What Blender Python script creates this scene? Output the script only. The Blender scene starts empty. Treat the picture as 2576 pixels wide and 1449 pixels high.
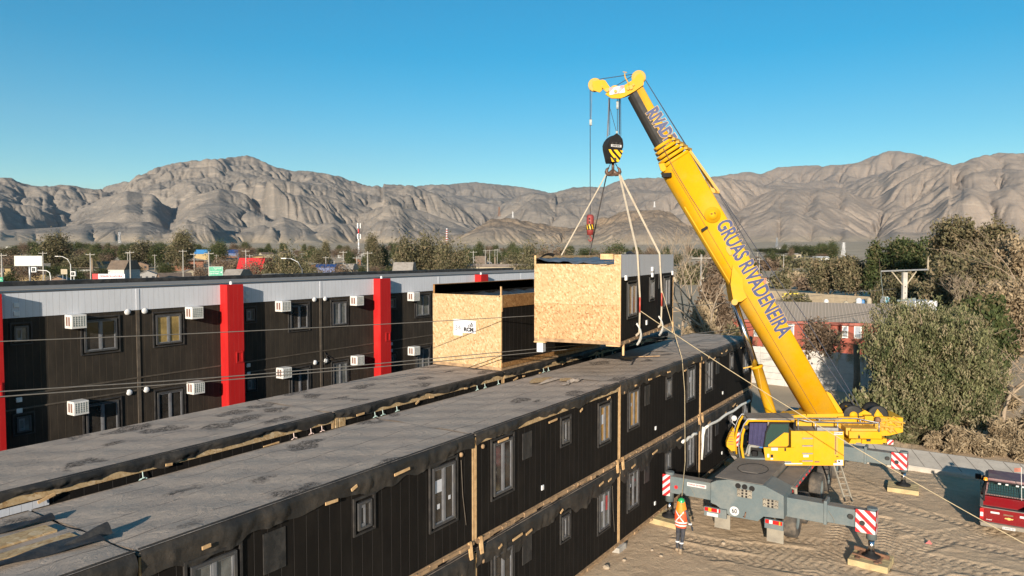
import bpy, bmesh, math, random
import numpy as np
from mathutils import Vector, Matrix
random.seed(7)
rng = np.random.default_rng(11)
SC = bpy.context.scene
COL = SC.collection
PI = math.pi
# ---------------------------------------------------------------- camera
FPX = 1850.0; CX = 1288.0; CY = 724.5; CAMH = 10.3      # focal length and centre for a 2576 px wide picture
PITCH = math.atan((CY-640.0)/FPX)
YAW = math.atan((2480.0-CX)/FPX*math.cos(PITCH))
FW = Vector((-math.sin(YAW), math.cos(YAW), 0)); RT = Vector((math.cos(YAW), math.sin(YAW), 0))
F3 = FW*math.cos(PITCH)+Vector((0, 0, -math.sin(PITCH)))
U3 = FW*math.sin(PITCH)+Vector((0, 0, math.cos(PITCH)))
CAM = Vector((0, 0, CAMH))
cam_data = bpy.data.cameras.new('camera'); cam = bpy.data.objects.new('camera', cam_data); COL.objects.link(cam)
cam_data.sensor_width = 36.0; cam_data.lens = 36.0*FPX/2576.0
cam_data.clip_start = 0.1; cam_data.clip_end = 60000
rot = Matrix((RT, U3, -F3)).transposed().to_4x4()
cam.matrix_world = Matrix.Translation(CAM) @ rot
SC.camera = cam
# ---------------------------------------------------------------- sky and sun
SUN_EL = math.radians(14.0); SUN_AZ = math.radians(18.5)     # light travels 17 deg left of +Y
w = bpy.data.worlds.new('World'); SC.world = w; w.use_nodes = True
nt = w.node_tree; bg = nt.nodes['Background']
sky = nt.nodes.new('ShaderNodeTexSky'); sky.sky_type = 'NISHITA'; sky.sun_disc = False
sky.sun_elevation = SUN_EL; sky.sun_rotation = SKYROT = math.radians(180.0) - SUN_AZ
sky.altitude = 400; sky.air_density = 1.0; sky.dust_density = 0.3; sky.ozone_density = 2.2
hs = nt.nodes.new('ShaderNodeHueSaturation'); hs.inputs['Hue'].default_value = 0.485
hs.inputs['Saturation'].default_value = 1.6
nt.links.new(sky.outputs[0], hs.inputs['Color']); nt.links.new(hs.outputs[0], bg.inputs['Color'])
bg.inputs['Strength'].default_value = 0.078
sd = bpy.data.lights.new('sun', 'SUN'); sd.energy = 5.0; sd.angle = math.radians(0.53); sd.color = (1.0, 0.885, 0.74)
sun = bpy.data.objects.new('sun', sd); COL.objects.link(sun)
LDIR = Vector((-math.sin(SUN_AZ)*math.cos(SUN_EL), math.cos(SUN_AZ)*math.cos(SUN_EL), -math.sin(SUN_EL)))
sun.rotation_euler = LDIR.to_track_quat('-Z', 'Y').to_euler(); sun.location = (40, -60, 40)
SC.view_settings.view_transform = 'Standard'; SC.view_settings.look = 'None'
SC.view_settings.gamma = 1.0; SC.view_settings.exposure = 0.88
# ---------------------------------------------------------------- where a point of the picture lies in the place
def ray(px, py): return RT*((px-CX)/FPX) + U3*(-(py-CY)/FPX) + F3
def atz(px, py, z): d = ray(px, py); return CAM + d*((z-CAMH)/d.z)
def atX(px, py, X): d = ray(px, py); return CAM + d*(X/d.x)
def atY(px, py, Y): d = ray(px, py); return CAM + d*(Y/d.y)
def atd(px, py, dd): d = ray(px, py); return CAM + d*(dd/(d.dot(FW)))
def atpl(px, py, O, n): d = ray(px, py); return CAM + d*((O-CAM).dot(n)/d.dot(n))
def wxy(lat, dep, z=0.0): v = RT*lat+FW*dep; return Vector((v.x, v.y, z))
GZ = -0.3
# ---------------------------------------------------------------- materials
MATS = {}
def _n(nt, t, **k):
    n = nt.nodes.new(t)
    for a, b in k.items(): setattr(n, a, b)
    return n
def mth(nt, op, a, b=None, c=None, clamp=False):
    n = _n(nt, 'ShaderNodeMath', operation=op); n.use_clamp = clamp
    for i, v in enumerate((a, b, c)):
        if v is None: continue
        if isinstance(v, (int, float)): n.inputs[i].default_value = v
        else: nt.links.new(v, n.inputs[i])
    return n.outputs[0]
def mixc(nt, f, a, b, blend='MIX'):
    n = _n(nt, 'ShaderNodeMix', data_type='RGBA', blend_type=blend)
    for s, v in ((n.inputs[0], f), (n.inputs[6], a), (n.inputs[7], b)):
        if isinstance(v, (int, float)): s.default_value = v
        elif isinstance(v, (tuple, list)): s.default_value = (*v[:3], 1)
        else: nt.links.new(v, s)
    return n.outputs[2]
def ramp(nt, f, p0, p1, c0=(0, 0, 0), c1=(1, 1, 1)):
    n = _n(nt, 'ShaderNodeValToRGB'); e = n.color_ramp.elements
    e[0].position = p0; e[0].color = (*c0, 1); e[1].position = p1; e[1].color = (*c1, 1)
    nt.links.new(f, n.inputs[0]); return n.outputs[0]
def newmat(name):
    m = bpy.data.materials.new(name); m.use_nodes = True
    nt = m.node_tree; b = nt.nodes['Principled BSDF']
    MATS[name] = m; return m, nt, b
def coord(nt, kind='Object'):
    if kind == 'World': return _n(nt, 'ShaderNodeNewGeometry').outputs['Position']
    return _n(nt, 'ShaderNodeTexCoord').outputs[kind]
def noise(nt, co, scale, detail=4, rough=0.55, dist=0.0, vec=None):
    n = _n(nt, 'ShaderNodeTexNoise'); n.inputs['Scale'].default_value = scale
    n.inputs['Detail'].default_value = detail; n.inputs['Roughness'].default_value = rough; n.inputs['Distortion'].default_value = dist
    if vec:
        mp = _n(nt, 'ShaderNodeMapping'); mp.inputs['Scale'].default_value = vec; nt.links.new(co, mp.inputs[0]); co = mp.outputs[0]
    nt.links.new(co, n.inputs['Vector']); return n.outputs['Fac']
def bump(nt, b, h, dist, strength=1.0):
    n = _n(nt, 'ShaderNodeBump'); n.inputs['Distance'].default_value = dist; n.inputs['Strength'].default_value = strength
    nt.links.new(h, n.inputs['Height']); nt.links.new(n.outputs[0], b.inputs['Normal'])
def setin(b, **k):
    for a, v in k.items(): b.inputs[a.replace('_', ' ')].default_value = v
def pm(name, c, rough=0.7, c2=None, sc=3.0, metal=0.0, bmp=0.0, bsc=30.0, spec=0.5, coat=0.0, kind='Object', fine=0.15):
    """painted / plain surface: base colour varied by two scales of noise, optional second colour for dirt"""
    if name in MATS: return MATS[name]
    m, nt, b = newmat(name); co = coord(nt, kind)
    n1 = noise(nt, co, sc, 5, 0.6); n2 = noise(nt, co, sc*9, 3, 0.6)
    c2 = c2 or tuple(x*0.72 for x in c)
    f = ramp(nt, n1, 0.42, 0.72); col = mixc(nt, f, c, c2)
    f2 = mth(nt, 'MULTIPLY', mth(nt, 'SUBTRACT', n2, 0.5), fine*2)
    col = mixc(nt, 1.0, col, _cmb(nt, mth(nt, 'ADD', f2, 1.0)), 'MULTIPLY')
    nt.links.new(col, b.inputs['Base Color'])
    nt.links.new(mth(nt, 'MULTIPLY_ADD', n1, 0.25, rough-0.12, clamp=True), b.inputs['Roughness'])
    b.inputs['Metallic'].default_value = metal; b.inputs['Specular IOR Level'].default_value = spec
    if coat: b.inputs['Coat Weight'].default_value = coat
    if bmp: bump(nt, b, noise(nt, co, bsc, 4, 0.65), bmp)
    return m
def _cmb(nt, v):
    n = _n(nt, 'ShaderNodeCombineColor')
    for i in range(3): nt.links.new(v, n.inputs[i])
    return n.outputs[0]
# ---------------------------------------------------------------- object helpers
def tag(o, label=None, cat=None, group=None, kind=None):
    if label: o['label'] = label
    if cat: o['category'] = cat
    if group: o['group'] = group
    if kind: o['kind'] = kind
    return o
def empty(name, loc=(0, 0, 0), rz=0.0, label=None, cat=None, group=None):
    o = bpy.data.objects.new(name, None); COL.objects.link(o); o.location = loc; o.rotation_euler = (0, 0, rz)
    o.empty_display_size = 0.3
    return tag(o, label, cat, group)
def copy_tree(o, parent=None):
    c = o.copy(); COL.objects.link(c); c.parent = parent
    for ch in list(KIDS.get(o.name, [])): copy_tree(ch, c)
    return c
KIDS = {}
def _perp(d):
    d = d.normalized(); u = d.cross(Vector((0, 0, 1)))
    if u.length < 1e-3: u = d.cross(Vector((1, 0, 0)))
    u.normalize(); return u, d.cross(u).normalized()
class MB:
    def __init__(s): s.v = []; s.f = []; s.sm = []
    def add(s, vs, fs, smooth=False):
        b = len(s.v); s.v += [tuple(x) for x in vs]; s.f += [tuple(i+b for i in f) for f in fs]; s.sm += [smooth]*len(fs); return s
    def box(s, x0, x1, y0, y1, z0, z1, M=None):
        vs = [Vector((x, y, z)) for z in (z0, z1) for y in (y0, y1) for x in (x0, x1)]
        if M is not None: vs = [M @ v for v in vs]
        return s.add(vs, [(0, 2, 3, 1), (4, 5, 7, 6), (0, 1, 5, 4), (1, 3, 7, 5), (3, 2, 6, 7), (2, 0, 4, 6)])
    def bevbox(s, x0, x1, y0, y1, z0, z1, r=0.02, M=None):
        bm = bmesh.new(); bmesh.ops.create_cube(bm, size=1.0)
        for v in bm.verts: v.co = Vector((x0+(v.co.x+.5)*(x1-x0), y0+(v.co.y+.5)*(y1-y0), z0+(v.co.z+.5)*(z1-z0)))
        bmesh.ops.bevel(bm, geom=bm.edges[:]+bm.verts[:], offset=r, segments=2, affect='EDGES', profile=0.5)
        bm.verts.index_update(); vs = [M @ v.co if M is not None else v.co.copy() for v in bm.verts]
        fs = [[v.index for v in f.verts] for f in bm.faces]; bm.free(); return s.add(vs, fs)
    def prism(s, poly, ext):
        n = len(poly); poly = [Vector(p) for p in poly]; ext = Vector(ext)
        nr = Vector((0, 0, 0))
        for i in range(n): nr += poly[i].cross(poly[(i+1) % n])
        if nr.dot(ext) > 0: poly = poly[::-1]
        vs = poly+[p+ext for p in poly]
        return s.add(vs, [tuple(range(n)), tuple(range(2*n-1, n-1, -1))]+[(i, i+n, (i+1) % n+n, (i+1) % n) for i in range(n)])
    def quad(s, a, b, c, d): return s.add([a, b, c, d], [(0, 1, 2, 3)])
    def tube(s, pts, r, n=6, cap=True):
        pts = [Vector(p) for p in pts]; rs = r if isinstance(r, (list, tuple)) else [r]*len(pts)
        vs = []; u = None
        for i, p in enumerate(pts):
            d = pts[min(i+1, len(pts)-1)]-pts[max(i-1, 0)]
            if d.length < 1e-6: d = Vector((0, 0, 1))
            d.normalize()
            if u is None: u, v = _perp(d)
            else:
                u = u-d*u.dot(d)
                if u.length < 1e-4: u, v = _perp(d)
                u.normalize(); v = d.cross(u)
            for k in range(n): vs.append(p+(u*math.cos(2*PI*k/n)+v*math.sin(2*PI*k/n))*rs[i])
        fs = [(i*n+k, i*n+(k+1) % n, (i+1)*n+(k+1) % n, (i+1)*n+k) for i in range(len(pts)-1) for k in range(n)]
        s.add(vs, fs, n > 5)
        if cap: b = len(s.v)-len(vs); s.f += [tuple(b+k for k in range(n-1, -1, -1)), tuple(b+(len(pts)-1)*n+k for k in range(n))]; s.sm += [False]*2
        return s
    def cyl(s, a, b, r, n=12, r2=None): return s.tube([a, b], [r, r if r2 is None else r2], n)
    def bar(s, a, b, w_, h_, up=Vector((0, 0, 1))):
        a = Vector(a); b = Vector(b); d = (b-a).normalized(); x = d.cross(up)
        if x.length < 1e-3: x = d.cross(Vector((1, 0, 0)))
        x.normalize(); z = x.cross(d); x = x*w_/2; z = z*h_/2
        return s.prism([a-x-z, a+x-z, a+x+z, a-x+z], b-a)
    def grid(s, P, smooth=True):
        n = len(P); m = len(P[0]); return s.add([p for r in P for p in r], [(i*m+j, (i+1)*m+j, (i+1)*m+j+1, i*m+j+1) for i in range(n-1) for j in range(m-1)], smooth)
    def lathe(s, prof, o, n=16, axis=Vector((0, 0, 1))):
        axis = Vector(axis).normalized(); u, v = _perp(axis); o = Vector(o)
        P = [[o+axis*z+(u*math.cos(2*PI*k/n)+v*math.sin(2*PI*k/n))*r for k in range(n+1)] for r, z in prof]
        return s.grid(P)
    def ball(s, c, r, n=10, sq=(1, 1, 1)):
        c = Vector(c); P = [[c+Vector((math.sin(t)*math.cos(q)*r*sq[0], math.sin(t)*math.sin(q)*r*sq[1], math.cos(t)*r*sq[2])) for q in [2*PI*k/n for k in range(n+1)]] for t in [PI*j/(n//2+1) for j in range(n//2+2)]]
        return s.grid(P)
    def mesh(s, name):
        me = bpy.data.meshes.new(name); me.from_pydata(s.v, [], s.f); me.polygons.foreach_set('use_smooth', s.sm); me.update(); return me
    def build(s, name, m, parent=None, smooth=None):
        """one mesh object; when the thing has a parent the vertices are in the parent's own space"""
        me = s.mesh(name)
        for q in (m if isinstance(m, (list, tuple)) else [m]): me.materials.append(q)
        if smooth: me.polygons.foreach_set('use_smooth', [True]*len(me.polygons))
        return link(name, me, parent)
def link(name, me, parent=None):
    o = bpy.data.objects.new(name, me); COL.objects.link(o)
    if parent is not None: o.parent = parent; KIDS.setdefault(parent.name, []).append(o)
    return o
def W(parent, p):
    """world point -> the space of an (unparented) thing, or of a part lying at its thing's origin"""
    q = parent
    while q.parent is not None: q = q.parent
    M = Matrix.Translation(q.location) @ Matrix.Rotation(q.rotation_euler.z, 4, 'Z')
    return M.inverted() @ Vector(p)
class WB(MB):
    """mesh builder fed with world points"""
    def build(s, name, m, parent=None, smooth=None):
        if parent is not None: s.v = [tuple(W(parent, v)) for v in s.v]
        return MB.build(s, name, m, parent, smooth)
def np_mesh(name, V, Fq, m, smooth=True, attr=None):
    me = bpy.data.meshes.new(name); nv = len(V); nf = len(Fq)
    me.vertices.add(nv); me.vertices.foreach_set('co', np.asarray(V, dtype=np.float32).ravel())
    me.loops.add(nf*4); me.loops.foreach_set('vertex_index', np.asarray(Fq, dtype=np.int32).ravel())
    me.polygons.add(nf); me.polygons.foreach_set('loop_start', np.arange(0, nf*4, 4, dtype=np.int32))
    me.polygons.foreach_set('use_smooth', np.full(nf, smooth)); me.update(calc_edges=True)
    if attr:
        for k, v in attr.items():
            a_ = me.attributes.new(k, 'FLOAT', 'POINT'); a_.data.foreach_set('value', np.asarray(v, dtype=np.float32).ravel())
    me.materials.append(m); return me
def text_mb(txt, size, mb, place, bold=0.0, align='CENTER', depth=0.0, shear=0.0, sp=1.0):
    """flat letters as geometry; place(x, y) -> point"""
    cu = bpy.data.curves.new('t', 'FONT'); cu.body = txt; cu.size = size; cu.align_x = align; cu.align_y = 'CENTER'
    cu.offset = bold; cu.shear = shear; cu.space_character = sp; cu.resolution_u = 3
    o = bpy.data.objects.new('t', cu); COL.objects.link(o)
    dg = bpy.context.evaluated_depsgraph_get(); dg.update(); me = o.evaluated_get(dg).to_mesh()
    vs = [place(v.co.x, v.co.y) for v in me.vertices]; fs = [tuple(p.vertices) for p in me.polygons]
    mb.add(vs, fs); o.evaluated_get(dg).to_mesh_clear(); bpy.data.objects.remove(o); bpy.data.curves.remove(cu)
    return mb
# ================================================================ terrain: one sheet from the plain to the mountains
def plain_z(r, az):
    r = np.asarray(r, dtype=float)
    t = np.clip((r-160)/700, 0, 1)
    return GZ-0.06 + np.where(r > 160, 0.020*(r-160)*np.minimum(1, t*1.6+0.15), 0)
def interp_prof(pts, px):
    xs = np.array([p[0] for p in pts], float); ys = np.array([p[1] for p in pts], float)
    return np.interp(px, xs, ys)
def vnoise(x, y, seed=0):
    """smooth value noise on arrays"""
    xi = np.floor(x).astype(np.int64); yi = np.floor(y).astype(np.int64); fx = x-xi; fy = y-yi
    fx = fx*fx*fx*(fx*(fx*6-15)+10); fy = fy*fy*fy*(fy*(fy*6-15)+10)
    def h(a, b):
        n = (a*374761393+b*668265263+seed*1442695041) & 0xffffffff
        n = ((n ^ (n >> 13))*1274126177) & 0xffffffff
        return ((n ^ (n >> 16)) & 0xffff)/65535.0
    return (h(xi, yi)*(1-fx)+h(xi+1, yi)*fx)*(1-fy)+(h(xi, yi+1)*(1-fx)+h(xi+1, yi+1)*fx)*fy
def fbm(x, y, o=5, seed=0, g=0.5):
    s = 0; a_ = 1; t = 0
    for i in range(o): s = s+a_*vnoise(x*2**i, y*2**i, seed+i*17); t += a_; a_ *= g
    return s/t
NA, NR = 1250, 500
AZ0, AZ1 = -46.0, 46.0
az = np.radians(np.linspace(AZ0, AZ1, NA)); rr = 1500*np.exp(np.linspace(0, math.log(10500/1500), NR))
A, Rr = np.meshgrid(az, rr, indexing='ij')
PXa = CX+FPX/math.cos(PITCH)*np.tan(A)          # picture column of each azimuth (horizon line)
def crest_z(py, r): return CAMH+(640.0-py)/FPX*r/np.maximum(np.cos(A), .5)*np.cos(A)*1.0
def layer(pts, R0, front, back, wob=0.0, seed=1, pw=1.3):
    Rc = R0*(1+wob*1.6*(fbm(PXa/200.0, PXa*0+3.3, 3, seed)-0.5))
    wx = 150*(fbm(Rr*np.sin(A)/700, Rr*np.cos(A)/700, 4, seed+100)-0.5)*np.clip(np.abs(Rr-Rc)/500, 0, 1)
    py = interp_prof(pts, PXa+np.clip((Rr-Rc)/front, -1, 1)*(55 if seed < 17 else 12)+wx)
    zc = CAMH+(640.0-py)/FPX*Rc*np.cos(A)
    base = plain_z(Rc, A)
    d = Rr-Rc+front*0.5*(fbm(Rr*np.sin(A)/520, Rr*np.cos(A)/520, 4, seed+200)-0.5)*np.clip(np.abs(Rr-Rc)/(front*.3), 0, 1)
    s = np.where(d < 0, 1+d/front, 1-d/back); s = np.clip(s, 0, 1)**pw
    return (zc-base)*s
LA = [(-400, 470), (-150, 440), (0, 449), (30, 447), (60, 462), (100, 470), (145, 466), (190, 466), (235, 480), (270, 505), (330, 560), (380, 600), (420, 640), (3000, 640)]
LB = [(-500, 700), (60, 640), (150, 560), (232, 485), (255, 474), (330, 455), (395, 428), (430, 415), (475, 411), (530, 403), (590, 399), (622, 393), (650, 400), (690, 420), (740, 432), (775, 431), (850, 443), (880, 454), (935, 470), (1000, 500), (1080, 530), (1160, 570), (1250, 620), (1300, 660), (3000, 700)]
LC = [(-500, 700), (700, 660), (850, 520), (925, 478), (955, 466), (1000, 466), (1040, 470), (1090, 467), (1130, 465), (1190, 459), (1230, 463), (1300, 470), (1350, 478), (1385, 486), (1480, 500), (1600, 520), (3000, 640)]
LD = [(-500, 700), (1150, 650), (1250, 560), (1330, 510), (1400, 486), (1440, 474), (1500, 470), (1512, 474), (1550, 458), (1600, 450), (1660, 449), (1720, 452), (1770, 458), (1830, 470), (1900, 490), (2100, 540), (2300, 600), (3000, 640)]
LE = [(-500, 700), (1500, 600), (1650, 480), (1780, 447), (1830, 441), (1880, 434), (1910, 440), (1950, 424), (2020, 420), (2090, 420), (2150, 414), (2190, 395), (2232, 381), (2280, 386), (2340, 400), (2380, 415), (2440, 430), (2600, 460), (3000, 520)]
LG = [(-500, 700), (1950, 640), (2100, 540), (2250, 480), (2370, 430), (2400, 416), (2440, 400), (2500, 386), (2576, 388), (2700, 380), (3000, 400)]
L1 = [(-500, 620), (0, 590), (120, 560), (200, 530), (260, 500), (323, 481), (390, 492), (440, 530), (500, 585), (560, 625), (3000, 700)]
L2 = [(-500, 700), (340, 640), (400, 560), (470, 500), (555, 475), (620, 488), (690, 530), (760, 580), (820, 625), (3000, 700)]
L3 = [(-500, 700), (520, 640), (620, 580), (712, 546), (760, 560), (815, 600), (850, 640), (3000, 700)]
L4 = [(-500, 610), (0, 580), (150, 572), (250, 560), (380, 556), (450, 580), (520, 610), (3000, 700)]
LR = [(-500, 700), (1090, 628), (1150, 600), (1200, 572), (1235, 555), (1260, 553), (1317, 555), (1372, 564), (1438, 573), (1490, 560), (1560, 538), (1640, 525), (1665, 527), (1700, 546), (1745, 575), (1800, 612), (1850, 640), (3000, 700)]
L5 = [(-500, 700), (820, 640), (900, 560), (1000, 525), (1060, 530), (1140, 560), (1230, 600), (3000, 700)]
L6 = [(-500, 700), (1700, 620), (1850, 560), (1950, 530), (2060, 520), (2160, 545), (2300, 560), (2420, 530), (2600, 510), (3000, 520)]
Hh = np.zeros_like(Rr); RUG = np.zeros_like(Rr); LID = np.zeros_like(Rr)
RG = {3: .65, 5: .72, 8: .32, 10: .34, 13: .20, 15: .22, 17: .12, 19: .08, 21: .05, 23: .15, 25: .6, 27: .15, 29: .12}
warp = (fbm(A*14, np.log(Rr)*9, 3, 77)-0.5)
for pts, R0, fr, bk, wob, sd_ in ((LA, 4800, 1700, 1500, .2, 3), (LB, 5300, 2500, 1700, .2, 5), (LC, 7600, 2600, 1800, .15, 8), (LD, 5600, 2300, 1500, .2, 10), (LE, 7400, 3100, 1900, .2, 13), (LG, 5900, 2700, 1700, .2, 15), (L1, 3600, 900, 900, .2, 17), (L2, 3450, 950, 900, .1, 19), (L3, 2650, 420, 500, .1, 21), (L4, 2900, 450, 600, .15, 23), (LR, 2300, 480, 600, .12, 25), (L5, 3700, 800, 700, .2, 27), (L6, 4500, 1500, 900, .2, 29)):
    L_ = layer(pts, R0, fr, bk, wob, sd_); RUG = np.where(L_ > Hh, RG[sd_], RUG); LID = np.where(L_ > Hh, sd_, LID); Hh = np.maximum(Hh, L_)
Xw = Rr*np.sin(A); Yw = Rr*np.cos(A)
amp = np.clip(Hh/160, 0, 1)
Hh = Hh*(1+0.34*(fbm(Xw/620, Yw/620, 5, 41)-0.5)) + amp*(0.2+0.8*RUG)*120*(0.5-2*np.abs(fbm(Xw/330, Yw/330, 5, 51, .6)-0.5))
def erode(h, it, K, dt_, base, up=None, diff=None):
    na, nr = h.shape; N = na*nr; idx = np.arange(N).reshape(na, nr)
    da = (az[1]-az[0])*Rr; dr = np.gradient(rr)[None, :]*np.ones((na, 1))
    offs = [(-1, 0), (1, 0), (0, -1), (0, 1), (-1, -1), (-1, 1), (1, -1), (1, 1)]
    cell = (da*dr).ravel()
    for _ in range(it):
        best = np.zeros_like(h); rec = idx.copy(); dist = np.ones_like(h)
        for oa, orr in offs:
            sa = slice(max(0, -oa), na-max(0, oa)); sr = slice(max(0, -orr), nr-max(0, orr))
            ta = slice(max(0, oa), na-max(0, -oa)); tr = slice(max(0, orr), nr-max(0, -orr))
            d_ = np.sqrt((oa*da[sa, sr])**2+(orr*dr[sa, sr])**2)
            sl = (h[sa, sr]-h[ta, tr])/d_
            b = best[sa, sr]; mk = sl > b
            b[mk] = sl[mk]; rec[sa, sr][mk] = idx[ta, tr][mk]; dist[sa, sr][mk] = d_[mk]
        rec[:, 0] = idx[:, 0]
        r_ = rec.ravel(); hf = h.ravel(); dd = dist.ravel()
        depth = (r_ != np.arange(N)).astype(np.int32); p_ = r_.copy()
        for _k in range(13): depth = depth+depth[p_]*1; p_ = p_[p_]
        order = np.argsort(depth, kind='stable'); ds = depth[order]
        bounds = np.searchsorted(ds, np.arange(ds[-1]+2))
        area = cell.copy()
        for L in range(ds[-1], 0, -1):
            q = order[bounds[L]:bounds[L+1]]
            if len(q): area += 0 if False else 0; np.add.at(area, r_[q], area[q])
        k_ = K*dt_*np.sqrt(area)/dd
        hn = hf.copy()
        for L in range(1, ds[-1]+1):
            q = order[bounds[L]:bounds[L+1]]
            if len(q): hn[q] = (hf[q]+k_[q]*hn[r_[q]])/(1+k_[q])
        h = np.maximum(hn.reshape(na, nr), base)
        if up is not None: h = h+up*dt_
        if diff is not None:
            DF = diff[1:-1, 1:-1]
            g = h.copy(); g[1:-1, 1:-1] = h[1:-1, 1:-1]*(1-DF)+DF*0.25*(h[2:, 1:-1]+h[:-2, 1:-1]+h[1:-1, 2:]+h[1:-1, :-2]); h = g
    return h
base0 = np.zeros_like(Rr)
H0 = Hh.copy()
for _ in range(6):
    g = RUG.copy(); g[1:-1, 1:-1] = 0.2*(RUG[1:-1, 1:-1]+RUG[2:, 1:-1]+RUG[:-2, 1:-1]+RUG[1:-1, 2:]+RUG[1:-1, :-2]); RUG = g
Hh = erode(Hh, 22, 1.0, 0.014, base0, up=H0*1.1, diff=0.01+0.22*(1-RUG))
Hh = np.maximum(Hh, 0); Hh += RUG*np.clip(Hh/60, 0, 1)*34*(fbm(Xw/120, Yw/120, 4, 91, .6)-0.5)
Hh = erode(Hh, 16, 1.0, 0.024, base0, up=H0*1.2, diff=0.004+0.16*(1-RUG)**2)
Hh += np.clip(RUG, 0, 1)*np.clip(Hh/60, 0, 1)*10*(0.5-2*np.abs(fbm(Xw/60, Yw/60, 3, 191, .55)-0.5))
Hh = erode(Hh, 5, 1.0, 0.03, base0, up=H0*1.2, diff=None)
Hh = np.maximum(Hh, 0)
soft = np.clip((Hh)/40, 0, 1)
Zt = plain_z(Rr, A)+Hh
# a light fitting so the skyline keeps the heights of the real ridge
SKY = [(-600, 430), (-150, 440), (0, 449), (30, 447), (60, 462), (100, 470), (145, 467), (190, 467), (235, 480), (255, 474), (330, 455), (395, 425), (430, 415), (475, 407), (530, 403), (590, 398), (618, 393), (645, 398), (690, 420), (740, 432), (775, 431), (850, 443), (880, 454), (935, 471), (955, 466), (1000, 465), (1040, 469), (1090, 466), (1130, 465), (1190, 459), (1230, 463), (1300, 470), (1350, 478), (1385, 487), (1440, 473), (1500, 470), (1512, 474), (1550, 457), (1600, 449), (1660, 449), (1720, 452), (1770, 456), (1780, 448), (1830, 441), (1880, 433), (1912, 440), (1950, 423), (2020, 418), (2090, 418), (2150, 412), (2190, 395), (2232, 381), (2280, 386), (2340, 400), (2380, 415), (2405, 416), (2440, 400), (2500, 387), (2576, 388), (2800, 380), (3300, 400)]
def fit(prof_list, ids, it=3, t0=.1, t1=.7):
    global Hh, Zt
    py = np.min([interp_prof(q, PXa[:, 0]) for q in prof_list], axis=0)
    want = (640-py)/FPX*np.cos(az)
    win = (np.isin(LID, ids) if ids else ~np.isin(LID, [19, 17, 21, 23, 25, 27])).astype(float)
    sel = win > 0.5
    for _ in range(8):
        g = win.copy(); g[1:-1, 1:-1] = 0.2*(win[1:-1, 1:-1]+win[2:, 1:-1]+win[:-2, 1:-1]+win[1:-1, 2:]+win[1:-1, :-2]); win = g
    for _ in range(it):
        ang = np.where(sel, (Zt-CAMH)/Rr, -9); k = ang.argmax(1); ok = ang.max(1) > -8
        zc_ = Zt[np.arange(NA), k]; rc_ = Rr[np.arange(NA), k]; pb = plain_z(rc_, 0)
        fac = np.clip((want*rc_+CAMH-pb)/np.maximum(zc_-pb, 12), 0.6, 1.8); fac[~ok] = 1
        fp = np.pad(fac, 6, 'edge'); fac = np.median(np.stack([fp[j:j+NA] for j in range(13)]), axis=0)
        ker = np.ones(9)/9; fac = np.convolve(np.pad(fac, 4, 'edge'), ker, 'valid')
        Lw = np.clip((Hh/np.maximum(zc_-pb, 12)[:, None]-t0)/(t1-t0), 0, 1)
        Hh = Hh*(1+(fac[:, None]-1)*Lw*win); Zt = plain_z(Rr, A)+Hh
fit([L3, L4, LR], [21, 23, 25], 2)
fit([L1, L2, L5], [17, 19, 27], 2)
fit([SKY], None, 3)
# rocky detail on the low craggy hill and the upper slopes
crag = np.clip(1-np.abs(Rr-2350)/650, 0, 1)*np.clip((PXa-1080)/80, 0, 1)*np.clip((1880-PXa)/80, 0, 1)
Zt += crag*np.clip(Hh/25, 0, 1)*26*(fbm(Xw/70, Yw/70, 4, 61, .6)-0.5)
# near part of the same sheet
rn = np.concatenate([np.linspace(0.0, 150, 16), 150*np.exp(np.linspace(0, math.log(10), 60))[1:-1]])
An, Rn = np.meshgrid(az, rn, indexing='ij')
Zn = plain_z(Rn, An)+np.clip((Rn-150)/500, 0, 1)*2.4*(fbm(Rn*np.sin(An)/90, Rn*np.cos(An)/90, 4, 5)-0.5)
Af = np.concatenate([An, A], 1); Rf = np.concatenate([Rn, Rr], 1); Zf = np.concatenate([Zn, Zt], 1)
lat_ = Rf*np.sin(Af); dep_ = Rf*np.cos(Af)
V = np.stack([lat_*RT.x+dep_*FW.x, lat_*RT.y+dep_*FW.y, Zf], -1).reshape(-1, 3)
nR = Rf.shape[1]; I = np.arange(NA*nR).reshape(NA, nR)
Fq = np.stack([I[:-1, :-1], I[1:, :-1], I[1:, 1:], I[:-1, 1:]], -1).reshape(-1, 4)[:, ::-1]
cragA = np.concatenate([An*0, crag], 1)
hA = np.concatenate([An*0, np.clip(Hh/30, 0, 1)], 1)
tint = np.concatenate([An*0, np.clip((PXa-1350)/500, 0, 1)], 1)
m, nt, b = newmat('desert_ground'); co = coord(nt, 'World')
at = lambda nm: _n(nt, 'ShaderNodeAttribute', attribute_name=nm).outputs['Fac']
n1 = noise(nt, co, 0.0035, 6, 0.6); n2 = noise(nt, co, 0.03, 6, 0.65); n3 = noise(nt, co, 0.012, 5, 0.6, 0.6, (1, 1, 6))
mount = mixc(nt, ramp(nt, n1, .35, .65), (0.225, 0.195, 0.162), (0.172, 0.155, 0.136))
mount = mixc(nt, mth(nt, 'MULTIPLY', at('tint'), 0.75), mount, (0.29, 0.235, 0.188))
mount = mixc(nt, mth(nt, 'MULTIPLY', ramp(nt, n3, .52, .66), .5), mount, (0.36, 0.30, 0.24))
mount = mixc(nt, mth(nt, 'MULTIPLY', ramp(nt, noise(nt, co, .022, 6, .7, .5, (1, 1, 2.5)), .54, .68), .35), mount, (0.13, 0.112, 0.098))
rock = mixc(nt, ramp(nt, noise(nt, co, 0.05, 6, .7), .42, .6), (0.28, 0.205, 0.135), (0.14, 0.105, 0.075))
mount = mixc(nt, mth(nt, 'MULTIPLY', at('crag'), 1.0, clamp=True), mount, rock)
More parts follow.
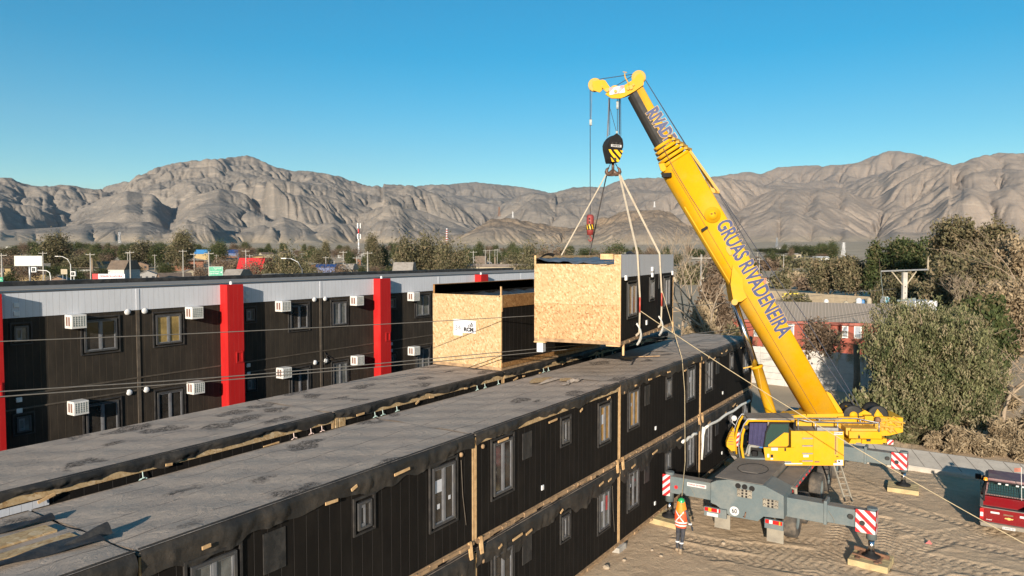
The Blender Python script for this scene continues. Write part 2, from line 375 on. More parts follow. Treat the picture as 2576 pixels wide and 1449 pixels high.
flat = mixc(nt, ramp(nt, n2, .4, .62), (0.42, 0.335, 0.235), (0.30, 0.24, 0.17))
col = mixc(nt, at('hill'), flat, mount)
nt.links.new(col, b.inputs['Base Color']); setin(b, Roughness=0.95, Specular_IOR_Level=0.1)
bump(nt, b, mth(nt, 'MULTIPLY', noise(nt, co, 0.05, 7, 0.7), mth(nt, 'MULTIPLY_ADD', at('hill'), 0.97, 0.03)), 10.0, 0.5)
me = np_mesh('terrain', V, Fq, m, True, {'crag': cragA, 'hill': hA, 'tint': tint})
terrain = tag(link('terrain', me), kind='structure')
print('terrain ok', Hh.max())
def ground_at(lat, dep):
    r = math.hypot(lat, dep); return float(plain_z(r, 0))
# ================================================================ materials of the buildings
def groove_mat(name, c, groove, w_=0.2, axis='Y', rough=0.75, dirt=None, bmpd=0.004, gw=0.05, dirt_amt=0.5, spec=0.3, glint=None):
    m, nt, b = newmat(name); co = coord(nt)
    sx = _n(nt, 'ShaderNodeSeparateXYZ'); nt.links.new(co, sx.inputs[0]); v = sx.outputs[axis]
    fr = mth(nt, 'FRACT', mth(nt, 'DIVIDE', v, w_))
    g = mth(nt, 'LESS_THAN', fr, gw)
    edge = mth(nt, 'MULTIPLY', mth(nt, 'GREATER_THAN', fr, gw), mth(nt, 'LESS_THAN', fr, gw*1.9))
    n1 = noise(nt, co, 2.2, 6, 0.6, 0, (1, 1, .35)); n2 = noise(nt, co, 14, 5, 0.7, 0, (1, 1, .12)); n3 = noise(nt, co, 0.7, 4, .6)
    dirt = dirt or tuple(min(1, x*1.6+.02) for x in c)
    col = mixc(nt, mth(nt, 'MULTIPLY', ramp(nt, n1, .45, .75), dirt_amt), c, dirt)
    col = mixc(nt, mth(nt, 'MULTIPLY', ramp(nt, n2, .5, .8), .35), col, tuple(x*0.6 for x in c))
    col = mixc(nt, mth(nt, 'MULTIPLY', ramp(nt, n3, .55, .7), .25*dirt_amt*2), col, dirt)
    col = mixc(nt, mth(nt, 'MULTIPLY', g, 1.0), col, groove)
    col = mixc(nt, mth(nt, 'MULTIPLY', edge, .9 if glint else .35), col, glint or tuple(min(1, x*2.2+.03) for x in c))  # pale line along each groove paints the glint of the board edge
    nt.links.new(col, b.inputs['Base Color']); setin(b, Roughness=rough, Specular_IOR_Level=spec)
    h = mth(nt, 'SUBTRACT', mth(nt, 'MULTIPLY', noise(nt, co, 30, 4, .7, 0, (1, 1, .3)), .25), g)
    bump(nt, b, h, bmpd); return m
M_black = groove_mat('black_boards', (0.0085, 0.0072, 0.0062), (0.0015, 0.0015, 0.0015), 0.30, dirt=(0.032, 0.026, 0.021), dirt_amt=.25, rough=.8, spec=.12, gw=.03, glint=(0.065, 0.058, 0.052))
M_brown = groove_mat('dusty_dark_boards', (0.027, 0.0225, 0.018), (0.006, 0.005, 0.004), 0.235, dirt=(0.056, 0.045, 0.034), dirt_amt=.6, rough=.8, spec=.15, gw=.03, glint=(0.12, 0.092, 0.065))
M_white = groove_mat('white_boards', (0.52, 0.535, 0.57), (0.22, 0.22, 0.24), 0.205, dirt=(0.46, 0.47, 0.49), dirt_amt=.5, gw=.035)
M_corr = groove_mat('corrugated_white', (0.50, 0.515, 0.55), (0.24, 0.25, 0.27), 0.2, dirt=(0.45, 0.46, 0.48), dirt_amt=.5, gw=.12)
M_red = groove_mat('red_boards', (0.36, 0.008, 0.008), (0.21, 0.006, 0.006), 0.205, dirt=(0.40, 0.022, 0.018), dirt_amt=.4, gw=.04, rough=.6)
M_redx = groove_mat('red_boards_side', (0.36, 0.008, 0.008), (0.21, 0.006, 0.006), 0.3, axis='X', dirt=(0.62, 0.04, 0.03), dirt_amt=.4, gw=.04, rough=.6)
def osb_mat(name, c1, c2, c3, sc=1.0):
    m, nt, b = newmat(name); co = coord(nt)
    def strands(seed, rotv, s_):
        mp = _n(nt, 'ShaderNodeMapping'); mp.inputs['Rotation'].default_value = rotv; mp.inputs['Location'].default_value = (seed, seed*1.7, seed*.6)
        nt.links.new(co, mp.inputs[0])
        wv = noise(nt, mp.outputs[0], 2.0*sc, 3, .5)
        v = _n(nt, 'ShaderNodeTexVoronoi'); v.inputs['Scale'].default_value = s_
        mp2 = _n(nt, 'ShaderNodeMapping'); mp2.inputs['Scale'].default_value = (1, 1, .33)
        nt.links.new(mp.outputs[0], mp2.inputs[0]); nt.links.new(mp2.outputs[0], v.inputs['Vector']); return v.outputs['Color']
    a_ = strands(1.3, (0.5, .6, .2), 24*sc); c_ = strands(5.1, (-0.9, .4, 1.2), 19*sc)
    sep = _n(nt, 'ShaderNodeSeparateColor'); nt.links.new(a_, sep.inputs[0]); sep2 = _n(nt, 'ShaderNodeSeparateColor'); nt.links.new(c_, sep2.inputs[0])
    f = mth(nt, 'MULTIPLY_ADD', sep.outputs[0], .5, mth(nt, 'MULTIPLY', sep2.outputs[1], .5))
    col = mixc(nt, ramp(nt, f, .05, .55), c2, c1); col = mixc(nt, ramp(nt, sep2.outputs[2], .78, .86), col, c3)
    col = mixc(nt, mth(nt, 'MULTIPLY', ramp(nt, noise(nt, co, 1.1, 4, .6), .45, .7), .35), col, tuple(x*.75 for x in c1))
    nt.links.new(col, b.inputs['Base Color']); setin(b, Roughness=.8, Specular_IOR_Level=.2); bump(nt, b, f, .003); return m
M_osb = osb_mat('strand_board', (0.43, 0.305, 0.165), (0.28, 0.165, 0.07), (0.50, 0.375, 0.23))
M_osb2 = osb_mat('strand_board_red', (0.41, 0.26, 0.13), (0.23, 0.115, 0.048), (0.48, 0.335, 0.19))
M_osbe = osb_mat('strand_board_edge', (0.25, 0.13, 0.05), (0.14, 0.065, 0.022), (0.3, 0.17, 0.07))
M_lum = pm('raw_lumber', (0.55, 0.36, 0.18), .75, (0.36, 0.21, 0.09), 5, bmp=.003)
M_lumd = pm('weathered_lumber', (0.34, 0.22, 0.12), .8, (0.16, 0.10, 0.055), 4, bmp=.003)
M_mem = None
def roof_mat():
    """felt roofing with laps, dust and scuffed patches"""
    m, nt, b = newmat('roof_felt'); co = coord(nt)
    n1 = noise(nt, co, 1.0, 6, .6); n2 = noise(nt, co, 3.0, 6, .7, 1.2, (1.6, .6, 1)); n3 = noise(nt, co, 0.42, 5, .62, 0.8, (2.2, .9, 1))
    col = mixc(nt, ramp(nt, n1, .35, .7), (0.37, 0.305, 0.25), (0.30, 0.247, 0.205))
    col = mixc(nt, mth(nt, 'MULTIPLY', ramp(nt, n2, .3, .62), .2), col, (0.42, 0.35, 0.285))
    wn = noise(nt, co, 7.0, 6, .75, 2.5, (1.4, .7, 1))
    wv = _n(nt, 'ShaderNodeTexNoise'); wv.inputs['Scale'].default_value = 1.6; wv.inputs['Detail'].default_value = 5; nt.links.new(coord(nt, 'World'), wv.inputs['Vector'])
    va = _n(nt, 'ShaderNodeVectorMath', operation='MULTIPLY_ADD'); nt.links.new(wv.outputs['Color'], va.inputs[0]); va.inputs[1].default_value = (1.1, 1.1, 0); nt.links.new(coord(nt, 'World'), va.inputs[2])
    mp = _n(nt, 'ShaderNodeMapping'); mp.inputs['Scale'].default_value = (1.15, .62, 0); nt.links.new(va.outputs[0], mp.inputs[0])
    vo = _n(nt, 'ShaderNodeTexVoronoi'); vo.inputs['Scale'].default_value = 1.0; nt.links.new(mp.outputs[0], vo.inputs['Vector'])
    sc_ = _n(nt, 'ShaderNodeSeparateColor'); nt.links.new(vo.outputs['Color'], sc_.inputs[0])
    rad = mth(nt, 'MULTIPLY_ADD', sc_.outputs[0], .30, .15)
    sm = mth(nt, 'MULTIPLY', mth(nt, 'GREATER_THAN', sc_.outputs[1], .22), ramp(nt, mth(nt, 'SUBTRACT', rad, vo.outputs['Distance']), .0, .10))
    sm = mth(nt, 'MULTIPLY', sm, ramp(nt, wn, .40, .56))
    col = mixc(nt, mth(nt, 'MULTIPLY', sm, .85), col, (0.020, 0.018, 0.018))
    sx = _n(nt, 'ShaderNodeSeparateXYZ'); nt.links.new(co, sx.inputs[0])
    wob = mth(nt, 'MULTIPLY', mth(nt, 'SUBTRACT', noise(nt, co, .8, 3, .5), .5), .10)
    fr = mth(nt, 'FRACT', mth(nt, 'DIVIDE', mth(nt, 'ADD', mth(nt, 'ADD', sx.outputs['X'], 5.17), wob), 1.12))
    lap = mth(nt, 'MULTIPLY', mth(nt, 'LESS_THAN', fr, .028), ramp(nt, noise(nt, co, 2.2, 3, .6, 0, (1, 1, 1)), .36, .52))
    fy = mth(nt, 'FRACT', mth(nt, 'DIVIDE', mth(nt, 'ADD', sx.outputs['Y'], mth(nt, 'MULTIPLY', wob, .6)), 4.4))
    lap2 = mth(nt, 'LESS_THAN', fy, .003)
    col = mixc(nt, mth(nt, 'MULTIPLY', lap, .5), col, (0.035, 0.032, 0.030)); col = mixc(nt, mth(nt, 'MULTIPLY', lap2, .3), col, (0.05, 0.045, 0.04))
    nt.links.new(col, b.inputs['Base Color']); setin(b, Roughness=.95, Specular_IOR_Level=.08)
    h = mth(nt, 'ADD', mth(nt, 'MULTIPLY', n2, .6), mth(nt, 'MULTIPLY', fr, .25)); bump(nt, b, mth(nt, 'ADD', h, mth(nt, 'MULTIPLY', wn, .2)), .06); return m
M_roof = roof_mat()
M_drape = pm('felt_edge', (0.018, 0.0165, 0.015), .6, (0.055, 0.046, 0.037), 1.3, bmp=.02, bsc=5, spec=.35, fine=.3)
M_plast = pm('black_membrane', (0.012, 0.012, 0.0125), .6, (0.05, 0.045, 0.04), 3, bmp=.02, bsc=5)
M_frame = pm('dark_window_frame', (0.045, 0.046, 0.050), .42, (0.07, 0.066, 0.06), 4, spec=.5)
M_trim = pm('dark_trim', (0.022, 0.021, 0.021), .6, (0.05, 0.045, 0.04), 3, spec=.3)
M_sash = pm('sash_grey', (0.15, 0.155, 0.165), .35, (0.10, 0.10, 0.11), 4, spec=.5)
M_dust = pm('dusty_brown_frame', (0.06, 0.048, 0.036), .6, (0.10, 0.08, 0.06), 4)
def glass_mat(name, c, r=.08):
    m, nt, b = newmat(name); co = coord(nt)
    n1 = noise(nt, co, 2.5, 4, .6)
    nt.links.new(mixc(nt, ramp(nt, n1, .35, .7), c, tuple(x*.45 for x in c)), b.inputs['Base Color'])
    setin(b, Roughness=r, Specular_IOR_Level=.8); return m
M_glass = glass_mat('window_glass', (0.045, 0.04, 0.035)); M_glassY = glass_mat('glass_yellow_board', (0.30, 0.21, 0.075), .25)
M_glassO = glass_mat('glass_with_boards_behind', (0.42, 0.24, 0.08), .2)
M_glassG = glass_mat('glass_greyish', (0.14, 0.145, 0.14), .15)
M_paper = pm('white_paper', (0.50, 0.51, 0.54), .6, (0.45, 0.46, 0.50), 6)
M_wht = pm('white_plastic', (0.62, 0.62, 0.62), .45, (0.5, 0.49, 0.47), 5)
M_pvc = pm('white_foam', (0.68, 0.67, 0.63), .6, (0.5, 0.48, 0.42), 5, bmp=.01)
M_conc = pm('concrete', (0.40, 0.375, 0.335), .85, (0.27, 0.25, 0.22), 1.6, bmp=.006)
M_blk = pm('black_rubber', (0.012, 0.012, 0.012), .6, (0.03, 0.028, 0.025), 5)
M_stl = pm('steel', (0.30, 0.31, 0.33), .4, (0.18, 0.18, 0.18), 5, metal=.6)
M_wire_g = pm('pale_green_wire', (0.42, 0.55, 0.50), .5); M_wire_w = pm('pale_pink_wire', (0.60, 0.45, 0.40), .5)
# ================================================================ one module
# local frame: x = 0 at the front wall (outside is +x), body from x = -WID to 0; y = 0..LEN; z = 0..HT
WID, LEN, HT = 3.40, 8.81, 2.85
def win(parent, kind, y0, y1, z0, z1, glass=None, x=0.0, sg=1, notes=()):
    """a window on the plane x, facing sg*x"""
    gl = glass or M_glass
    X = lambda a, b: (x+sg*a, x+sg*b) if sg > 0 else (x+sg*b, x+sg*a)
    fr = MB()
    t = 0.055
    for a in ((y0-.12, y0-.07, z0-.10, z1+.12), (y1+.07, y1+.12, z0-.10, z1+.12), (y0-.07, y1+.07, z1+.07, z1+.12), (y0-.07, y1+.07, z0-.10, z0-.06)):
        fr.box(*X(0.002, .045), *a)
    f = fr.build('window', M_trim, parent)
    s = MB()
    for a in ((y0, y0+t, z0, z1), (y1-t, y1, z0, z1), (y0+t, y1-t, z1-t, z1), (y0+t, y1-t, z0, z0+t)): s.box(*X(0.003, .06), *a)
    s.build('frame', M_frame, f)
    mid = (y0+y1)/2; p = MB()
    if kind == 'big':
        a = MB(); a.box(*X(.004, .048), mid-.035, mid+.035, z0+t, z1-t)
        for q in ((y0+t, mid-.035), (mid+.035, y1-t)):
            for e in ((q[0], q[0]+.03, z0+t, z1-t), (q[1]-.03, q[1], z0+t, z1-t), (q[0]+.03, q[1]-.03, z1-t-.03, z1-t), (q[0]+.03, q[1]-.03, z0+t, z0+t+.03)): a.box(*X(.004, .036), *e)
        a.build('sash', M_sash, f)
    elif kind == 'small':
        a = MB()
        q = (y0+t, mid+.02)
        for e in ((q[0], q[0]+.04, z0+t, z1-t), (q[1]-.04, q[1], z0+t, z1-t), (q[0]+.04, q[1]-.04, z1-t-.07, z1-t), (q[0]+.04, q[1]-.04, z0+t, z0+t+.07)): a.box(*X(.004, .04), *e)
        a.build('sash', M_sash, f)
    p.quad(*[Vector((x+sg*.012, yy, zz)) for yy, zz in ((y0+t, z0+t), (y1-t, z0+t), (y1-t, z1-t), (y0+t, z1-t))]); p.build('pane', gl, f)
    for (ny, nz, nw, nh, nm_) in notes:
        n_ = MB(); n_.box(*X(.014, .018), y0+ny, y0+ny+nw, z0+nz, z0+nz+nh); n_.build('paper_note', nm_, f)
    return f
def drape(parent, y0, y1, z, seed, lo=.28, hi=.5, xo=0.0, sg=1, mat=None, name='felt_flap'):
    """roofing felt folded over the edge, sagging and creased"""
    r_ = random.Random(seed); N = int((y1-y0)/.055); ph = [r_.uniform(0, 6.3) for _ in range(8)]
    rows = []
    for i in range(N+1):
        y = y0+(y1-y0)*i/N; t = y
        L = lo+(hi-lo)*(.5+.32*math.sin(t*1.3+ph[0])+.22*math.sin(t*3.1+ph[1])+.10*math.sin(t*7.7+ph[2]))
        bul = .05+.035*math.sin(t*2.3+ph[3])+.028*math.sin(t*6.1+ph[4])+.016*math.sin(t*17+ph[5])
        row = []
        for j in range(7):
            u = j/6; xx = xo+sg*(.012+bul*math.sin(min(1, u*1.25)*PI*.85)*(.6+.4*u)+.014*math.sin(t*23+j*1.1+ph[6])*u)
            zz = z-.0-L*u+.02*math.sin(t*9+j*2+ph[7])*u
            if j == 0: xx = xo-sg*.06; zz = z+.012
            if xx*sg < xo*sg+.034 and j: xx = xo+sg*.034
            row.append(Vector((xx, y, zz)))
        rows.append(row)
    g = MB(); g.grid(rows); o = g.build(name, mat or M_drape, parent)
    return o
def battens(parent, lst, x=.0, sg=1, name='batten', mat=None):
    """short boards nailed over the felt: (y, z, length, tilt)"""
    for (y, z, L, tilt) in lst:
        b_ = MB(); a = Vector((x+sg*.10, y, z)); e = Vector((x+sg*.10, y+L, z+tilt)); b_.bar(a, e, .022, .06); b_.build(name, mat or M_lum, parent)
def loop_wire(parent, x, y, z, r, mat, seed=0, name='cable_coil', hang=.0):
    rr_ = random.Random(seed); g = MB()
    for k in range(2):
        pts = [Vector((x+.05+rr_.uniform(-.01, .03), y+r*(1-.2*k)*math.sin(t)+.02*math.sin(2*t+k), z-r+r*math.cos(t)*(1+.1*k))) for t in [i*PI/7 for i in range(15)]]
        g.tube(pts, .012, 5)
    g.tube([(x+.03, y, z+.14), (x+.05, y, z)], .012, 5)
    if hang: g.tube([(x+.05, y-.03, z-2*r), (x+.06, y-.05, z-2*r-hang)], .012, 5)
    g.build(name, mat, parent)
def ragged_beam(g, x0, d0, d1, ya, yb, z0, z1, rs):
    """one long plank with broken, uneven edges"""
    y = ya; rows = []
    while y < yb:
        L = rs.uniform(.15, .5); d = rs.uniform(d0, d1); a = z0+rs.uniform(0, .05); b_ = z1-rs.uniform(0, .04)
        for q in (y, min(yb, y+L)-.004): rows.append([Vector((x0, q, a)), Vector((x0+d, q, a)), Vector((x0+d, q, b_)), Vector((x0, q, b_)), Vector((x0, q, a))])
        y += L
    g.grid(rows, False)
def module(name, loc, rz, label, cat, group, LEN=LEN, HT=HT, roof=True, wall=None, wins=(), seed=1, flap=(.28, .5), back_flap=False, bats=None, band=None, sill=True, rear='board', ends='board', skids=False, shorty=False):
    t = empty(name, loc, rz, label, cat, group); wall = wall or M_black
    b_ = MB(); e = .012
    zb = .10
    b_.box(-.09, 0, 0.05, LEN-.05, zb, HT-.1); b_.build('side_wall', wall, t)
    b_ = MB(); b_.box(-WID, -WID+.09, 0.05, LEN-.05, zb, HT-.1); b_.build('side_wall', wall, t)
    for yy in ((0, .05), (LEN-.05, LEN)):
        q = MB(); q.box(-WID, -.02, yy[0], yy[1], zb, HT-.1); q.build('end_wall', M_osb if ends == 'osb' else M_black, t)
    for yy in (0.0, LEN-.075): c_ = MB(); c_.box(-.02, .012, yy, yy+.075, zb, HT-.12); c_.build('corner_post', M_lum, t)
    f_ = MB()
    f_.box(-WID, .018, 0, LEN, 0, zb-.004); f_.build('floor_beam', M_lumd, t)
    rs = random.Random(seed)
    if sill:
        s_ = MB(); ragged_beam(s_, .02, .02, .06, .05, LEN-.05, -.05, .09, rs)
        s_.build('sill_blocking', M_lumd, t)
    if roof:
        P = []; n = 40
        for i in range(n+1):
            y = LEN*i/n; row = []
            for j in range(17):
                x = -WID+WID*j/16
                z = HT-.03+.0*abs(x+WID/2)+.012*math.sin(y*2.1+x*3+seed)+.010*math.sin(y*5.3-x*4.1+seed)
                if j in (0, 16): z = HT-.01
                row.append(Vector((x, y, z)))
            P.append(row)
        g = MB(); g.grid(P); g.box(-WID+.02, -.02, .01, LEN-.01, HT-.12, HT-.06); g.build('roof', M_roof, t)
        st_ = MB(); st_.box(-.0, .022, .08, LEN-.08, HT-.30, HT-.13); st_.build('top_beam', M_osb, t)
        drape(t, 0.02, LEN-.02, HT, seed*3+1, flap[0], flap[1])
        if back_flap: drape(t, 0.02, LEN-.02, HT, seed*3+2, flap[0]*.8, flap[1]*.8, -WID, -1)
        if bats is None:
            bats = []; y = rs.uniform(.4, 1.2)
            while y < LEN-.7: bats.append((y, HT-rs.uniform(.22, .46), rs.choice([.16, .24, .32, .5]), rs.uniform(-.02, .09))); y += rs.choice([.7, 1.3, 2.0, 2.7])
        battens(t, bats)
    for wv in wins: win(t, *wv[:5], *(wv[5:6]), **(wv[6] if len(wv) > 6 else {}))
    return t
def disc(parent, y, z, r=.07, m=None, x=0, name='vent_cap'):
    g = MB(); g.lathe([(0, .06), (r*.7, .055), (r, .03), (r, .002)], (x, y, z), 12, Vector((1, 0, 0))); return g.build(name, m or M_wht, parent)
# near row: front wall at X = -10.85; joints every 8.85 m
NX = -10.85; PIT = 8.85; J0 = 6.22
Z1, Z2 = -0.12, 2.80                        # floor of the lower / upper storey
def std_wins(up, k):
    W_ = []
    big = lambda a, b, g=None, n=(): ('big', a, b, 1.03, 2.48, g, {'notes': n})
    if up and k == 1: W_ = [('big', .85, 1.72, 1.0, 2.28, M_glassG), ('small', 4.66, 5.06, 1.66, 2.24), ('big', 7.12, 7.98, .93, 2.36, M_glass, {'notes': ((.10, .80, .26, .30, M_paper), (.17, .40, .11, .12, M_paper), (.62, .52, .08, .10, M_paper))})]
    elif k == 2: W_ = [('big', .83, 1.74, .97, 2.40, M_glass), ('small', 4.6, 5.05, 1.56, 2.28), ('big', 7.2, 8.0, .98, 2.28, M_glassO if up else M_glassG, {'notes': ((.10, .65, .2, .32, M_paper),) if up else ((.09, .65, .22, .35, M_paper), (.5, .6, .16, .5, PAPR))})]
    else: W_ = [('big', .8, 1.66, 1.02, 2.38, M_glassO if (up and k == 3) else M_glass, {'notes': ((.12, .8, .1, .12, M_paper),)}), ('small', 4.6, 5.05, 1.56, 2.28, M_glassG), ('big', 7.14, 7.96, 1.02, 2.36, M_glassG, {'notes': ((.12, .75, .16, .22, M_paper),)})]
    return W_
PAPR = pm('red_paper', (0.45, 0.05, 0.05), .6)
near_lab = {(0, 1): 'black module with felt peeled back to bare board, lower left corner',
 (1, 1): 'upper black module with white papers in its window, closest of the near row',
 (2, 1): 'upper black module with bare board patches and lifted felt on its roof',
 (3, 1): 'upper black module whose roof is shaded by the hanging module',
 (4, 1): 'last upper module of the near row, beside the crane lifting cylinder',
 (1, 0): 'ground floor black module at the bottom edge under the closest full upper module',
 (2, 0): 'ground floor black module with red paper in its far window',
 (3, 0): 'ground floor black module next to the worker in orange vest',
 (4, 0): 'farthest ground floor black module with white foam strip, behind the crane cab'}
mods = {}
for k in range(0, 5):
    for up in ((0, 1) if k else (1,)):
        L = LEN
        y0 = J0+(k-1)*PIT+.02
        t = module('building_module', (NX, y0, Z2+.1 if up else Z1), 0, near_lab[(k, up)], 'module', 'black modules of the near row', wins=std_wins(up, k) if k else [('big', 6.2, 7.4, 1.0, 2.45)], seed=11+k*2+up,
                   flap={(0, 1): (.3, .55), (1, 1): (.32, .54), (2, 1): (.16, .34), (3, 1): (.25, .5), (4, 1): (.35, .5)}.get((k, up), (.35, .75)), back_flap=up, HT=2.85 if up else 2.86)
        mods[(k, up)] = t
        if k:
            disc(t, LEN-.55 if k == 1 else .35, HT-.42, .06, M_lumd)
            s_ = MB(); s_.bevbox(-.0, .04, 3.34, 3.47, .45, .60, .015); s_.build('socket_box', M_wht, t)
            pl_ = MB(); pl_.box(.001, .02, 2.3, 2.8, HT-1.25, HT-.5); pl_.build('cover_panel', M_plast, t)
            if not up or k == 1:
                g = MB(); g.tube([(.02, 8.25, 2.3), (.03, 8.3, 1.4), (.02, 8.45, .6)], .01, 4); g.build('loose_cable', M_dust, t)
# foundation blocks under the ground floor
for k in range(1, 6):
    for dy in (0.0, 4.4):
        y = J0+(k-1)*PIT+dy
        if y > 41.5: continue
        g = MB(); g.bevbox(-.35, .16, -.32, .32, -.30, .155, .02)
        lab_ = ['first', 'second', 'third', 'fourth', 'fifth', 'sixth', 'seventh', 'eighth', 'ninth'][(k-1)*2+(dy > 0)] + ' grey concrete block from the near end under the near row wall'
        o = g.build('foundation_block', M_conc); o.location = (NX+.02, y, GZ+.02+.3); o.location.z = GZ+.3
        o.location.z = -0.28; tag(o, lab_, 'concrete block', 'concrete blocks under the near row')
# posts that hold the joints, foam pipes over the ground floor windows
for k in (2, 3, 4):
    t = mods[(k, 1)]
    for dy in (-.28, .18):
        g = MB(); g.bar((.06, dy+.05, -.34), (.05, dy, .12), .05, .10); g.build('wedge_board', M_lum, t)
for k, y0, y1 in ((3, 6.1, 7.9), (4, .2, 7.8)):
    g = MB(); pts = [Vector((.17, y0+(y1-y0)*i/14, 2.42+.03*math.sin(i*1.3)+.02*i*.1)) for i in range(15)]; g.tube(pts, .065, 8); g.build('foam_pipe', M_pvc, mods[(k, 0)])
g = MB(); g.tube([(.16, .12, 2.5), (.13, .05, 2.1), (.12, .08, 1.6), (.10, .04, 1.0)], [.10, .07, .055, .05], 8); g.build('foam_strip', M_pvc, mods[(4, 0)])
# peeled felt on module 0: bare boards and curled sheets
t0 = mods[(0, 1)]
g = MB(); g.box(-2.35, -1.95, 7.2, 8.6, HT-.035, HT+.004); g.box(-1.65, -1.4, 6.9, 8.65, HT-.035, HT+.004); g.build('bare_board', M_osb, t0)
M_roofl = M_roof
def curl(x0, x1, y0, y1, hgt, seed):
    P = []
    for i in range(17):
        v = i/16; row = []
        for j in range(13):
            u = j/12; y = y0+(y1-y0)*v; x = x0+(x1-x0)*u*(.25+.75*v)
            z = HT+.02+hgt*v**1.4*math.sin(u*PI*.95)**.8*(.75+.25*math.sin(3*v+seed))+.02*math.sin(9*v+5*u+seed)
            row.append(Vector((x, y, z)))
        P.append(row)
    g = MB(); g.grid(P); return g.build('curled_felt', M_plast, t0)
curl(-1.35, -.75, 6.9, 8.75, .10, 1.0); curl(-2.75, -2.4, 7.3, 8.8, .14, 2.1); curl(-1.2, -.9, 7.6, 8.95, .20, 4.0)
# bare patch and lifted felt on module 2
t2 = mods[(2, 1)]
g = MB()
for (xa, ya, xb, yb) in ((-2.9, 7.0, -2.15, 8.3), (-2.1, 7.9, -1.55, 8.62)):
    n = 16; ctr = Vector(((xa+xb)/2, (ya+yb)/2, HT+.022)); ring = [ctr+Vector(((xb-xa)/2*math.cos(q)*(1+.2*math.sin(3*q)), (yb-ya)/2*math.sin(q)*(1+.15*math.cos(4*q)), 0)) for q in [2*PI*i/n for i in range(n)]]
    g.add([ctr]+ring, [(0, i+1, (i+1) % n+1) for i in range(n)])
g.build('bare_board', M_osb, t2)
g = MB(); P = [[Vector((-1.5+.16*j/4+.05*math.sin(i), 7.2+1.5*i/12, HT+.02+.11*math.sin(j/4*PI)*math.sin(i/12*PI)+.02*math.sin(i*2.3))) for j in range(5)] for i in range(13)]; g.grid(P)
P = [[Vector((-2.25+.14*j/4, 6.9+1.6*i/12, HT+.02+.10*math.sin(j/4*PI)*math.sin(i/12*PI))) for j in range(5)] for i in range(13)]; g.grid(P); g.build('lifted_felt', M_roof, t2)
t3 = mods[(3, 1)]
g = MB(); g.bar((-2.5, 5.6, HT+.04), (-1.2, 6.9, HT+.05), .03, .04); g.bar((-2.3, 5.4, HT+.03), (-1.9, 5.5, HT+.04), .14, .03); g.build('loose_batten', M_lumd, t3)
# ---------------------------------------------------------------- second row
SX = -15.72
sec_lab = {(0, 1): 'felt-roofed black module of the middle row with white boards at its near end', (1, 1): 'middle row module with pink cable coils, two left of the chipboard box',
 (2, 1): 'middle row module with green cable coils in front of the chipboard box', (3, 1): 'middle row module carrying the chipboard box numbered 34', (4, 1): 'upper middle row module farthest away, behind the hanging module'}
for k in range(0, 5):
    for up in (0, 1):
        if not up and k < 3: continue
        y0 = J0-.15+(k-1)*PIT+.02
        lab = sec_lab[(k, 1)] if up else ('lower middle row module beneath the one carrying the chipboard box' if k == 3 else 'farthest ground floor black module of the middle row')
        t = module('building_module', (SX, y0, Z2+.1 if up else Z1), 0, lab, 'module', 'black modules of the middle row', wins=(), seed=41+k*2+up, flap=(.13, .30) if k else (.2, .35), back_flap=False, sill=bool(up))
        mods[('s', k, up)] = t
        if up:
            rs = random.Random(k)
            for (y, r_) in {0: ((7.1, .1),), 1: ((3.05, .12), (7.3, .14), (7.9, .12), (8.3, .12)), 2: ((1.6, .14), (1.95, .15), (2.6, .15), (7.0, .11), (7.5, .1), (8.4, .12)), 3: ((3.0, .15), (3.4, .12), (8.0, .15), (8.3, .13)), 4: ((1.0, .1),)}[k]:
                loop_wire(t, 0.03, y, HT-.42, r_, M_wire_g if k != 1 or y < 4 else M_wire_w, seed=int(y*10), hang=.25 if rs.random() < .4 else 0)
            if k == 2:
                g = MB(); g.box(.0, .035, 0.0, .12, HT-1.6, HT-.2); g.box(0, .035, .16, .4, HT-1.6, HT-.22); g.build('corner_board', M_osb, t)
            if k < 2:
                g = MB(); g.box(.001, .021, .1, LEN-.05 if k == 0 else 1.12, HT-1.6, HT-.33); g.build('white_boarding', M_white, t)
# ---------------------------------------------------------------- the two boxes (modules wrapped in strand board)
def crate_module(loc, rz, label, cover=True, HT_=3.32, LEN_=LEN, hang=False):
    t = empty('boarded_module', loc, rz, label, 'module')
    W_ = 3.40; zp = HT_
    q = MB(); q.box(-W_, 0.0, 0, .02, .12, HT_-.42 if hang else HT_-.38)
    if hang:
        q = MB(); q.box(-W_, 0.0, 0, .02, .12, 1.45); p2 = MB(); p2.box(-W_, 0, -.001, .019, 1.454, HT_-.36); p2.box(-W_, -W_+.07, -.001, .019, HT_-.36, HT_-.14); p2.box(-.24, 0, -.001, .019, HT_-.36, HT_-.005); p2.build('upper_end_panel', M_osb, t)
        q.build('end_panel', M_osb2, t)
    else: q.build('end_panel', M_osb, t)
    q = MB(); q.box(-W_, 0, LEN_-.02, LEN_, .12, HT_-.3); q.build('end_panel', M_osb, t)
    q = MB(); q.box(-.09, -.004, .022, LEN_-.022, .12, HT_-.02 if hang else HT_-.4); q.build('side_wall', M_black, t)
    q = MB(); q.box(-W_+.004, -W_+.09, .022, LEN_-.022, .12, HT_-.02 if not hang else HT_-.15); q.build('side_wall', M_black, t)
    q = MB(); q.box(-W_, .015, 0, LEN_, 0, .117); q.build('floor_beam', M_lumd, t)
    q = MB(); q.box(-.03, .012, -.012, .05, .12, HT_-.02); q.build('corner_post', M_lum, t)
    q = MB(); q.box(-.03, .012, LEN_-.05, LEN_+.01, .12, HT_-.02); q.build('corner_post', M_lum, t)
    return t
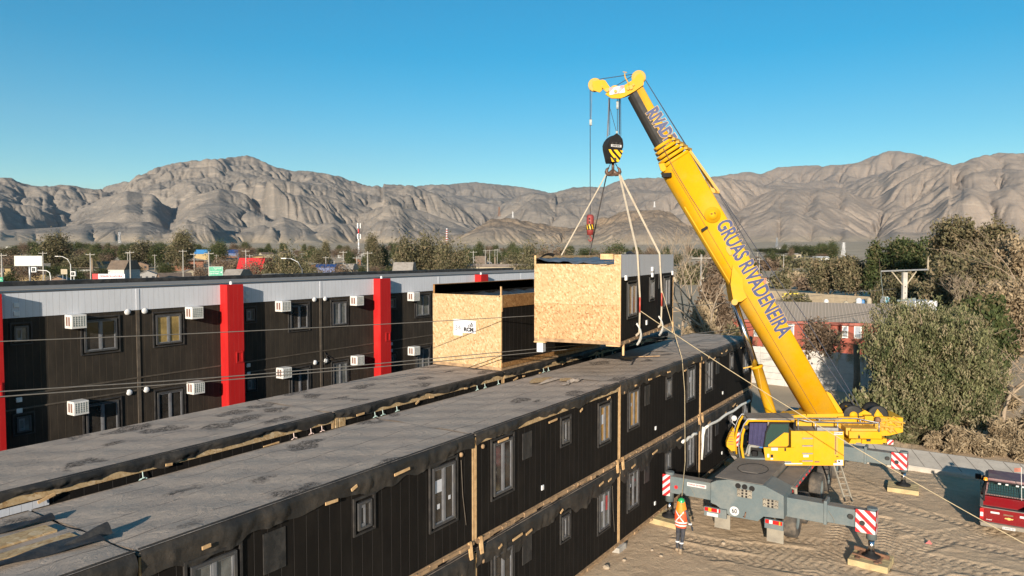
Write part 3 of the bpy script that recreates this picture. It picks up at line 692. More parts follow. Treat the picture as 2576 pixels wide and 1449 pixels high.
# box on the middle row
tb = crate_module((SX-.12, J0-.15+2*PIT+.05, Z2+.1+HT), 0, 'chipboard-ended module with the sheet numbered 34 standing on the middle row roof')
HB = 3.32
q = MB(); q.box(-3.40, -3.31, 0.02, 7.9, HB-.4, HB); q.build('parapet_board', M_osbe, tb)
q = MB(); q.box(-3.30, -.02, .03, 7.8, HB-.62, HB-.56); q.build('roof', M_plast, tb)
P = [[Vector((-3.25+3.1*j/14, .1+7.6*i/20, HB-.5+.05*math.sin(i*1.7+j*.9)+.05*math.sin(j*2.1)*math.cos(i*.8))) for j in range(15)] for i in range(21)]
q = MB(); q.grid(P); q.build('loose_membrane', M_plast, tb)
q = MB(); q.box(.002, .03, .02, 7.9, HB-.85, HB-.36); q.build('strand_strip', M_osbe, tb)
q = MB(); q.box(-.09, -.03, .0, 7.9, HB-.43, HB-.36); q.box(.0, .05, -.03, .05, HB-1.0, HB-.36); q.box(-.2, -.13, -.03, -.015, .12, .55); q.box(-.42, -.40, -.02, -.01, 0.12, .5); q.build('rail', M_lum, tb)
q = MB(); q.box(.002, .05, 0, LEN, .12, .30); q.build('strand_sill', M_osbe, tb)
loop_wire(tb, .03, 3.9, HB-.7, .10, M_wire_g, 5)
# sheets on the box: 34 and the builder's mark
def sheet(name, x0, x1, z0, z1, y=-.004): g = MB(); g.box(x0, x1, y-.004, y, z0, z1); return g.build(name, M_paper, tb)
pa = lambda px, py: W(tb, atpl(px, py, Vector((0, J0-.15+2*PIT+.05-.02, 0)), Vector((0, 1, 0))))
def rect(pxs, pys):
    a = pa(pxs[0], pys[1]); c = pa(pxs[1], pys[0]); return a.x, c.x, a.z, c.z
r1 = rect((1140.4, 1163), (803.5, 843)); s1 = sheet('number_sheet', *r1)
r2 = rect((1163.6, 1196.5), (807, 837)); s2 = sheet('logo_sheet', *r2, y=-.010)
M_ink = pm('black_ink', (0.02, 0.02, 0.022), .6); M_inkg = pm('grey_ink', (0.22, 0.22, 0.24), .6)
g = MB(); cx_ = (r1[0]+r1[1])/2; cz_ = (r1[2]+r1[3])/2
text_mb('34', .30, g, lambda x, y: Vector((cx_+x, -.018, cz_-.02+y)), bold=.0); g.build('numeral', M_inkg, s1)
g = MB(); cx2 = (r2[0]+r2[1])/2; cz2 = (r2[2]+r2[3])/2
text_mb('RCM', .21, g, lambda x, y: Vector((cx2-.02+x*1.1, -.026, cz2-.12+y)), bold=.012)
for (x0, w_, h_, cv) in ((-.045, .05, .07, 0), (.035, .055, .12, .03), (.115, .06, .18, .05)):
    pts = [(x0, 0), (x0+w_, 0), (x0+w_, h_*.55), (x0+w_*.45-cv*.3, h_), (x0+w_*.1-cv*.6, h_*.75), (x0+w_*.35, h_*.4)]
    g.prism([Vector((cx2+a, -.026, cz2+.005+b_)) for a, b_ in pts], (0, -.001, 0))
g.build('logo', M_ink, s2)
# hanging module
HP = Vector(wxy(3.95, 26.75, 0)); HROT = -math.radians(90-0)+0
_d = (wxy(7.85, 35.3)-wxy(3.95, 26.75)).normalized()
hrz = math.atan2(-_d.x, _d.y)
HMZ = 6.98
th = crate_module((HP.x, HP.y, HMZ), hrz, 'black module with chipboard end hanging from the crane slings', hang=True, LEN_=8.9)
HH = 3.32
q = MB(); q.box(-.02, .012, .05, 8.88, HH-.84, HH); q.build('white_band', M_corr, th)
for wv in (('big', .95, 2.15, .98, 2.2, M_glassO), ('small', 4.35, 5.0, 1.45, 2.25, M_glassG), ('big', 6.85, 8.0, .98, 2.25, M_glassG)): win(th, *wv)
for (y, z) in ((.55, HH-.87), (4.6, HH-.62), (4.6, HH-.86), (8.5, HH-.87)):
    g = MB(); g.bevbox(.012, .10, y-.10, y+.10, z-.10, z+.10, .03); g.build('wall_lamp' if y < 1 or y > 8 else 'vent_box', M_wht, th)
g = MB(); g.bevbox(.0, .05, 3.7, 3.9, .42, .62, .015); g.build('socket_box', M_wht, th)
for y in (2.3, 5.9): g = MB(); g.box(.001, .02, y, y+.5, HH-1.5, HH-.85); g.build('cover_panel', M_plast, th)
P = [[Vector((-3.35+3.1*j/16, .05+8.6*i/24, HH-.33+.18*(1-j/16)+.035*math.sin(i*1.7+j*1.3)+.03*math.sin(j*2.1+i))) for j in range(17)] for i in range(25)]
for j in range(17): P[0][j].y = -.06-.05*math.sin(j*2.2); P[0][j].z -= .07
M_memb = pm('grey_membrane', (0.13, 0.14, 0.155), .45, (0.06, 0.065, 0.07), 1.5, bmp=.02, bsc=4)
q = MB(); q.grid(P); q.build('roof_membrane', M_memb, th)
q = MB(); q.grid([[Vector((-3.3+.55*u+.08*v, .0-.10*v+.3, HH-.16+.12*math.sin(u*2.6)+.05*v)) for u in [i/6 for i in range(7)]] for v in (0, 1, 2)]); q.build('torn_membrane', M_plast, th)
q = MB(); q.grid([[Vector((-1.0+.5*u, 3.6+.7*v, HH-.1+.25*math.sin(u*PI)*math.sin(v*PI*.8+.3))) for u in [i/6 for i in range(7)]] for v in [i/5 for i in range(6)]]); q.build('membrane_bundle', M_plast, th)
q = MB(); q.box(-1.6, -1.05, 2.6, 2.65, HH-.2, HH+.02); q.build('roof_board', M_lum, th)
q = MB(); q.box(-3.40, -3.33, .0, 8.9, HH-.14, HH-.04); q.build('parapet_board', M_lum, th)
for a_ in ((-3.25, -3.19, -.025, -.004, .08, .42), (-.23, -.17, -.025, -.004, .08, .42), (-3.4, -2.92, -.05, .1, -.05, -.004), (-.52, .0, -.05, .1, -.05, -.004), (-.02, .05, .35, .43, -.42, .04), (.02, .09, 8.6, 8.68, -.35, .15)): q = MB(); q.box(*a_); q.build('spacer_block', M_lum, th)
q = MB(); q.box(-3.3, -3.05, .02, .3, -.42, -.055); q.build('foam_pad', M_paper, th)
g = MB(); ragged_beam(g, .02, .02, .05, .1, 8.7, -.03, .09, random.Random(4)); g.build('sill_blocking', M_lumd, th)
# ================================================================ finished three-storey building (left)
BX = -25.8
fb = empty('apartment_building', (BX, 15.0, GZ), 0, 'finished black three-storey building with white top band and red pillars', 'building')
Y0b, Y1b = -14.5-15, 50.2-15                  # local y from the joint at 15
ZT = 9.07-GZ; ZB = 8.29-GZ; R9 = 8.72
def lb(x0, x1, y0, y1, z0, z1, name, m): g = MB(); g.box(x0, x1, y0, y1, z0, z1); return g.build(name, m, fb)
lb(-9.0, 0, Y0b, Y1b, 0, ZB, 'wall', M_brown)
lb(-.30, .03, Y0b, Y1b, ZB+.002, ZT, 'white_band', M_white)
lb(-.36, -.05, Y0b, Y1b, ZT+.002, ZT+.05, 'parapet_cap', M_frame)
M_roofg = pm('grey_roof_sheet', (0.23, 0.215, 0.20), .9, (0.28, 0.25, 0.22), .6, spec=.05)
g = MB(); g.grid([[Vector((x, y, z)) for x, z in ((-2.01, ZT-.1), (-2.02, ZT+.03), (-3.6, ZT+.035), (-6.3, ZT-.02))] for y in (Y0b, -8, 0, 8, 16, 24, Y1b)], False); g.build('roof_sheet', M_roofg, fb)
lb(-2.0, -.37, Y0b, Y1b, ZT-.12, ZT-.005, 'black_roof_strip', M_plast)  # flat black strip filling the gap between parapet cap and roof sheet
lb(-6.75, -6.35, Y0b, Y1b, ZT-.30, ZT+.16, 'far_parapet', M_plast)
for k in range(-3, 4):
    yy = k*R9
    if not Y0b < yy < Y1b: continue
    lb(.0, .035, yy-.06, yy+.06, 0, ZB+.0, 'joint_cover', M_dust); lb(.031, .045, yy-.06, yy+.06, ZB+.004, ZT-.01, 'white_joint_cover', M_white)
for zz in (5.83, 5.38, 2.95, 2.5):
    g = MB(); g.box(.0, .03, Y0b, Y1b, zz-GZ-.03, zz-GZ+.02); g.build('storey_trim', M_dust, fb)
def pillar(yc):
    g = MB(); g.box(0.001, .48, yc-.375, yc+.375, 0, ZT+.02); o = g.build('pillar', M_red, fb)
    g = MB(); g.box(.02, .46, yc-.38, yc-.376, 0, ZT+.015); g.build('side_cladding', M_redx, o)
    for (z0, z1) in ((5.92, 6.37), (3.1, 3.55)):
        h = MB(); ya, yb = yc-.02, yc+.30
        for e in ((ya, ya+.05, z0, z1), (yb-.05, yb, z0, z1), (ya+.05, yb-.05, z1-.05, z1), (ya+.05, yb-.05, z0, z0+.05)): h.box(.481, .51, e[0], e[1], e[2]-GZ, e[3]-GZ)
        h.build('hatch_frame', pm('red_paint', (0.42, 0.010, 0.010), .5), o)
    k = MB(); k.lathe([(0, .13), (.05, .12), (.06, .0)], (.2, yc, ZT+.02), 10); k.build('roof_vent', M_wht, o)
M_acw = pm('white_enamel', (0.55, 0.55, 0.54), .4, (0.48, 0.46, 0.42), 5); M_acg = pm('ac_grille', (0.16, 0.19, 0.18), .5, (0.08, 0.09, 0.09), 6); M_louv = pm('ac_side_vent', (0.18, 0.10, 0.08), .6)
def ac_unit(y, z, label):
    t = empty('air_conditioner', (BX, y, z), 0, label, 'air conditioner', 'window air conditioners on the finished building')
    g = MB(); d = .45; w_ = .50; h = .46
    g.bevbox(.002, d, 0, w_, 0, h, .015); g.build('body', M_acw, t)
    g = MB(); g.box(d+.001, d+.006, .04, w_-.04, .07, h-.05); f = g.build('grille', M_acg, t)
    g = MB()
    for i in range(6): q = .04+(w_-.08)*i/5; g.box(d+.007, d+.014, q-.008, q+.008, .07, h-.05)
    for i in range(6): q = .07+(h-.12)*i/5; g.box(d+.0075, d+.012, .04, w_-.04, q-.005, q+.005)
    g.build('grille_bars', M_acw, f)
    for q in (.10, .25): g = MB(); g.box(q, q+.10, -.006, -.001, .09, h-.07); g.build('side_vent', M_louv, t)
def lamp_disc(y, z, label):
    g = MB(); g.lathe([(0, .075), (.07, .07), (.10, .05), (.11, .0)], (0, 0, 0), 16, Vector((1, 0, 0)))
    o = g.build('wall_lamp', M_wht); o.location = (BX+.002, y, z); tag(o, label, 'lamp', 'round wall lamps on the finished building')
oddn = {0: 'leftmost', 1: 'left of the first full red pillar', 2: 'right of the first full red pillar', 3: 'left of the second red pillar', 4: 'right of the second red pillar', 5: 'left of the third red pillar', 6: 'right of the third red pillar'}
sto = {2: 'top row', 1: 'middle row', 0: 'bottom row'}
ki = 0
for k, pc in enumerate((10.08, 18.80, 27.60, 36.3, 45.0)): pillar(pc-15.0)
pillar(1.3-15.0)
for st in (2, 1, 0):
    dz = (st-2)*2.9
    pts = [(12.49, 'right of the red pillar at the left frame edge'), (16.88, 'just left of the first full red pillar'), (21.14, 'just right of the first full red pillar'), (25.6, 'just left of the second full red pillar'), (29.8, 'just right of the second full red pillar'), (34.2, 'left of the third red pillar')]
    for y, where in pts: ac_unit(y, 7.83+dz, 'white air conditioner, %s, %s' % (sto[st], where))
    for y, nm in ((14.63, 'left one of the pair between the first two pillars'), (15.27, 'right one of the pair between the first two pillars'), (23.35, 'left one of the pair between the full pillars'), (24.0, 'right one of the pair between the full pillars'), (32.1, 'left one of the pair behind the chipboard box'), (32.8, 'right one of the pair behind the chipboard box')):
        lamp_disc(y, 8.24+dz, 'round lamp, %s, %s' % (sto[st], nm))
    for j, (a, b_) in enumerate(((13.10, 14.22), (15.68, 16.70), (21.95, 22.95), (24.45, 25.35), (30.5, 31.6), (33.0, 34.0), (4.3, 5.4), (7.0, 8.1))):
        win(fb, 'big', a-15, b_-15, 6.95+dz-GZ, 8.05+dz-GZ, M_glassY if (j == 1 and st == 2) else (M_glassG if j in (3, 4) else M_glass), x=.0)
    for y in (10.95, 19.62, 28.4, 37.1):
        win(fb, 'small', y-15, y+.42-15, 7.52+dz-GZ, 8.02+dz-GZ, M_glassG)
        for zz in (8.35, 8.62) if st == 2 else (8.15, 8.5):
            g = MB(); g.bevbox(.031 if st == 2 else .002, .06, y-15, y+.17-15, zz+dz-GZ, zz+.15+dz-GZ, .01); g.build('vent_cover', M_wht, fb)
g = MB(); g.tube([(.05, 8.9, 5.75-GZ), (.07, 9.15, 5.3-GZ), (.06, 8.85, 5.2-GZ), (.05, 9.05, 5.6-GZ), (.06, 9.5, 5.35-GZ)], .02, 5); g.build('hanging_cable', M_blk, fb)
# ================================================================ yard of churned sand
def dirt_mat():
    m, nt, b = newmat('sandy_yard'); co = coord(nt, 'World')
    n1 = noise(nt, co, .35, 6, .6); n2 = noise(nt, co, 3.2, 7, .7); n3 = noise(nt, co, 11, 5, .7, 0, (1, .35, 1))
    col = mixc(nt, ramp(nt, n1, .35, .68), (0.54, 0.405, 0.27), (0.46, 0.34, 0.225))
    col = mixc(nt, mth(nt, 'MULTIPLY', ramp(nt, n2, .5, .75), .45), col, (0.34, 0.245, 0.155))
    col = mixc(nt, mth(nt, 'MULTIPLY', ramp(nt, n3, .55, .8), .25), col, (0.56, 0.44, 0.30))
    nt.links.new(col, b.inputs['Base Color']); setin(b, Roughness=.97, Specular_IOR_Level=.05)
    bump(nt, b, mth(nt, 'ADD', noise(nt, co, 9, 6, .75), mth(nt, 'MULTIPLY', n3, .4)), .06, .8); return m
M_dirt = dirt_mat()
ys = np.arange(12.0, 66, .075); xs = np.arange(-11.6, 19.0, .075)
Xg, Yg = np.meshgrid(xs, ys, indexing='ij')
Zg = 0.022*(fbm(Xg/1.8, Yg/1.8, 3, 7)-.5)*2
ra = fbm(Xg/.36+3, Yg/.24, 3, 31, .6); clod = np.clip((ra-.46)/.22, 0, 1)**.7*.024
mask = np.clip((fbm(Xg/5, Yg/5, 3, 99)-.36)/.2, .18, 1)
Zg += clod*mask+.022*(fbm(Xg/.22, Yg/.22, 2, 57)-.5)
def track(cx_, cy_, R, a0, a1, w_=.42, lug=.30, dep=.025):
    global Zg
    r = np.hypot(Xg-cx_, Yg-cy_); th_ = np.degrees(np.arctan2(Yg-cy_, Xg-cx_)); d = r-R
    on = (np.abs(d) < w_) & (th_ > a0) & (th_ < a1); e = np.clip((w_-np.abs(d))/.12, 0, 1); s_ = np.radians(th_)*R
    tread = .020*np.sign(np.sin(2*PI*(s_+np.abs(d)*.5)/lug))*np.clip(1-np.abs(d)/w_*.6, 0, 1)
    Zn_ = -dep+tread+.012*(fbm(Xg/.5, Yg/.5, 2, 3)-.5)
    rim = .008*np.exp(-((np.abs(d)-w_-.05)/.07)**2)*((th_ > a0) & (th_ < a1))
    Zg = np.where(on, Zg*(1-e)+Zn_*e, Zg)+rim
for a_ in ((-8.0, 44.0, 18.6, -95, -60), (-9.2, 44.6, 18.2, -92, -58), (14, 20, 19.2, 120, 172), (15.5, 21, 19.4, 125, 172), (-30, 28, 25.6, -12, 14), (-30, 28, 27.2, -14, 10), (6, 40, 14.2, 190, 200), (-2, 14, 12.6, 70, 118), (-2, 14, 13.7, 65, 112), (-1.5, 13, 15.9, 66, 108), (20, 45, 22.0, 150, 180), (20, 45, 23.6, 150, 180), (2, 48, 14.5, -120, -70), (2, 47.5, 16.3, -125, -60), (-1, 22.5, 6.2, 60, 130), (-.5, 22.2, 7.0, 58, 128)): track(*a_)
edge = np.clip(np.minimum(Xg+11.6, np.minimum(19-Xg, np.minimum(Yg-12, 66-Yg)))/1.2, 0, 1)
Zg = GZ+Zg*edge-.05*(1-edge)
V = np.stack([Xg, Yg, Zg], -1).reshape(-1, 3); n0, n1_ = Xg.shape; I = np.arange(n0*n1_).reshape(n0, n1_)
me = np_mesh('dirt_yard', V, np.stack([I[:-1, :-1], I[1:, :-1], I[1:, 1:], I[:-1, 1:]], -1).reshape(-1, 4), M_dirt)
tag(link('dirt_yard', me), kind='structure')
def yard_z(x, y):
    i = int(round((x+11.6)/.075)); j = int(round((y-12)/.075)); return float(Zg[min(max(i, 0), n0-1), min(max(j, 0), n1_-1)])
# small stones
M_stone = pm('pale_stone', (0.40, 0.32, 0.23), .9, (0.28, 0.22, 0.16), 4, bmp=.01)
# ================================================================ concrete strip along the back of the yard
M_slab = pm('concrete_slab', (0.43, 0.385, 0.325), .9, (0.33, 0.295, 0.25), .9, bmp=.008, bsc=12)
A0 = atz(1960, 1118, GZ+.25); A1 = atz(2284, 1170, GZ+.25); A2 = atz(2576, 1213, GZ+.25); A3 = atz(2860, 1255, GZ+.25)
kb = [Vector((p.x, p.y, 0)) for p in (A0, A1, A2, A3)]
off = Vector((RT.x*.18+FW.x, RT.y*.18+FW.y, 0)).normalized()
g = MB(); rows = []
for p in kb:
    q = p; rows.append([Vector((q.x, q.y, GZ-.4)), Vector((q.x, q.y, GZ+.18)), Vector((q.x, q.y, GZ+.24))+off*.06, q+off*.16+Vector((0, 0, GZ+.25)), q+off*2.05+Vector((0, 0, GZ+.62)), q+off*2.2+Vector((0, 0, GZ+.60)), q+off*2.25+Vector((0, 0, GZ-.5))])
g.grid(rows, False); kerb = tag(g.build('concrete_strip', M_slab), 'long sloping concrete strip with joints along the back edge of the dirt yard', 'kerb')
M_joint = pm('dark_joint', (0.12, 0.10, 0.085), .9)
L_ = (kb[3]-kb[0]); n = 9
for i in range(1, n*2):
    t_ = i/(n*2.0); seg = t_*3; j = min(2, int(seg)); fr = seg-j; p = kb[j].lerp(kb[j+1], fr); u_ = (kb[j+1]-kb[j]).normalized()*.015
    q = MB(); a = p+off*.2+Vector((0, 0, GZ+.262)); b_ = p+off*2.0+Vector((0, 0, GZ+.618)); q.quad(a-u_, a+u_, b_+u_, b_-u_); o = q.build('expansion_joint', M_joint, kerb)
# dark drop behind the strip and rough ground beyond
# ================================================================ white concrete panel wall (right, behind the crane)
M_wpan = pm('whitewashed_concrete', (0.46, 0.435, 0.395), .85, (0.36, 0.34, 0.31), 1.2, bmp=.012, bsc=6)
def panel_wall(p0, p1, h, n, label, mat=M_wpan, rows_=6, thick=.12):
    d = Vector(p1)-Vector(p0); L = d.length; rz = math.atan2(d.y, d.x)
    t = empty('panel_wall', tuple(p0), rz, label, 'wall')
    for i in range(n+1):
        g = MB(); g.box(i*L/n-.08, i*L/n+.08, -.09, .09, 0, h+.02); g.build('post', mat, t)
    for i in range(n):
        for r in range(rows_):
            g = MB(); g.bevbox(i*L/n+.085, (i+1)*L/n-.085, -thick/2, thick/2, h*r/rows_+.008, h*(r+1)/rows_-.008, .015); g.build('panel', mat, t)
    return t
pw0 = wxy(18.9, 61.8, GZ-.1); pw1 = wxy(31.5, 51.5, GZ-.1)
pw = panel_wall(pw0, pw1, 3.1, 8, 'whitewashed concrete panel wall behind the crane boom')
# warning board on that wall
pn = Vector((math.sin(pw.rotation_euler.z), -math.cos(pw.rotation_euler.z), 0))
g = WB(); O_ = Vector(pw0)+pn*.12
q4 = [atpl(x, y, O_, pn) for x, y in ((2003, 901), (2028.5, 901), (2028.5, 889.5), (2003, 889.5))]
sb = empty('wall_sign', tuple(q4[0]), pw.rotation_euler.z, 'white sign with yellow top strip on the white concrete wall', 'sign')
g = WB(); g.prism([W(sb, q)*1.0 for q in q4], (0, .02, 0)); MB.build(g, 'board', M_paper, sb)
M_ylw = pm('sign_yellow', (0.75, 0.70, 0.05), .5)
a, c = W(sb, q4[3]), W(sb, q4[2]); hz = a.z-.11
g = MB(); g.box(a.x+.02, c.x-.02, -.012, -.002, hz, a.z-.01); g.build('yellow_strip', M_ylw, sb)
g = MB(); wS = c.x-a.x
text_mb('CUIDADO', .085, g, lambda x, y: Vector((a.x+wS/2+x, -.014, hz+.05+y)), .002); text_mb('SALIDA DE', .10, g, lambda x, y: Vector((a.x+wS/2+x, -.006, hz-.09+y)), .003); text_mb('CAMIONES', .10, g, lambda x, y: Vector((a.x+wS/2+x, -.006, hz-.2+y)), .003)
g.build('lettering', M_ink, sb)
# ================================================================ long red building
M_redw = groove_mat('red_siding', (0.25, 0.060, 0.038), (0.15, 0.032, 0.02), .22, axis='Z', dirt=(0.30, 0.12, 0.08), dirt_amt=.4, gw=.06)
M_rredr = groove_mat('grey_brown_roof_sheet', (0.42, 0.32, 0.23), (0.36, 0.275, 0.195), .35, axis='X', dirt=(0.40, 0.32, 0.245), dirt_amt=.5, gw=.2)
e0 = wxy(20.0, 80.8, 0); e1 = wxy(43.5, 71.0, 0); dv = e1-e0; Lr = dv.length
rb = empty('long_building', tuple(e0), math.atan2(dv.y, dv.x), 'long red timber building with low grey-brown roof behind the crane boom', 'building')
def rl(x0, x1, y0, y1, z0, z1, nm, m, par=None): g = MB(); g.box(x0, x1, y0, y1, z0, z1); return g.build(nm, m, par or rb)
rl(0.2, Lr-.2, 0.4, 14, -1, 3.2, 'wall', M_redw)
rl(-.3, Lr+.3, -.05, -.01, 3.05, 3.32, 'fascia', pm('red_fascia', (0.28, 0.066, 0.04), .6))
g = MB(); P = [[Vector((x, y, z)) for y, z in ((-.15, 3.36), (13, 4.55), (13.2, 4.55), (19, 3.4))] for x in (-.5, Lr*.5, Lr+.5)]; P = [[v if not (i == 2 and j in (1, 2)) else v+Vector((-4, 0, 0)) for j, v in enumerate(r)] for i, r in enumerate(P)]; g.grid(P, False); g.build('roof', M_rredr, rb)
M_wfr = pm('white_frame', (0.62, 0.60, 0.56), .5); M_gb = pm('curtained_glass', (0.24, 0.27, 0.31), .3, (0.16, 0.17, 0.19), 3)
On = Vector((math.sin(rb.rotation_euler.z), -math.cos(rb.rotation_euler.z), 0)); Ow = Vector(e0)-On*.4
for (xa, xb, ya, yb) in ((1896, 1910, 815, 846), (1912, 1918, 806, 850), (1833, 1838, 813, 835), (1858, 1874, 812, 832), (2118, 2134, 820, 850), (2148, 2168, 820, 851), (2012, 2027, 817, 849) if False else (1984, 1998, 815, 848), (2026, 2042, 815, 849), (2262, 2280, 830, 850)):
    p = W(rb, atpl(xa, yb, Ow, On)); q = W(rb, atpl(xb, ya, Ow, On))
    f = rl(p.x, q.x, .34, .398, p.z, q.z, 'window', M_wfr); rl(p.x+.1, q.x-.1, .32, .338, p.z+.1, q.z-.1, 'pane', M_gb, f)
for i, (xa, xb, ya, yb) in enumerate(((1947, 1963, 805, 817), (1978, 1999, 806, 820), (2052, 2071, 809, 823))):
    p = W(rb, atpl(xa, yb, Ow+On*.3, On)); q = W(rb, atpl(xb, ya, Ow+On*.3, On)); cpos = rb.matrix_world
    t = empty('outdoor_unit', tuple(Matrix.Translation(rb.location) @ Matrix.Rotation(rb.rotation_euler.z, 4, 'Z') @ Vector(((p.x+q.x)/2, .38, p.z))), rb.rotation_euler.z, ['leftmost white cooling unit on the red wall, half hidden by the boom', 'middle white cooling unit on the red wall, above a white window', 'rightmost white cooling unit on the red wall, shaded by dry twigs'][i], 'cooling unit', 'cooling units on the red building')
    w_ = (q.x-p.x)/2; g = MB(); g.bevbox(-w_, w_, -.32, 0, 0, q.z-p.z, .03); g.build('casing', M_acw, t)
    g = MB(); g.lathe([(0, .02), (.2, .02), (.24, .0)], (-.05, -.322, (q.z-p.z)/2), 14, Vector((0, -1, 0))); g.build('fan_guard', M_acg, t)
# ================================================================ mobile crane
M_yel = pm('crane_yellow', (0.53, 0.275, 0.004), .6, (0.47, 0.275, 0.035), .7, spec=.15, fine=.08)
M_yeld = pm('crane_yellow_dusty', (0.47, 0.265, 0.035), .6, (0.42, 0.26, 0.075), 2.0, spec=.3)
M_grey = pm('carrier_grey', (0.098, 0.125, 0.132), .6, (0.15, 0.162, 0.155), 1.6, spec=.35, bmp=.002)
M_greyd = pm('carrier_deck_dusty', (0.20, 0.175, 0.15), .85, (0.14, 0.125, 0.11), 1.5, spec=.1)
M_bk = pm('black_paint', (0.010, 0.010, 0.011), .7, (0.018, 0.017, 0.016), 3, spec=.2)
M_grease = pm('greased_steel', (0.022, 0.021, 0.020), .6, (0.012, 0.012, 0.012), 3, spec=.25)
M_blue = pm('blue_letter', (0.012, 0.026, 0.10), .6, (0.03, 0.045, 0.12), 6)
M_tire = pm('dusty_tyre', (0.05, 0.045, 0.04), .85, (0.16, 0.13, 0.10), 3, bmp=.01)
M_rub = pm('pale_mudflap', (0.24, 0.215, 0.17), .85, (0.18, 0.16, 0.13), 3)
M_chrome, nt, b = newmat('chromed_rod'); setin(b, Base_Color=(0.55, 0.55, 0.57, 1), Metallic=1.0, Roughness=.16)
M_rope = pm('wire_rope', (0.045, 0.05, 0.07), .5)
M_rst = pm('rust_brown', (0.20, 0.10, 0.055), .8, (0.10, 0.055, 0.035), 4)
M_whr = pm('reflective_white', (0.50, 0.50, 0.50), .5, (0.45, 0.45, 0.45), 6); M_rdr = pm('reflective_red', (0.55, 0.02, 0.025), .4, (0.48, 0.02, 0.02), 6)
M_org = pm('amber_lens', (0.80, 0.30, 0.02), .3); M_redl = pm('red_lens', (0.50, 0.012, 0.012), .3)
M_tint, nt, b = newmat('tinted_glass'); setin(b, Base_Color=(0.02, 0.045, 0.04, 1), Roughness=.06, Specular_IOR_Level=.8)
M_curt = pm('blue_curtain', (0.04, 0.037, 0.095), .9, (0.028, 0.026, 0.07), 5)
M_wdp = pm('timber_pad', (0.42, 0.33, 0.17), .85, (0.28, 0.21, 0.11), 3, bmp=.006)
CXc, CYc = -7.20, 32.0
crane = empty('mobile_crane', (CXc, CYc, GZ), 0, 'yellow mobile crane with grey outriggers and long lettered boom', 'crane')
CG = crane.location
def cw(mb, name, m, par=None): return WB.build(mb, name, m, par if par is not None else crane)
def stripes(mbR, mbW, o, ux, uz, wd, hg, nrm, n=5, sl=1.0, thick=.006):
    """red and white slanted bands on a plate, cut to its outline; o lower-left corner"""
    def clip(poly, a, c, keep):
        out = []
        for i in range(len(poly)):
            p, q = poly[i], poly[(i+1) % len(poly)]
            dp = keep*(p[0]*a[0]+p[1]*a[1]-c); dq = keep*(q[0]*a[0]+q[1]*a[1]-c)
            if dp >= 0: out.append(p)
            if dp*dq < 0: t_ = dp/(dp-dq); out.append((p[0]+(q[0]-p[0])*t_, p[1]+(q[1]-p[1])*t_))
        return out
    rect_ = [(0, 0), (wd, 0), (wd, hg), (0, hg)]; a = (1.0, sl); lo = min(x+sl*y for x, y in rect_); hi = max(x+sl*y for x, y in rect_); st_ = (hi-lo)/(2*n)
    for i in range(2*n):
        p = clip(clip(rect_, a, lo+i*st_, 1), a, lo+(i+1)*st_, -1)
        if len(p) > 2: (mbR if i % 2 == 0 else mbW).prism([o+ux*x+uz*y for x, y in p], nrm*thick)
# ---------------- carrier (aligned with the building rows)
X0c, X1c = -8.62, -5.78
UP = Vector((0, 0, 1)); XX = Vector((1, 0, 0)); YY = Vector((0, 1, 0))
g = WB()
YR = 26.75                                                     # rear end
prof = [(-8.40, 1.05), (-8.20, 1.0), (-7.66, .68), (-6.68, .69), (-6.48, .90), (-5.78, .95), (-5.80, 1.77), (-6.45, 2.02), (-7.78, 2.02), (-8.19, 1.92), (-8.40, 1.80)]
g.prism([Vector((x, YR, z+GZ+.3-.0)) for x, z in prof], (0, 1.35, 0)); body = cw(g, 'chassis', M_grey)
g = WB(); g.box(X0c+.9, X1c-.9, YR+1.36, 40.2, .75, 1.62); g.box(X0c+.02, X1c-.02, YR+1.7, 40.0, 1.45, 1.64); g.box(X0c+.1, X1c-.1, 38.2, 40.6, .5, 2.2); cw(g, 'frame', M_grey)
g = WB(); g.box(X0c+.35, X1c-.75, YR+.06, 29.9, 2.021, 2.035); g.box(X0c+.3, X1c-.85, 27.9, 36.0, 1.66, 1.97); g.box(X1c-.75, X1c-.05, 28.2, 37.0, 1.645, 1.70)
dk = cw(g, 'deck', M_greyd)
g = WB(); ring = [Vector((-7.35+.55*math.cos(q), 28.6+.75*math.sin(q), 2.042)) for q in [2*PI*i/20 for i in range(21)]]; g.tube(ring, .012, 4); cw(g, 'deck_ring', M_bk, dk)
g = WB(); g.bevbox(X0c+.95, X1c-1.25, 28.05, 29.1, 2.036, 2.05, .006); cw(g, 'hatch_lid', M_greyd, dk)
g = WB()
for i in range(14): g.box(X1c-.02, X1c+.004, 28.2+i*.6, 28.42+i*.6, 1.50, 1.58)
cw(g, 'reflector_strip', M_rdr)
# rear face details
def rear(x, z, y=YR): return Vector((x, y, z))
for (cx_, cz_) in ((-7.16, 1.62), (-6.24, 1.42)):
    g = WB(); g.bevbox(cx_-.27, cx_+.27, YR-.03, YR-.002, cz_-.15, cz_+.15, .02); o = cw(g, 'perforated_plate', M_rub)
    g = WB()
    for i in (-1, 0, 1):
        for j in (-.07, .07): g.box(cx_+j-.035, cx_+j+.035, YR-.036, YR-.031, cz_+i*.105-.035, cz_+i*.105+.035)
    for sx in (-.2, .2):
        for sz in (-.08, .08): g.tube([Vector((cx_+sx+.045*math.cos(q), YR-.034, cz_+sz+.05*math.sin(q))) for q in [PI*i/6 for i in range(7)]], .008, 4)
    cw(g, 'plate_holes', M_bk, o)
g = WB()
for x, z in ((-7.40, 1.86), (-7.16, 1.86), (-6.90, 1.84)): g.cyl(Vector((x, YR-.02, z)), Vector((x, YR-.0, z)), .10, 14)
cw(g, 'rear_disc', M_bk)
g = WB(); g.cyl(Vector((-7.52, YR-.012, .90)), Vector((-7.52, YR-.001, .90)), .17, 24); o = cw(g, 'speed_disc', M_whr)
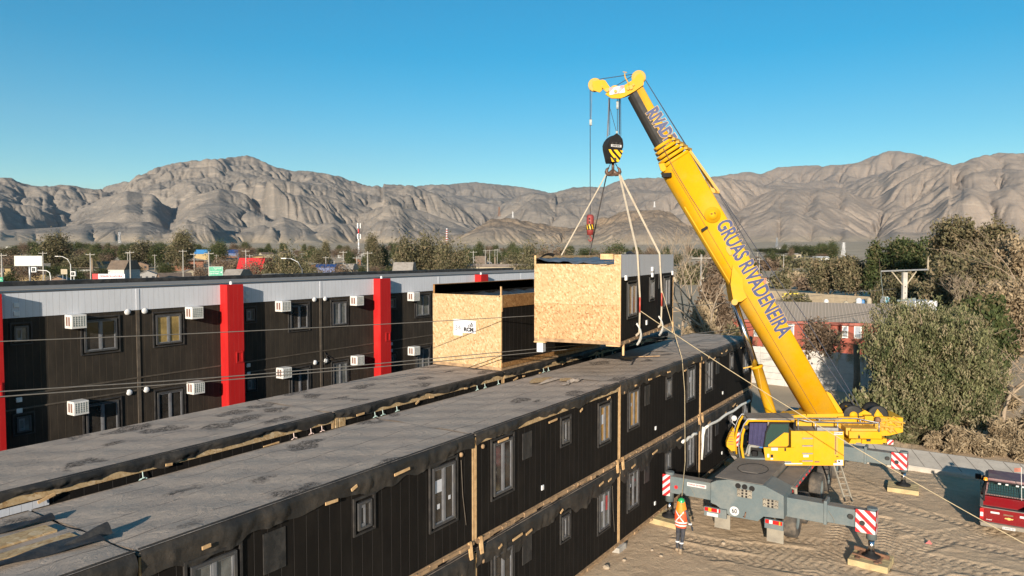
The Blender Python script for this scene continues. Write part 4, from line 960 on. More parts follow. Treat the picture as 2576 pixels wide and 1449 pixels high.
g = WB(); text_mb('60', .24, g, lambda x, y: Vector((-7.52+x*.8, YR-.016, .90+y)), .004); cw(g, 'lettering', M_bk, o)
g = WB(); g.tube([Vector((-7.1, YR-.03, .95)), Vector((-7.1, YR-.10, .88)), Vector((-7.12, YR-.08, .76)), Vector((-7.18, YR-.05, .78))], .02, 6); cw(g, 'tow_hook', M_rst)
for (xa, xb, z0, plate) in ((-8.58, -8.00, .84, True), (-6.38, -5.80, .81, False)):
    g = WB(); g.box(xa-.03, xb+.22 if plate else xb+.03, YR-.12, YR-.02, z0-.26, z0+.07); lb_ = cw(g, 'light_bar', M_grey)
    seg = [(0, .22, M_redl), (.22, .44, M_org if plate else M_whr), (.44, .8, M_redl), (.8, .9, M_whr if plate else M_org), (.9, 1, M_redl)]
    for a, b_, mm in seg:
        g = WB(); g.bevbox(xa+(xb-xa)*a+.004, xa+(xb-xa)*b_-.004, YR-.16, YR-.121, z0-.07, z0+.06, .008); cw(g, 'tail_light', mm, lb_)
    if plate:
        g = WB(); g.bevbox(xa+.08, xa+.50, YR-.145, YR-.125, z0-.25, z0-.125, .006); o = cw(g, 'number_plate', M_whr, lb_)
for x, z0, z1 in ((-8.0, .12, .66), (-6.1, .0, .58)):
    g = WB(); g.box(x-.28, x+.3, YR+.1, YR+.13, z0, z1); cw(g, 'mudflap', M_rub)
def wheel(x, y, sgn=1):
    g = WB(); ax = XX*sgn; o = Vector((x, y, GZ+.62))
    g.lathe([(.30, .10), (.52, .14), (.60, .10), (.62, -.0), (.62, -.26), (.58, -.34), (.3, -.32)], o, 28, ax); w_ = cw(g, 'wheel', M_tire)
    q = WB(); q.lathe([(0, .02), (.12, .04), (.20, .01), (.29, .08), (.31, .10)], o, 18, ax); cw(q, 'hub', M_grey, w_)
for y in (28.55, 30.3, 33.3, 35.0, 37.2, 39.0):
    wheel(X1c+.02, y, 1)
    if y < 31: wheel(X0c-.02, y, -1)
# ladder leaning on the carrier side
g = WB()
lt, lb_ = atd(2106, 1172, 29.6), atd(2135, 1262, 28.9); wv = RT*.14
for s_ in (-1, 1): g.bar(lt+wv*s_, lb_+wv*s_, .05, .07)
for i in range(1, 6): q = lt.lerp(lb_, i/6); g.bar(q-wv, q+wv, .03, .03)
cw(g, 'access_ladder', M_rub)
g = WB(); a = Vector((X1c+.02, 28.0, 1.72)); g.bar(a+Vector((-.45, .2, .05)), a+Vector((.12, 0, .0)), .18, .06); g.bar(a+Vector((.1, 0, 0)), a+Vector((.16, -.05, -.75)), .10, .06); g.bar(a+Vector((-.4, .2, .0)), a+Vector((-.35, .15, -.6)), .06, .04); cw(g, 'step_frame', M_rub)
# ---------------- outriggers
def outrigger(y, xs_, xe, ztop, h_, wall_side=False, near=True):
    sg = 1 if xe > xs_ else -1
    g = WB(); g.bevbox(min(xs_, xe), max(xs_, xe), y-.23, y+.23, ztop-h_, ztop, .02); o = cw(g, 'outrigger_beam', M_grey)
    xm = xs_+(xe-xs_)*.52
    if not wall_side:
        g = WB(); g.bevbox(min(xs_, xm), max(xs_, xm), y-.28, y+.28, ztop-h_-.05, ztop+.05, .02); g.bevbox(xm-.06, xm+.06, y-.31, y+.31, ztop-h_-.09, ztop+.16, .03); cw(g, 'beam_sleeve', M_grey, o)
    g = WB(); g.box(min(xs_, xe)+.1, max(xs_, xe)-.1, y-.2, y+.2, ztop+.052 if False else ztop+.001, ztop+.006); cw(g, 'beam_dust', M_greyd, o)
    xp = xe-sg*.0
    g = WB(); g.cyl(Vector((xp, y, ztop+.12)), Vector((xp, y, .55)), .17, 20); cw(g, 'jack_housing', M_grey, o)
    g = WB(); g.cyl(Vector((xp, y, .55)), Vector((xp, y, .02)), .10, 16); cw(g, 'jack_rod', M_chrome, o)
    g = WB(); g.lathe([(.30, -.0), (.30, .05), (.14, .10), (.10, .2)], (xp, y, GZ+.23), 20); cw(g, 'float_foot', M_bk, o)
    pw_, pl_ = .62, .62
    t = empty('timber_pad', (xp, y, GZ-.02), random.uniform(-.2, .2), {(True, True): 'timber pad stack under the left outrigger foot beside the worker', (False, True): 'timber pad stack under the near right outrigger foot, with brown planks on it', (False, False): 'timber pad stack under the far right outrigger foot near the concrete strip', (True, False): 'timber pad stack under the far left outrigger foot behind the crane'}[(wall_side, near)], 'timber pad', 'timber pads under the outriggers')
    for i in range(4): q = MB(); q.bevbox(-.62, .62, -.60+i*.30, -.315+i*.30, 0, .22, .012); q.build('baulk', M_wdp, t)
    if near and not wall_side:
        q = MB(); q.bar((-.6, .35, .32), (.55, .1, .30), .07, .12); q.bar((-.35, -.45, .25), (-.3, .4, .28), .12, .05); q.bar((.25, -.5, .24), (.35, .35, .27), .12, .05); q.bar((-.55, -.2, .3), (.4, -.35, .24), .05, .05); q.build('brown_plank', M_rst, t)
    # striped end plate
    sw = .62
    for nm, cnr in (('R', 0),):
        r_, w__ = WB(), WB(); o0 = Vector((xe-sw+.15 if sg > 0 else xe-.17, y-.325, ztop-h_-.10)); sw_ = sw if sg > 0 else .30
        stripes(r_, w__, o0, XX, UP, sw_, h_+.18, Vector((0, -1, 0)), 4, 1.1 if sg > 0 else -1.1)
        p_ = cw(w__, 'warning_plate', M_whr, o); cw(r_, 'red_stripe', M_rdr, o)
        if sg > 0:
            r2, w2 = WB(), WB(); stripes(r2, w2, Vector((xe+.175, y-.31, ztop-h_-.10)), YY, UP, .42, h_+.18, Vector((1, 0, 0)), 3, -1.1); cw(w2, 'warning_plate', M_whr, o); cw(r2, 'red_stripe', M_rdr, o)
            for q, zz in ((xe-.62, ztop-.22), (xe-.26, ztop-h_*.62)):
                g = WB(); g.cyl(Vector((q, y-.36, zz)), Vector((q, y-.335, zz)), .09, 16); cw(g, 'rubber_disc', M_blk, o)
    return o
o1 = outrigger(27.55, X1c-.3, -3.06, 1.52, .60); o2 = outrigger(27.55, X0c+.3, -10.30, 1.60, .66, True)
o3 = outrigger(37.0, X1c-.3, -2.87, 1.35, .55, near=False); o4 = outrigger(37.0, X0c+.3, -10.1, 1.35, .55, True, near=False)
g = WB(); g.box(-9.5, -8.75, 27.275, 27.312, 1.36, 1.50); o = cw(g, 'warning_sticker', M_whr, o2)
g = WB(); text_mb('CARGA EXTREMA', .085, g, lambda x, y: Vector((-9.125+x, 27.27, 1.43+y)), .002); cw(g, 'lettering', M_rdr, o2)
for (x, z) in ((-9.95, 1.22),):
    g = WB(); g.cyl(Vector((x, 27.28, z)), Vector((x, 27.31, z)), .07, 12); cw(g, 'red_disc', M_rdr, o2)
# scuff marks pale arcs on beams
for (x, o_) in ((-9.4, o2), (-4.4, o1)):
    g = WB(); g.tube([Vector((x+.35*math.sin(q)*.6, 27.26 if o_ is o1 else 27.31, 1.35-.38*q/1.4)) for q in [i*.2 for i in range(8)]], .008, 4); cw(g, 'scuff', M_rub, o_)
# ---------------- superstructure: plane of the cab side
PHI = math.radians(8)
fA = (-RT*math.cos(PHI)+FW*math.sin(PHI)); nA = (RT*math.sin(PHI)+FW*math.cos(PHI))     # forward, away from the camera
OS = wxy(11.3, 29.35, 2.5)
def S(px, py, off=0.0): return atpl(px, py, OS+nA*off, nA)
def sp(mb, pts, off, dep): mb.prism([S(x, y, off) for x, y in pts], nA*dep); return mb
def s6(x, y): return (1916.7+.1488*x, 1009.5+.1488*y)            # from the enlarged housing view
def s5(x, y): return (1693.1+.13228*x, 990.3+.13228*y)           # from the enlarged cab view
def SS(l): return [s6(*q) for q in l]
def CC(l): return [s5(*q) for q in l]
sup = crane
# slewing ring and platform
g = WB(); g.lathe([(0, .0), (.95, 0), (.95, -.35), (0, -.35)], Vector((CXc, CYc, 2.05)), 28); cw(g, 'slew_ring', M_bk)
g = WB(); sp(g, SS([(-420, 1085), (1385, 1087), (1385, 1060), (-420, 1050)]), .12, 2.45); cw(g, 'platform', M_yeld)
# engine housing
g = WB(); sp(g, SS([(490, 500), (1385, 510), (1385, 1085), (590, 1075), (495, 1040)]), .03, 1.05); hs_ = cw(g, 'engine_housing', M_yel)
g = WB(); sp(g, SS([(492, 503), (680, 505), (680, 1066), (590, 1070), (497, 1036)]), .0, .028); sp(g, SS([(868, 505), (1380, 512), (1380, 1080), (868, 1072)]), .0, .028); sp(g, SS([(684, 503), (864, 505), (864, 556), (684, 556)]), .0, .028); cw(g, 'side_panel', M_yel, hs_)
for yy in (628, 755, 885, 1010): g = WB(); sp(g, SS([(684, yy-10), (862, yy-10), (862, yy+10), (684, yy+10)]), -.02, .05); cw(g, 'rung', M_stl, hs_)
g = WB(); sp(g, SS([(1225, 575), (1285, 575), (1285, 905), (1225, 905)]), -.004, .004); cw(g, 'slot_recess', M_yeld, hs_)
g = WB(); sp(g, SS([(1240, 580), (1255, 580), (1255, 895), (1240, 895)]), -.02, .015); cw(g, 'slot_bar', M_rst, hs_)
g = WB(); sp(g, SS([(1220, 520), (1365, 520), (1365, 566), (1220, 566)]), -.006, .005); o = cw(g, 'type_plate', M_whr, hs_)
def SL(px, py, off): return S(*s6(px, py), off)
def s_text(txt, cx_, cy_, size, off, m, par, bold=.002, sx=1.0):
    c0 = SL(cx_, cy_, off); g = WB(); text_mb(txt, size, g, lambda x, y: c0-fA*x*sx+UP*y, bold); return cw(g, 'lettering', m, par)
s_text('PS700CER', 1292, 543, .075, -.010, M_bk, hs_)
for (a, b_, c, d, mm) in ((700, 905, 790, 945, M_whr), (1270, 990, 1370, 1045, M_whr), (1210, 1048, 1372, 1082, M_whr)):
    g = WB(); sp(g, SS([(a, b_), (c, b_), (c, d), (a, d)]), -.005 if a > 800 else .02, .004); cw(g, 'sticker', mm, hs_)
g = WB(); sp(g, SS([(1290, 1000), (1310, 1000), (1330, 1030), (1290, 1030)]), -.009, .003); cw(g, 'sticker_mark', M_bk, hs_)
g = WB(); sp(g, SS([(1228, 1000), (1262, 1000), (1262, 1030), (1228, 1030)]), -.006, .004); sp(g, SS([(890, 1010), (975, 1010), (975, 1035), (890, 1035)]), -.006, .004); cw(g, 'catch', M_rst, hs_)
g = WB(); sp(g, SS([(632, 1006), (672, 1006), (672, 1018), (632, 1018)]), -.006, .004); sp(g, SS([(1255, 930), (1295, 930), (1295, 943), (1255, 943)]), -.006, .004); cw(g, 'latch', M_bk, hs_)
g = WB(); q0 = S(*s6(492, 498), .03); q1 = S(*s6(1383, 507), .03); g.quad(q0+UP*.012, q1+UP*.012, q1+UP*.012+nA*1.04, q0+UP*.012+nA*1.04); cw(g, 'housing_roof', M_rst if False else M_greyd, hs_)
# rails over the housing
def SP(px, py, off): return S(*s6(px, py), off)
g = WB()
rail = [(600, 300), (800, 345), (1950, 372)]
g.tube([SP(x, y, .1) for x, y in rail], .025, 6); g.tube([SP(560, 285, .75), SP(1600, 290, .75), SP(1980, 365, .12)], .022, 6); g.tube([SP(1350, 310, .4), SP(960, 310, .6)], .015, 5)
for (x, y0, y1, o_) in ((612, 305, 485, .1), (525, 250, 430, .75), (905, 352, 490, .1), (1280, 355, 490, .1), (1980, 372, 520, .1), (970, 295, 345, .5), (1660, 300, 360, .5)): g.tube([SP(x, y0, o_), SP(x, y1, o_)], .028, 6)
g.bar(SP(930, 470, .08), SP(1290, 480, .08), .03, .14); cw(g, 'guard_rail', M_stl)
# upper body behind the housing: slew frame and winches
g = WB(); sp(g, SS([(340, 260), (420, 210), (480, 240), (480, 330), (400, 330)]), .9, .6); sp(g, SS([(480, 330), (860, 330), (1240, 380), (1240, 450), (480, 440)]), .85, .3); sp(g, SS([(440, 250), (740, 215), (760, 270), (1620, 270), (1620, 330), (440, 330)]), 1.1, .9); cw(g, 'slew_frame', M_yel)
g = WB(); sp(g, SS([(1240, 300), (2060, 262), (2385, 280), (2385, 520), (2170, 575), (1990, 590), (1900, 480), (1240, 470)]), 1.0, 1.35); cw(g, 'rear_frame', M_yel)
g = WB(); sp(g, SS([(1740, 250), (1880, 250), (1880, 370), (1740, 370)]), .8, .3); sp(g, SS([(1640, 205), (1740, 150), (1850, 210), (1850, 250), (1640, 250)]), 1.1, .3); sp(g, SS([(1920, 190), (1955, 130), (2000, 190), (2060, 260), (1900, 260)]), 1.1, .25); sp(g, SS([(1450, 105), (1540, 105), (1540, 150), (1450, 150)]), 1.3, .4); sp(g, SS([(1290, 265), (1620, 265), (1620, 300), (1290, 300)]), .95, .1)
cw(g, 'winch_bracket', M_yel)
for (cx_, cy_, r_) in ((1545, 235, .42), (1960, 240, .42)):
    g = WB(); c0 = SP(cx_, cy_, 1.15); g.lathe([(0, .02), (r_*.85, .02), (r_, 0), (r_*.75, -.05), (r_*.72, -.75), (r_, -.8), (0, -.82)], c0, 24, -nA); cw(g, 'winch_drum', M_grease)
    g = WB(); g.lathe([(0, .03), (.15, .03), (.16, 0)], c0-nA*.03, 14, -nA); cw(g, 'drum_hub', M_yel)
g = WB()
rh = random.Random(3)
for i in range(14):
    x0, y0 = rh.uniform(1300, 2250), rh.uniform(300, 450); x1, y1 = x0+rh.uniform(150, 420), y0+rh.uniform(-20, 110)
    g.tube([SP(x0, y0, .95), SP((x0+x1)/2, min(y0, y1)-rh.uniform(5, 60), .9), SP(x1, y1, .95)], rh.uniform(.014, .03), 5)
g.tube([SP(2240, 350, .9), SP(2370, 360, .88), SP(2375, 420, .88), SP(2200, 440, .9), SP(1990, 410, .9)], .035, 6); cw(g, 'hydraulic_hose', M_yeld)
g = WB()
for i in range(46):
    x0, y0 = rh.uniform(1650, 2250), rh.uniform(280, 500); r_ = rh.uniform(.02, .07); c0 = SP(x0, y0, .96)
    if i % 3: g.box(-r_, r_, -.05, .05, -r_, r_, Matrix.Translation(c0))
    else: g.cyl(c0, c0-nA*.06, r_, 8)
cw(g, 'valve_block', M_yeld)
g = WB()
for i in range(24):
    rh.random()
g.ball(SP(1960, 315, .75), .13, 10); cw(g, 'dark_fitting', M_rst)
# counterweight
g = WB(); sp(g, SS([(1475, 510), (2025, 512), (2025, 636), (1475, 625)]), .15, 1.9); cwt = cw(g, 'counterweight', M_yel)
g = WB(); sp(g, SS([(1510, 462), (1955, 466), (1955, 508), (1510, 508)]), .25, 1.6); sp(g, SS([(1420, 450), (1500, 450), (1475, 590), (1420, 560)]), .3, 1.0); cw(g, 'upper_slab', M_yeld, cwt)
g = WB(); sp(g, SS([(1470, 715), (1510, 640), (1590, 645), (1590, 718)]), .2, 1.8); sp(g, SS([(1592, 640), (1680, 640), (1680, 700), (1592, 700)]), .2, 1.8); sp(g, SS([(1690, 645), (1840, 650), (1840, 722), (1690, 718)]), .2, 1.8); sp(g, SS([(1842, 640), (2040, 645), (2040, 726), (1842, 722)]), .25, 1.7); sp(g, SS([(2040, 630), (2110, 635), (2110, 705), (2040, 705)]), .3, 1.6); cw(g, 'lower_slab', M_yel, cwt)
g = WB(); sp(g, SS([(1770, 640), (1838, 640), (1838, 680), (1770, 680)]), .17, .02); sp(g, SS([(1628, 600), (1642, 560), (1662, 600), (1662, 625), (1628, 625)]), .12, .02); cw(g, 'counterweight_mark', M_grease, cwt)
r_, w_ = WB(), WB(); a = SP(2118, 728, .28); stripes(r_, w_, a, -fA, UP, (SP(2220, 728, .28)-a).length, (SP(2118, 650, .28)-a).length, -nA, 2, -1.0); cw(w_, 'warning_plate', M_whr, cwt); cw(r_, 'red_stripe', M_rdr, cwt)
# ---------------- cab
CW_ = 1.05
g = WB(); sp(g, CC([(1260, 1290), (2440, 1330), (2440, 1240), (1380, 1215), (1330, 1190)]), .02, CW_); cw(g, 'cab_floor', M_grey)
g = WB(); sp(g, CC([(1380, 1318), (2460, 1322), (2460, 1340), (1390, 1340)]), -.01, .5); cw(g, 'cab_sill', M_whr)
frame_out = [(1300, 385), (1420, 462), (1325, 590), (1275, 760), (1250, 1000), (1285, 1285)]
def pillar_path(pts, r_, off, name, m): g = WB(); g.tube([S(*s5(x, y), off) for x, y in pts], r_, 8); return cw(g, name, m)
for off in (.03, CW_-.03):
    pillar_path([(1355, 1300), (1330, 1180), (1300, 1000), (1320, 780), (1370, 620), (1430, 515), (1560, 510), (2300, 520)], .055, off, 'cab_pillar', M_yel)
pillar_path([(1290, 1290), (1255, 1130), (1245, 950), (1280, 760), (1345, 590), (1420, 480), (1600, 488), (2250, 500)], .022, -.02, 'chrome_rail', M_stl)
pillar_path([(1170, 1150), (1135, 900), (1175, 650), (1240, 480), (1305, 388), (1700, 392), (2300, 400)], .022, CW_-.1, 'chrome_rail', M_stl)
pillar_path([(1210, 1150), (1180, 900), (1215, 680), (1270, 520), (1330, 420)], .045, CW_-.12, 'cab_pillar', M_yel)
g = WB(); pA = [(1300, 1200), (1275, 1000), (1295, 790), (1350, 620), (1425, 510)]
g.grid([[S(*s5(x, y), .06+j*(CW_-.16)/3) for j in range(4)] for x, y in pA]); cw(g, 'windshield', M_tint)
g = WB(); sp(g, CC([(1430, 505), (2310, 520), (2310, 470), (1430, 470)]), .0, CW_); cw(g, 'cab_roof', M_greyd)
g = WB(); sp(g, CC([(2290, 520), (2330, 520), (2330, 1290), (2290, 1290)]), .03, CW_-.05); sp(g, CC([(1430, 525), (2300, 530), (2300, 1215), (1400, 1215)]), CW_-.04, .03); cw(g, 'cab_rear_wall', M_bk)
g = WB(); n = 34; cols = []
for i in range(n+1):
    u = i/n; px = 1460+335*u+ (0 if u < .5 else 0); off = .10+.035*math.sin(u*42)+.02*math.sin(u*17)
    cols.append([S(*s5(px-(60*u if j > 0 else 0)*j/6*.6-(25*j/6), 558+(400+60*u)*j/6), off+.01*math.sin(j*2+u*9)) for j in range(7)])
g.grid(cols); cw(g, 'curtain', M_curt)
g = WB(); sp(g, CC([(1800, 530), (1830, 530), (1830, 1010), (1800, 1010)]), .04, .06); cw(g, 'door_post', M_rub)
# slid-back door
g = WB(); dz = [(1722, 1022), (2310, 1030), (2310, 1285), (1760, 1292)]; sp(g, [s5(*q) for q in dz], -.055, .05); dr = cw(g, 'cab_door', M_yel)
g = WB(); sp(g, SS([(25, 785), (60, 520), (130, 358), (462, 360), (462, 745), (425, 775)]), -.05, .03); cw(g, 'door_window', M_bk, dr)
g = WB(); sp(g, SS([(45, 770), (78, 540), (150, 385), (450, 388), (450, 740), (420, 765)]), -.056, .005); cw(g, 'door_pane', M_tint, dr)
g = WB(); sp(g, SS([(108, 768), (108, 735), (375, 530), (450, 535), (450, 742), (420, 766)]), -.064, .006); cw(g, 'door_lower_panel', M_yel, dr)
for a in ((160, 785, 268, 832, M_whr), (90, 890, 124, 948, M_whr), (147, 900, 190, 950, M_bk), (147, 960, 188, 985, M_whr), (380, 790, 408, 842, M_bk)):
    g = WB(); sp(g, SS([(a[0], a[1]), (a[2], a[1]), (a[2], a[3]), (a[0], a[3])]), -.064, .006); cw(g, 'door_sticker' if a[4] is M_whr else 'door_handle', a[4], dr)
# step, grille blade, mirror
g = WB(); sp(g, CC([(1150, 650), (1075, 790), (1020, 930), (1020, 1005), (1110, 1092), (1185, 1090), (1170, 900), (1165, 690)]), CW_-.25, .3); gb = cw(g, 'front_guard', M_yel)
g = WB()
for i in range(6): y = 710+i*48; sp(g, CC([(1078-i*7, y), (1150, y+8), (1150, y+20), (1076-i*7, y+14)]), CW_-.262, .008)
cw(g, 'guard_slot', M_rst, gb)
g = WB(); sp(g, CC([(1100, 1175), (1190, 1190), (1300, 1300), (1210, 1300)]), .1, .5)
for i in range(3): sp(g, CC([(1130+i*8, 1352+i*24), (1270+i*8, 1320+i*24), (1300, 1332+i*24), (1200, 1368+i*24)]), .2+.1*i, .25)
cw(g, 'cab_step', M_greyd)
g = WB(); a = S(*s5(1160, 470), CW_); g.lathe([(0, .03), (.10, .02), (.13, -.03), (0, -.05)], a, 14, (-nA+fA*.3)); g.tube([a, S(*s5(1120, 540), CW_), S(*s5(1180, 600), CW_-.1)], .015, 5); cw(g, 'mirror', M_acw)
g = WB(); g.cyl(S(*s5(1395, 640), .02), S(*s5(1395, 640), -.10), .09, 12); cw(g, 'work_lamp', M_bk)
g = WB(); g.bevbox(-.1, .1, -.12, .12, -.12, .12, .03, Matrix.Translation(S(*s5(1560, 1140), .35))); cw(g, 'control_box', M_bk)
# ---------------- boom
BO = OS+nA*1.15                                                   # near face of the boom
def Bp(px, py, off=0.0): return atpl(px, py, BO+nA*off, nA)
def boom_sec(pl, pr, pl2, pr2, wd, dark=False, name='boom_section', round_=.55, inset=0.0, mat=None):
    """loft between two cross-sections; pl/pr = lower-left and right edge points in the picture, at both ends"""
    rings = []
    for L_, R_ in ((pl, pr), (pl2, pr2)):
        a = Bp(*L_, inset); b_ = Bp(*R_, inset); d = b_-a; hgt = d.length; d.normalize(); ring = []
        w_ = wd-2*inset
        for t_ in (1.0, .97): pass
        ring.append(b_-d*.05); ring.append(b_-d*hgt*(1-round_))
        for i in range(1, 9):
            q = PI*i/9; s_ = math.sin(q); c_ = math.cos(q)
            ring.append(b_-d*(hgt*(1-round_))-d*(hgt*round_)*s_**.75 + nA*(w_*(1-c_)/2))
        ring.append(b_-d*hgt*(1-round_)+nA*w_); ring.append(b_-d*.05+nA*w_); ring.append(b_+nA*(w_-.05)); ring.append(b_+nA*.05)
        rings.append(ring)
    n = len(rings[0]); hi, lo = WB(), WB()
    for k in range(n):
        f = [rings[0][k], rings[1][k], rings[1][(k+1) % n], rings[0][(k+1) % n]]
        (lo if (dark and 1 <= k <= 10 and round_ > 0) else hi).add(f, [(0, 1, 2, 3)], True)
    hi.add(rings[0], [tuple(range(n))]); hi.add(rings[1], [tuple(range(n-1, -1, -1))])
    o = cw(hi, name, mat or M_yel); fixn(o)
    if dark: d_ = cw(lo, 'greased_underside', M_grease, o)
    return o
def fixn(o):
    bm = bmesh.new(); bm.from_mesh(o.data); bmesh.ops.remove_doubles(bm, verts=bm.verts, dist=1e-4); bmesh.ops.recalc_face_normals(bm, faces=bm.faces); bm.to_mesh(o.data); bm.free()
WB_ = 1.25
base = boom_sec((2036, 1052), (2113, 1046), (1664, 432), (1731, 376), WB_)
for i in range(5):
    t0 = i/5; cL = (1648+13*t0, 366+44*t0); cR = (1690+42*t0, 340+33*t0)
    dx, dy = -5.2, -8.0
    ex = .06-.045*(1-i/4)
    lo_ = (cL[0]+3-1, cL[1]+6); 
    a1 = (1645+4.2*i, 372+11.5*i); b1 = (1688+10.2*i, 345+7.6*i)
    a2 = (a1[0]+4.4, a1[1]+7.4); b2 = (b1[0]+4.4, b1[1]+6.6)
    boom_sec(a2, b2, a1, b1, WB_-.28+.06*i, name='boom_collar', inset=-.02+.12-.03*i)
    g = WB(); g.cyl(Bp(a2[0]-1, a2[1]-1, .2), Bp(a2[0]-1, a2[1]-1, .8), .05, 8); cw(g, 'collar_pad', M_bk)
    g = WB(); q = Bp(b1[0]+2, b1[1]-1, .2); g.box(-.07, .07, -.3, .3, -.05, .05, Matrix.Translation(q)); cw(g, 'collar_lug', M_yeld)
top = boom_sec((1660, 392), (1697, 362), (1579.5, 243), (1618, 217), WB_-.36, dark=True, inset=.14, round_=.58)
# markings along the boom
def boom_text(txt, p0, p1, size, inset, mat, bold=.03):
    a = Bp(*p0, inset-.012); b_ = Bp(*p1, inset-.012); d = (b_-a); L = d.length; d.normalize(); up = d.cross(nA).normalized()
    if up.dot(RT) < 0: up = -up
    g = MB(); text_mb(txt, 1.0, g, lambda x, y: Vector((x, y, 0)), 0, 'LEFT')
    xs_ = [v[0] for v in g.v]; ys_ = [v[1] for v in g.v]; sx = L/(max(xs_)-min(xs_)); sy = size/(max(ys_)-min(ys_)); x0, y0 = min(xs_), min(ys_)
    for off, bb, mm, nm in ((0, bold*1.55, M_lite, 'letter_outline'), (-.004, bold, mat, 'lettering')):
        q = WB(); g2 = MB(); text_mb(txt, 1.0, g2, lambda x, y: Vector((x, y, 0)), bb, 'LEFT')
        q.add([a+d*((v[0]-x0)*sx)+up*((v[1]-y0)*sy)+nA*off for v in g2.v], g2.f); cw(q, nm, mm, base)
M_lite = pm('pale_outline', (0.48, 0.30, 0.10), .6)
boom_text('GRUAS RIVADENEIRA', (1801, 566), (1960.5, 851), .62, 0, M_blue, .028)
boom_text('RIVADE', (1626.5, 285), (1676, 362), .50, .14, M_blue, .05)
# pivot disc, seams, brackets
g = WB(); c0 = Bp(1792.5, 540.5, 0); g.lathe([(0, .10), (.20, .10), (.20, .07), (.33, .07), (.34, 0)], c0-nA*.0, 28, -nA); pv = cw(g, 'pivot_cover', M_yel)
c1 = Bp(1793, 538, -.104)
g = WB(); g.prism([c1+fA*.06+UP*.045, c1+fA*.06-UP*.045, c1-fA*.02], -nA*.003); g.prism([c1-fA*.04+UP*.06, c1-fA*.11+UP*.06, c1-fA*.11-UP*.05, c1-fA*.085-UP*.01], -nA*.003); g.cyl(c1+fA*.10, c1+fA*.10-nA*.003, .018, 8); cw(g, 'pivot_mark', M_bk, pv)
g = WB()
g.tube([Bp(1668, 372, .0)-nA*.06, Bp(1695, 425, 0)-nA*.03, Bp(1735, 492, 0)-nA*.02, Bp(1775, 553, 0)-nA*.02], .013, 5); g.tube([Bp(1690, 425, 0)-nA*.002, Bp(2059, 1048, 0)-nA*.002], .007, 4)
cw(g, 'cable_run', M_rst, base)
g = WB(); q = [Bp(x, y, -.02) for x, y in ((1763, 577), (1779, 568), (1782, 574), (1766, 583))]; g.prism(q, nA*.02); cw(g, 'nameplate', M_bk, base)
g = WB(); q = [Bp(x, y, -.05) for x, y in ((1825, 622), (1832, 618), (1838, 628), (1842, 640), (1836, 643), (1828, 632))]; g.prism(q, nA*.05); cw(g, 'small_box', M_yeld, base)
# cylinder bracket
g = WB(); g.prism([Bp(x, y, -.10) for x, y in ((1843, 668), (1868, 700), (1870, 728), (1880, 748), (1866, 758), (1846, 762), (1842, 740), (1838, 716))], nA*(WB_+.2)); br = cw(g, 'lift_bracket', M_yel)
g = WB(); g.cyl(Bp(1848, 760, -.15), Bp(1848, 760, WB_+.15), .13, 14); cw(g, 'lift_pin', M_yeld, br)
g = WB(); g.prism([Bp(x, y, .25) for x, y in ((1721, 522), (1727, 514), (1840, 706), (1838, 716))], nA*.7); cw(g, 'boom_rib', M_yel, base)
# lifting cylinder
offc = WB_/2
p1 = Bp(1849, 764, offc); p2 = Bp(1903, 920, offc); p3 = Bp(1944, 1052, offc)
g = WB(); g.cyl(p1, p1.lerp(p3, .6), .145, 20); cw(g, 'lift_rod', M_chrome)
g = WB(); d = (p3-p2).normalized(); g.lathe([(.14, 0), (.26, 0), (.26, .1), (.22, .1), (.22, (p3-p2).length+.5)], p2, 22, d); cy = cw(g, 'lift_cylinder', M_yel)
g = WB(); g.tube([p2-nA*.22+d*.1, p2-nA*.24-fA*-.12+d*1.0, p2-nA*.24-fA*.1+d*1.9], .02, 5); g.bar(p2+fA*.1, p2+fA*.55-UP*.12, .05, .05); cw(g, 'cylinder_pipe', M_yeld, cy)
# foot brackets on the boom back
g = WB(); g.prism([Bp(x, y, .1) for x, y in ((2073, 996), (2080, 985), (2090, 990), (2128, 1048), (2113, 1052))], nA*.12); g.prism([Bp(x, y, .9) for x, y in ((2073, 996), (2080, 985), (2090, 990), (2128, 1048), (2113, 1052))], nA*.12); cw(g, 'boom_foot_lug', M_yel, base)
g = WB(); g.prism([Bp(x, y, -.05) for x, y in ((2030, 1042), (2122, 1040), (2124, 1066), (2028, 1066))], nA*(WB_+.1)); cw(g, 'boom_foot', M_yel)
# jib head
def r1(x, y): return (1456.7+.22046*x, 166.1+.22046*y)
def hp(pts, off, dep, mb): mb.prism([Bp(*r1(x, y), off) for x, y in pts], nA*dep); return mb
g = WB()
for off in (.12, WB_-.36): hp([(500, 230), (610, 160), (700, 75), (742, 130), (735, 215), (640, 282), (520, 350), (470, 368), (370, 368), (300, 322), (330, 285), (400, 240)], off, .10, g)
hd = cw(g, 'boom_head', M_yel)
g = WB(); hp([(640, 282), (735, 215), (720, 150), (600, 200), (520, 240), (500, 330)], .22, WB_-.60, g); cw(g, 'head_web', M_yeld, hd)
r_, w_ = WB(), WB(); a = Bp(*r1(350, 330), .10); ux = (Bp(*r1(525, 300), .10)-a); ux.normalize(); uz = nA.cross(ux); uz = uz if uz.z > 0 else -uz
stripes(r_, w_, a, ux, uz, (Bp(*r1(525, 300), .10)-a).length, .30, -nA, 2, -1.2); cw(w_, 'warning_plate', M_whr, hd); cw(r_, 'red_stripe', M_rdr, hd)
def sheave(x, y, r_, off, th_, name='sheave', m=M_yeld):
    g = WB(); c = Bp(*r1(x, y), off); g.lathe([(0, .02), (r_*.3, .02), (r_*.35, 0), (r_*.8, -.01), (r_, .02), (r_, .0), (r_*.88, -th_/2), (r_, -th_), (0, -th_)], c, 24, -nA); return cw(g, name, m, hd)
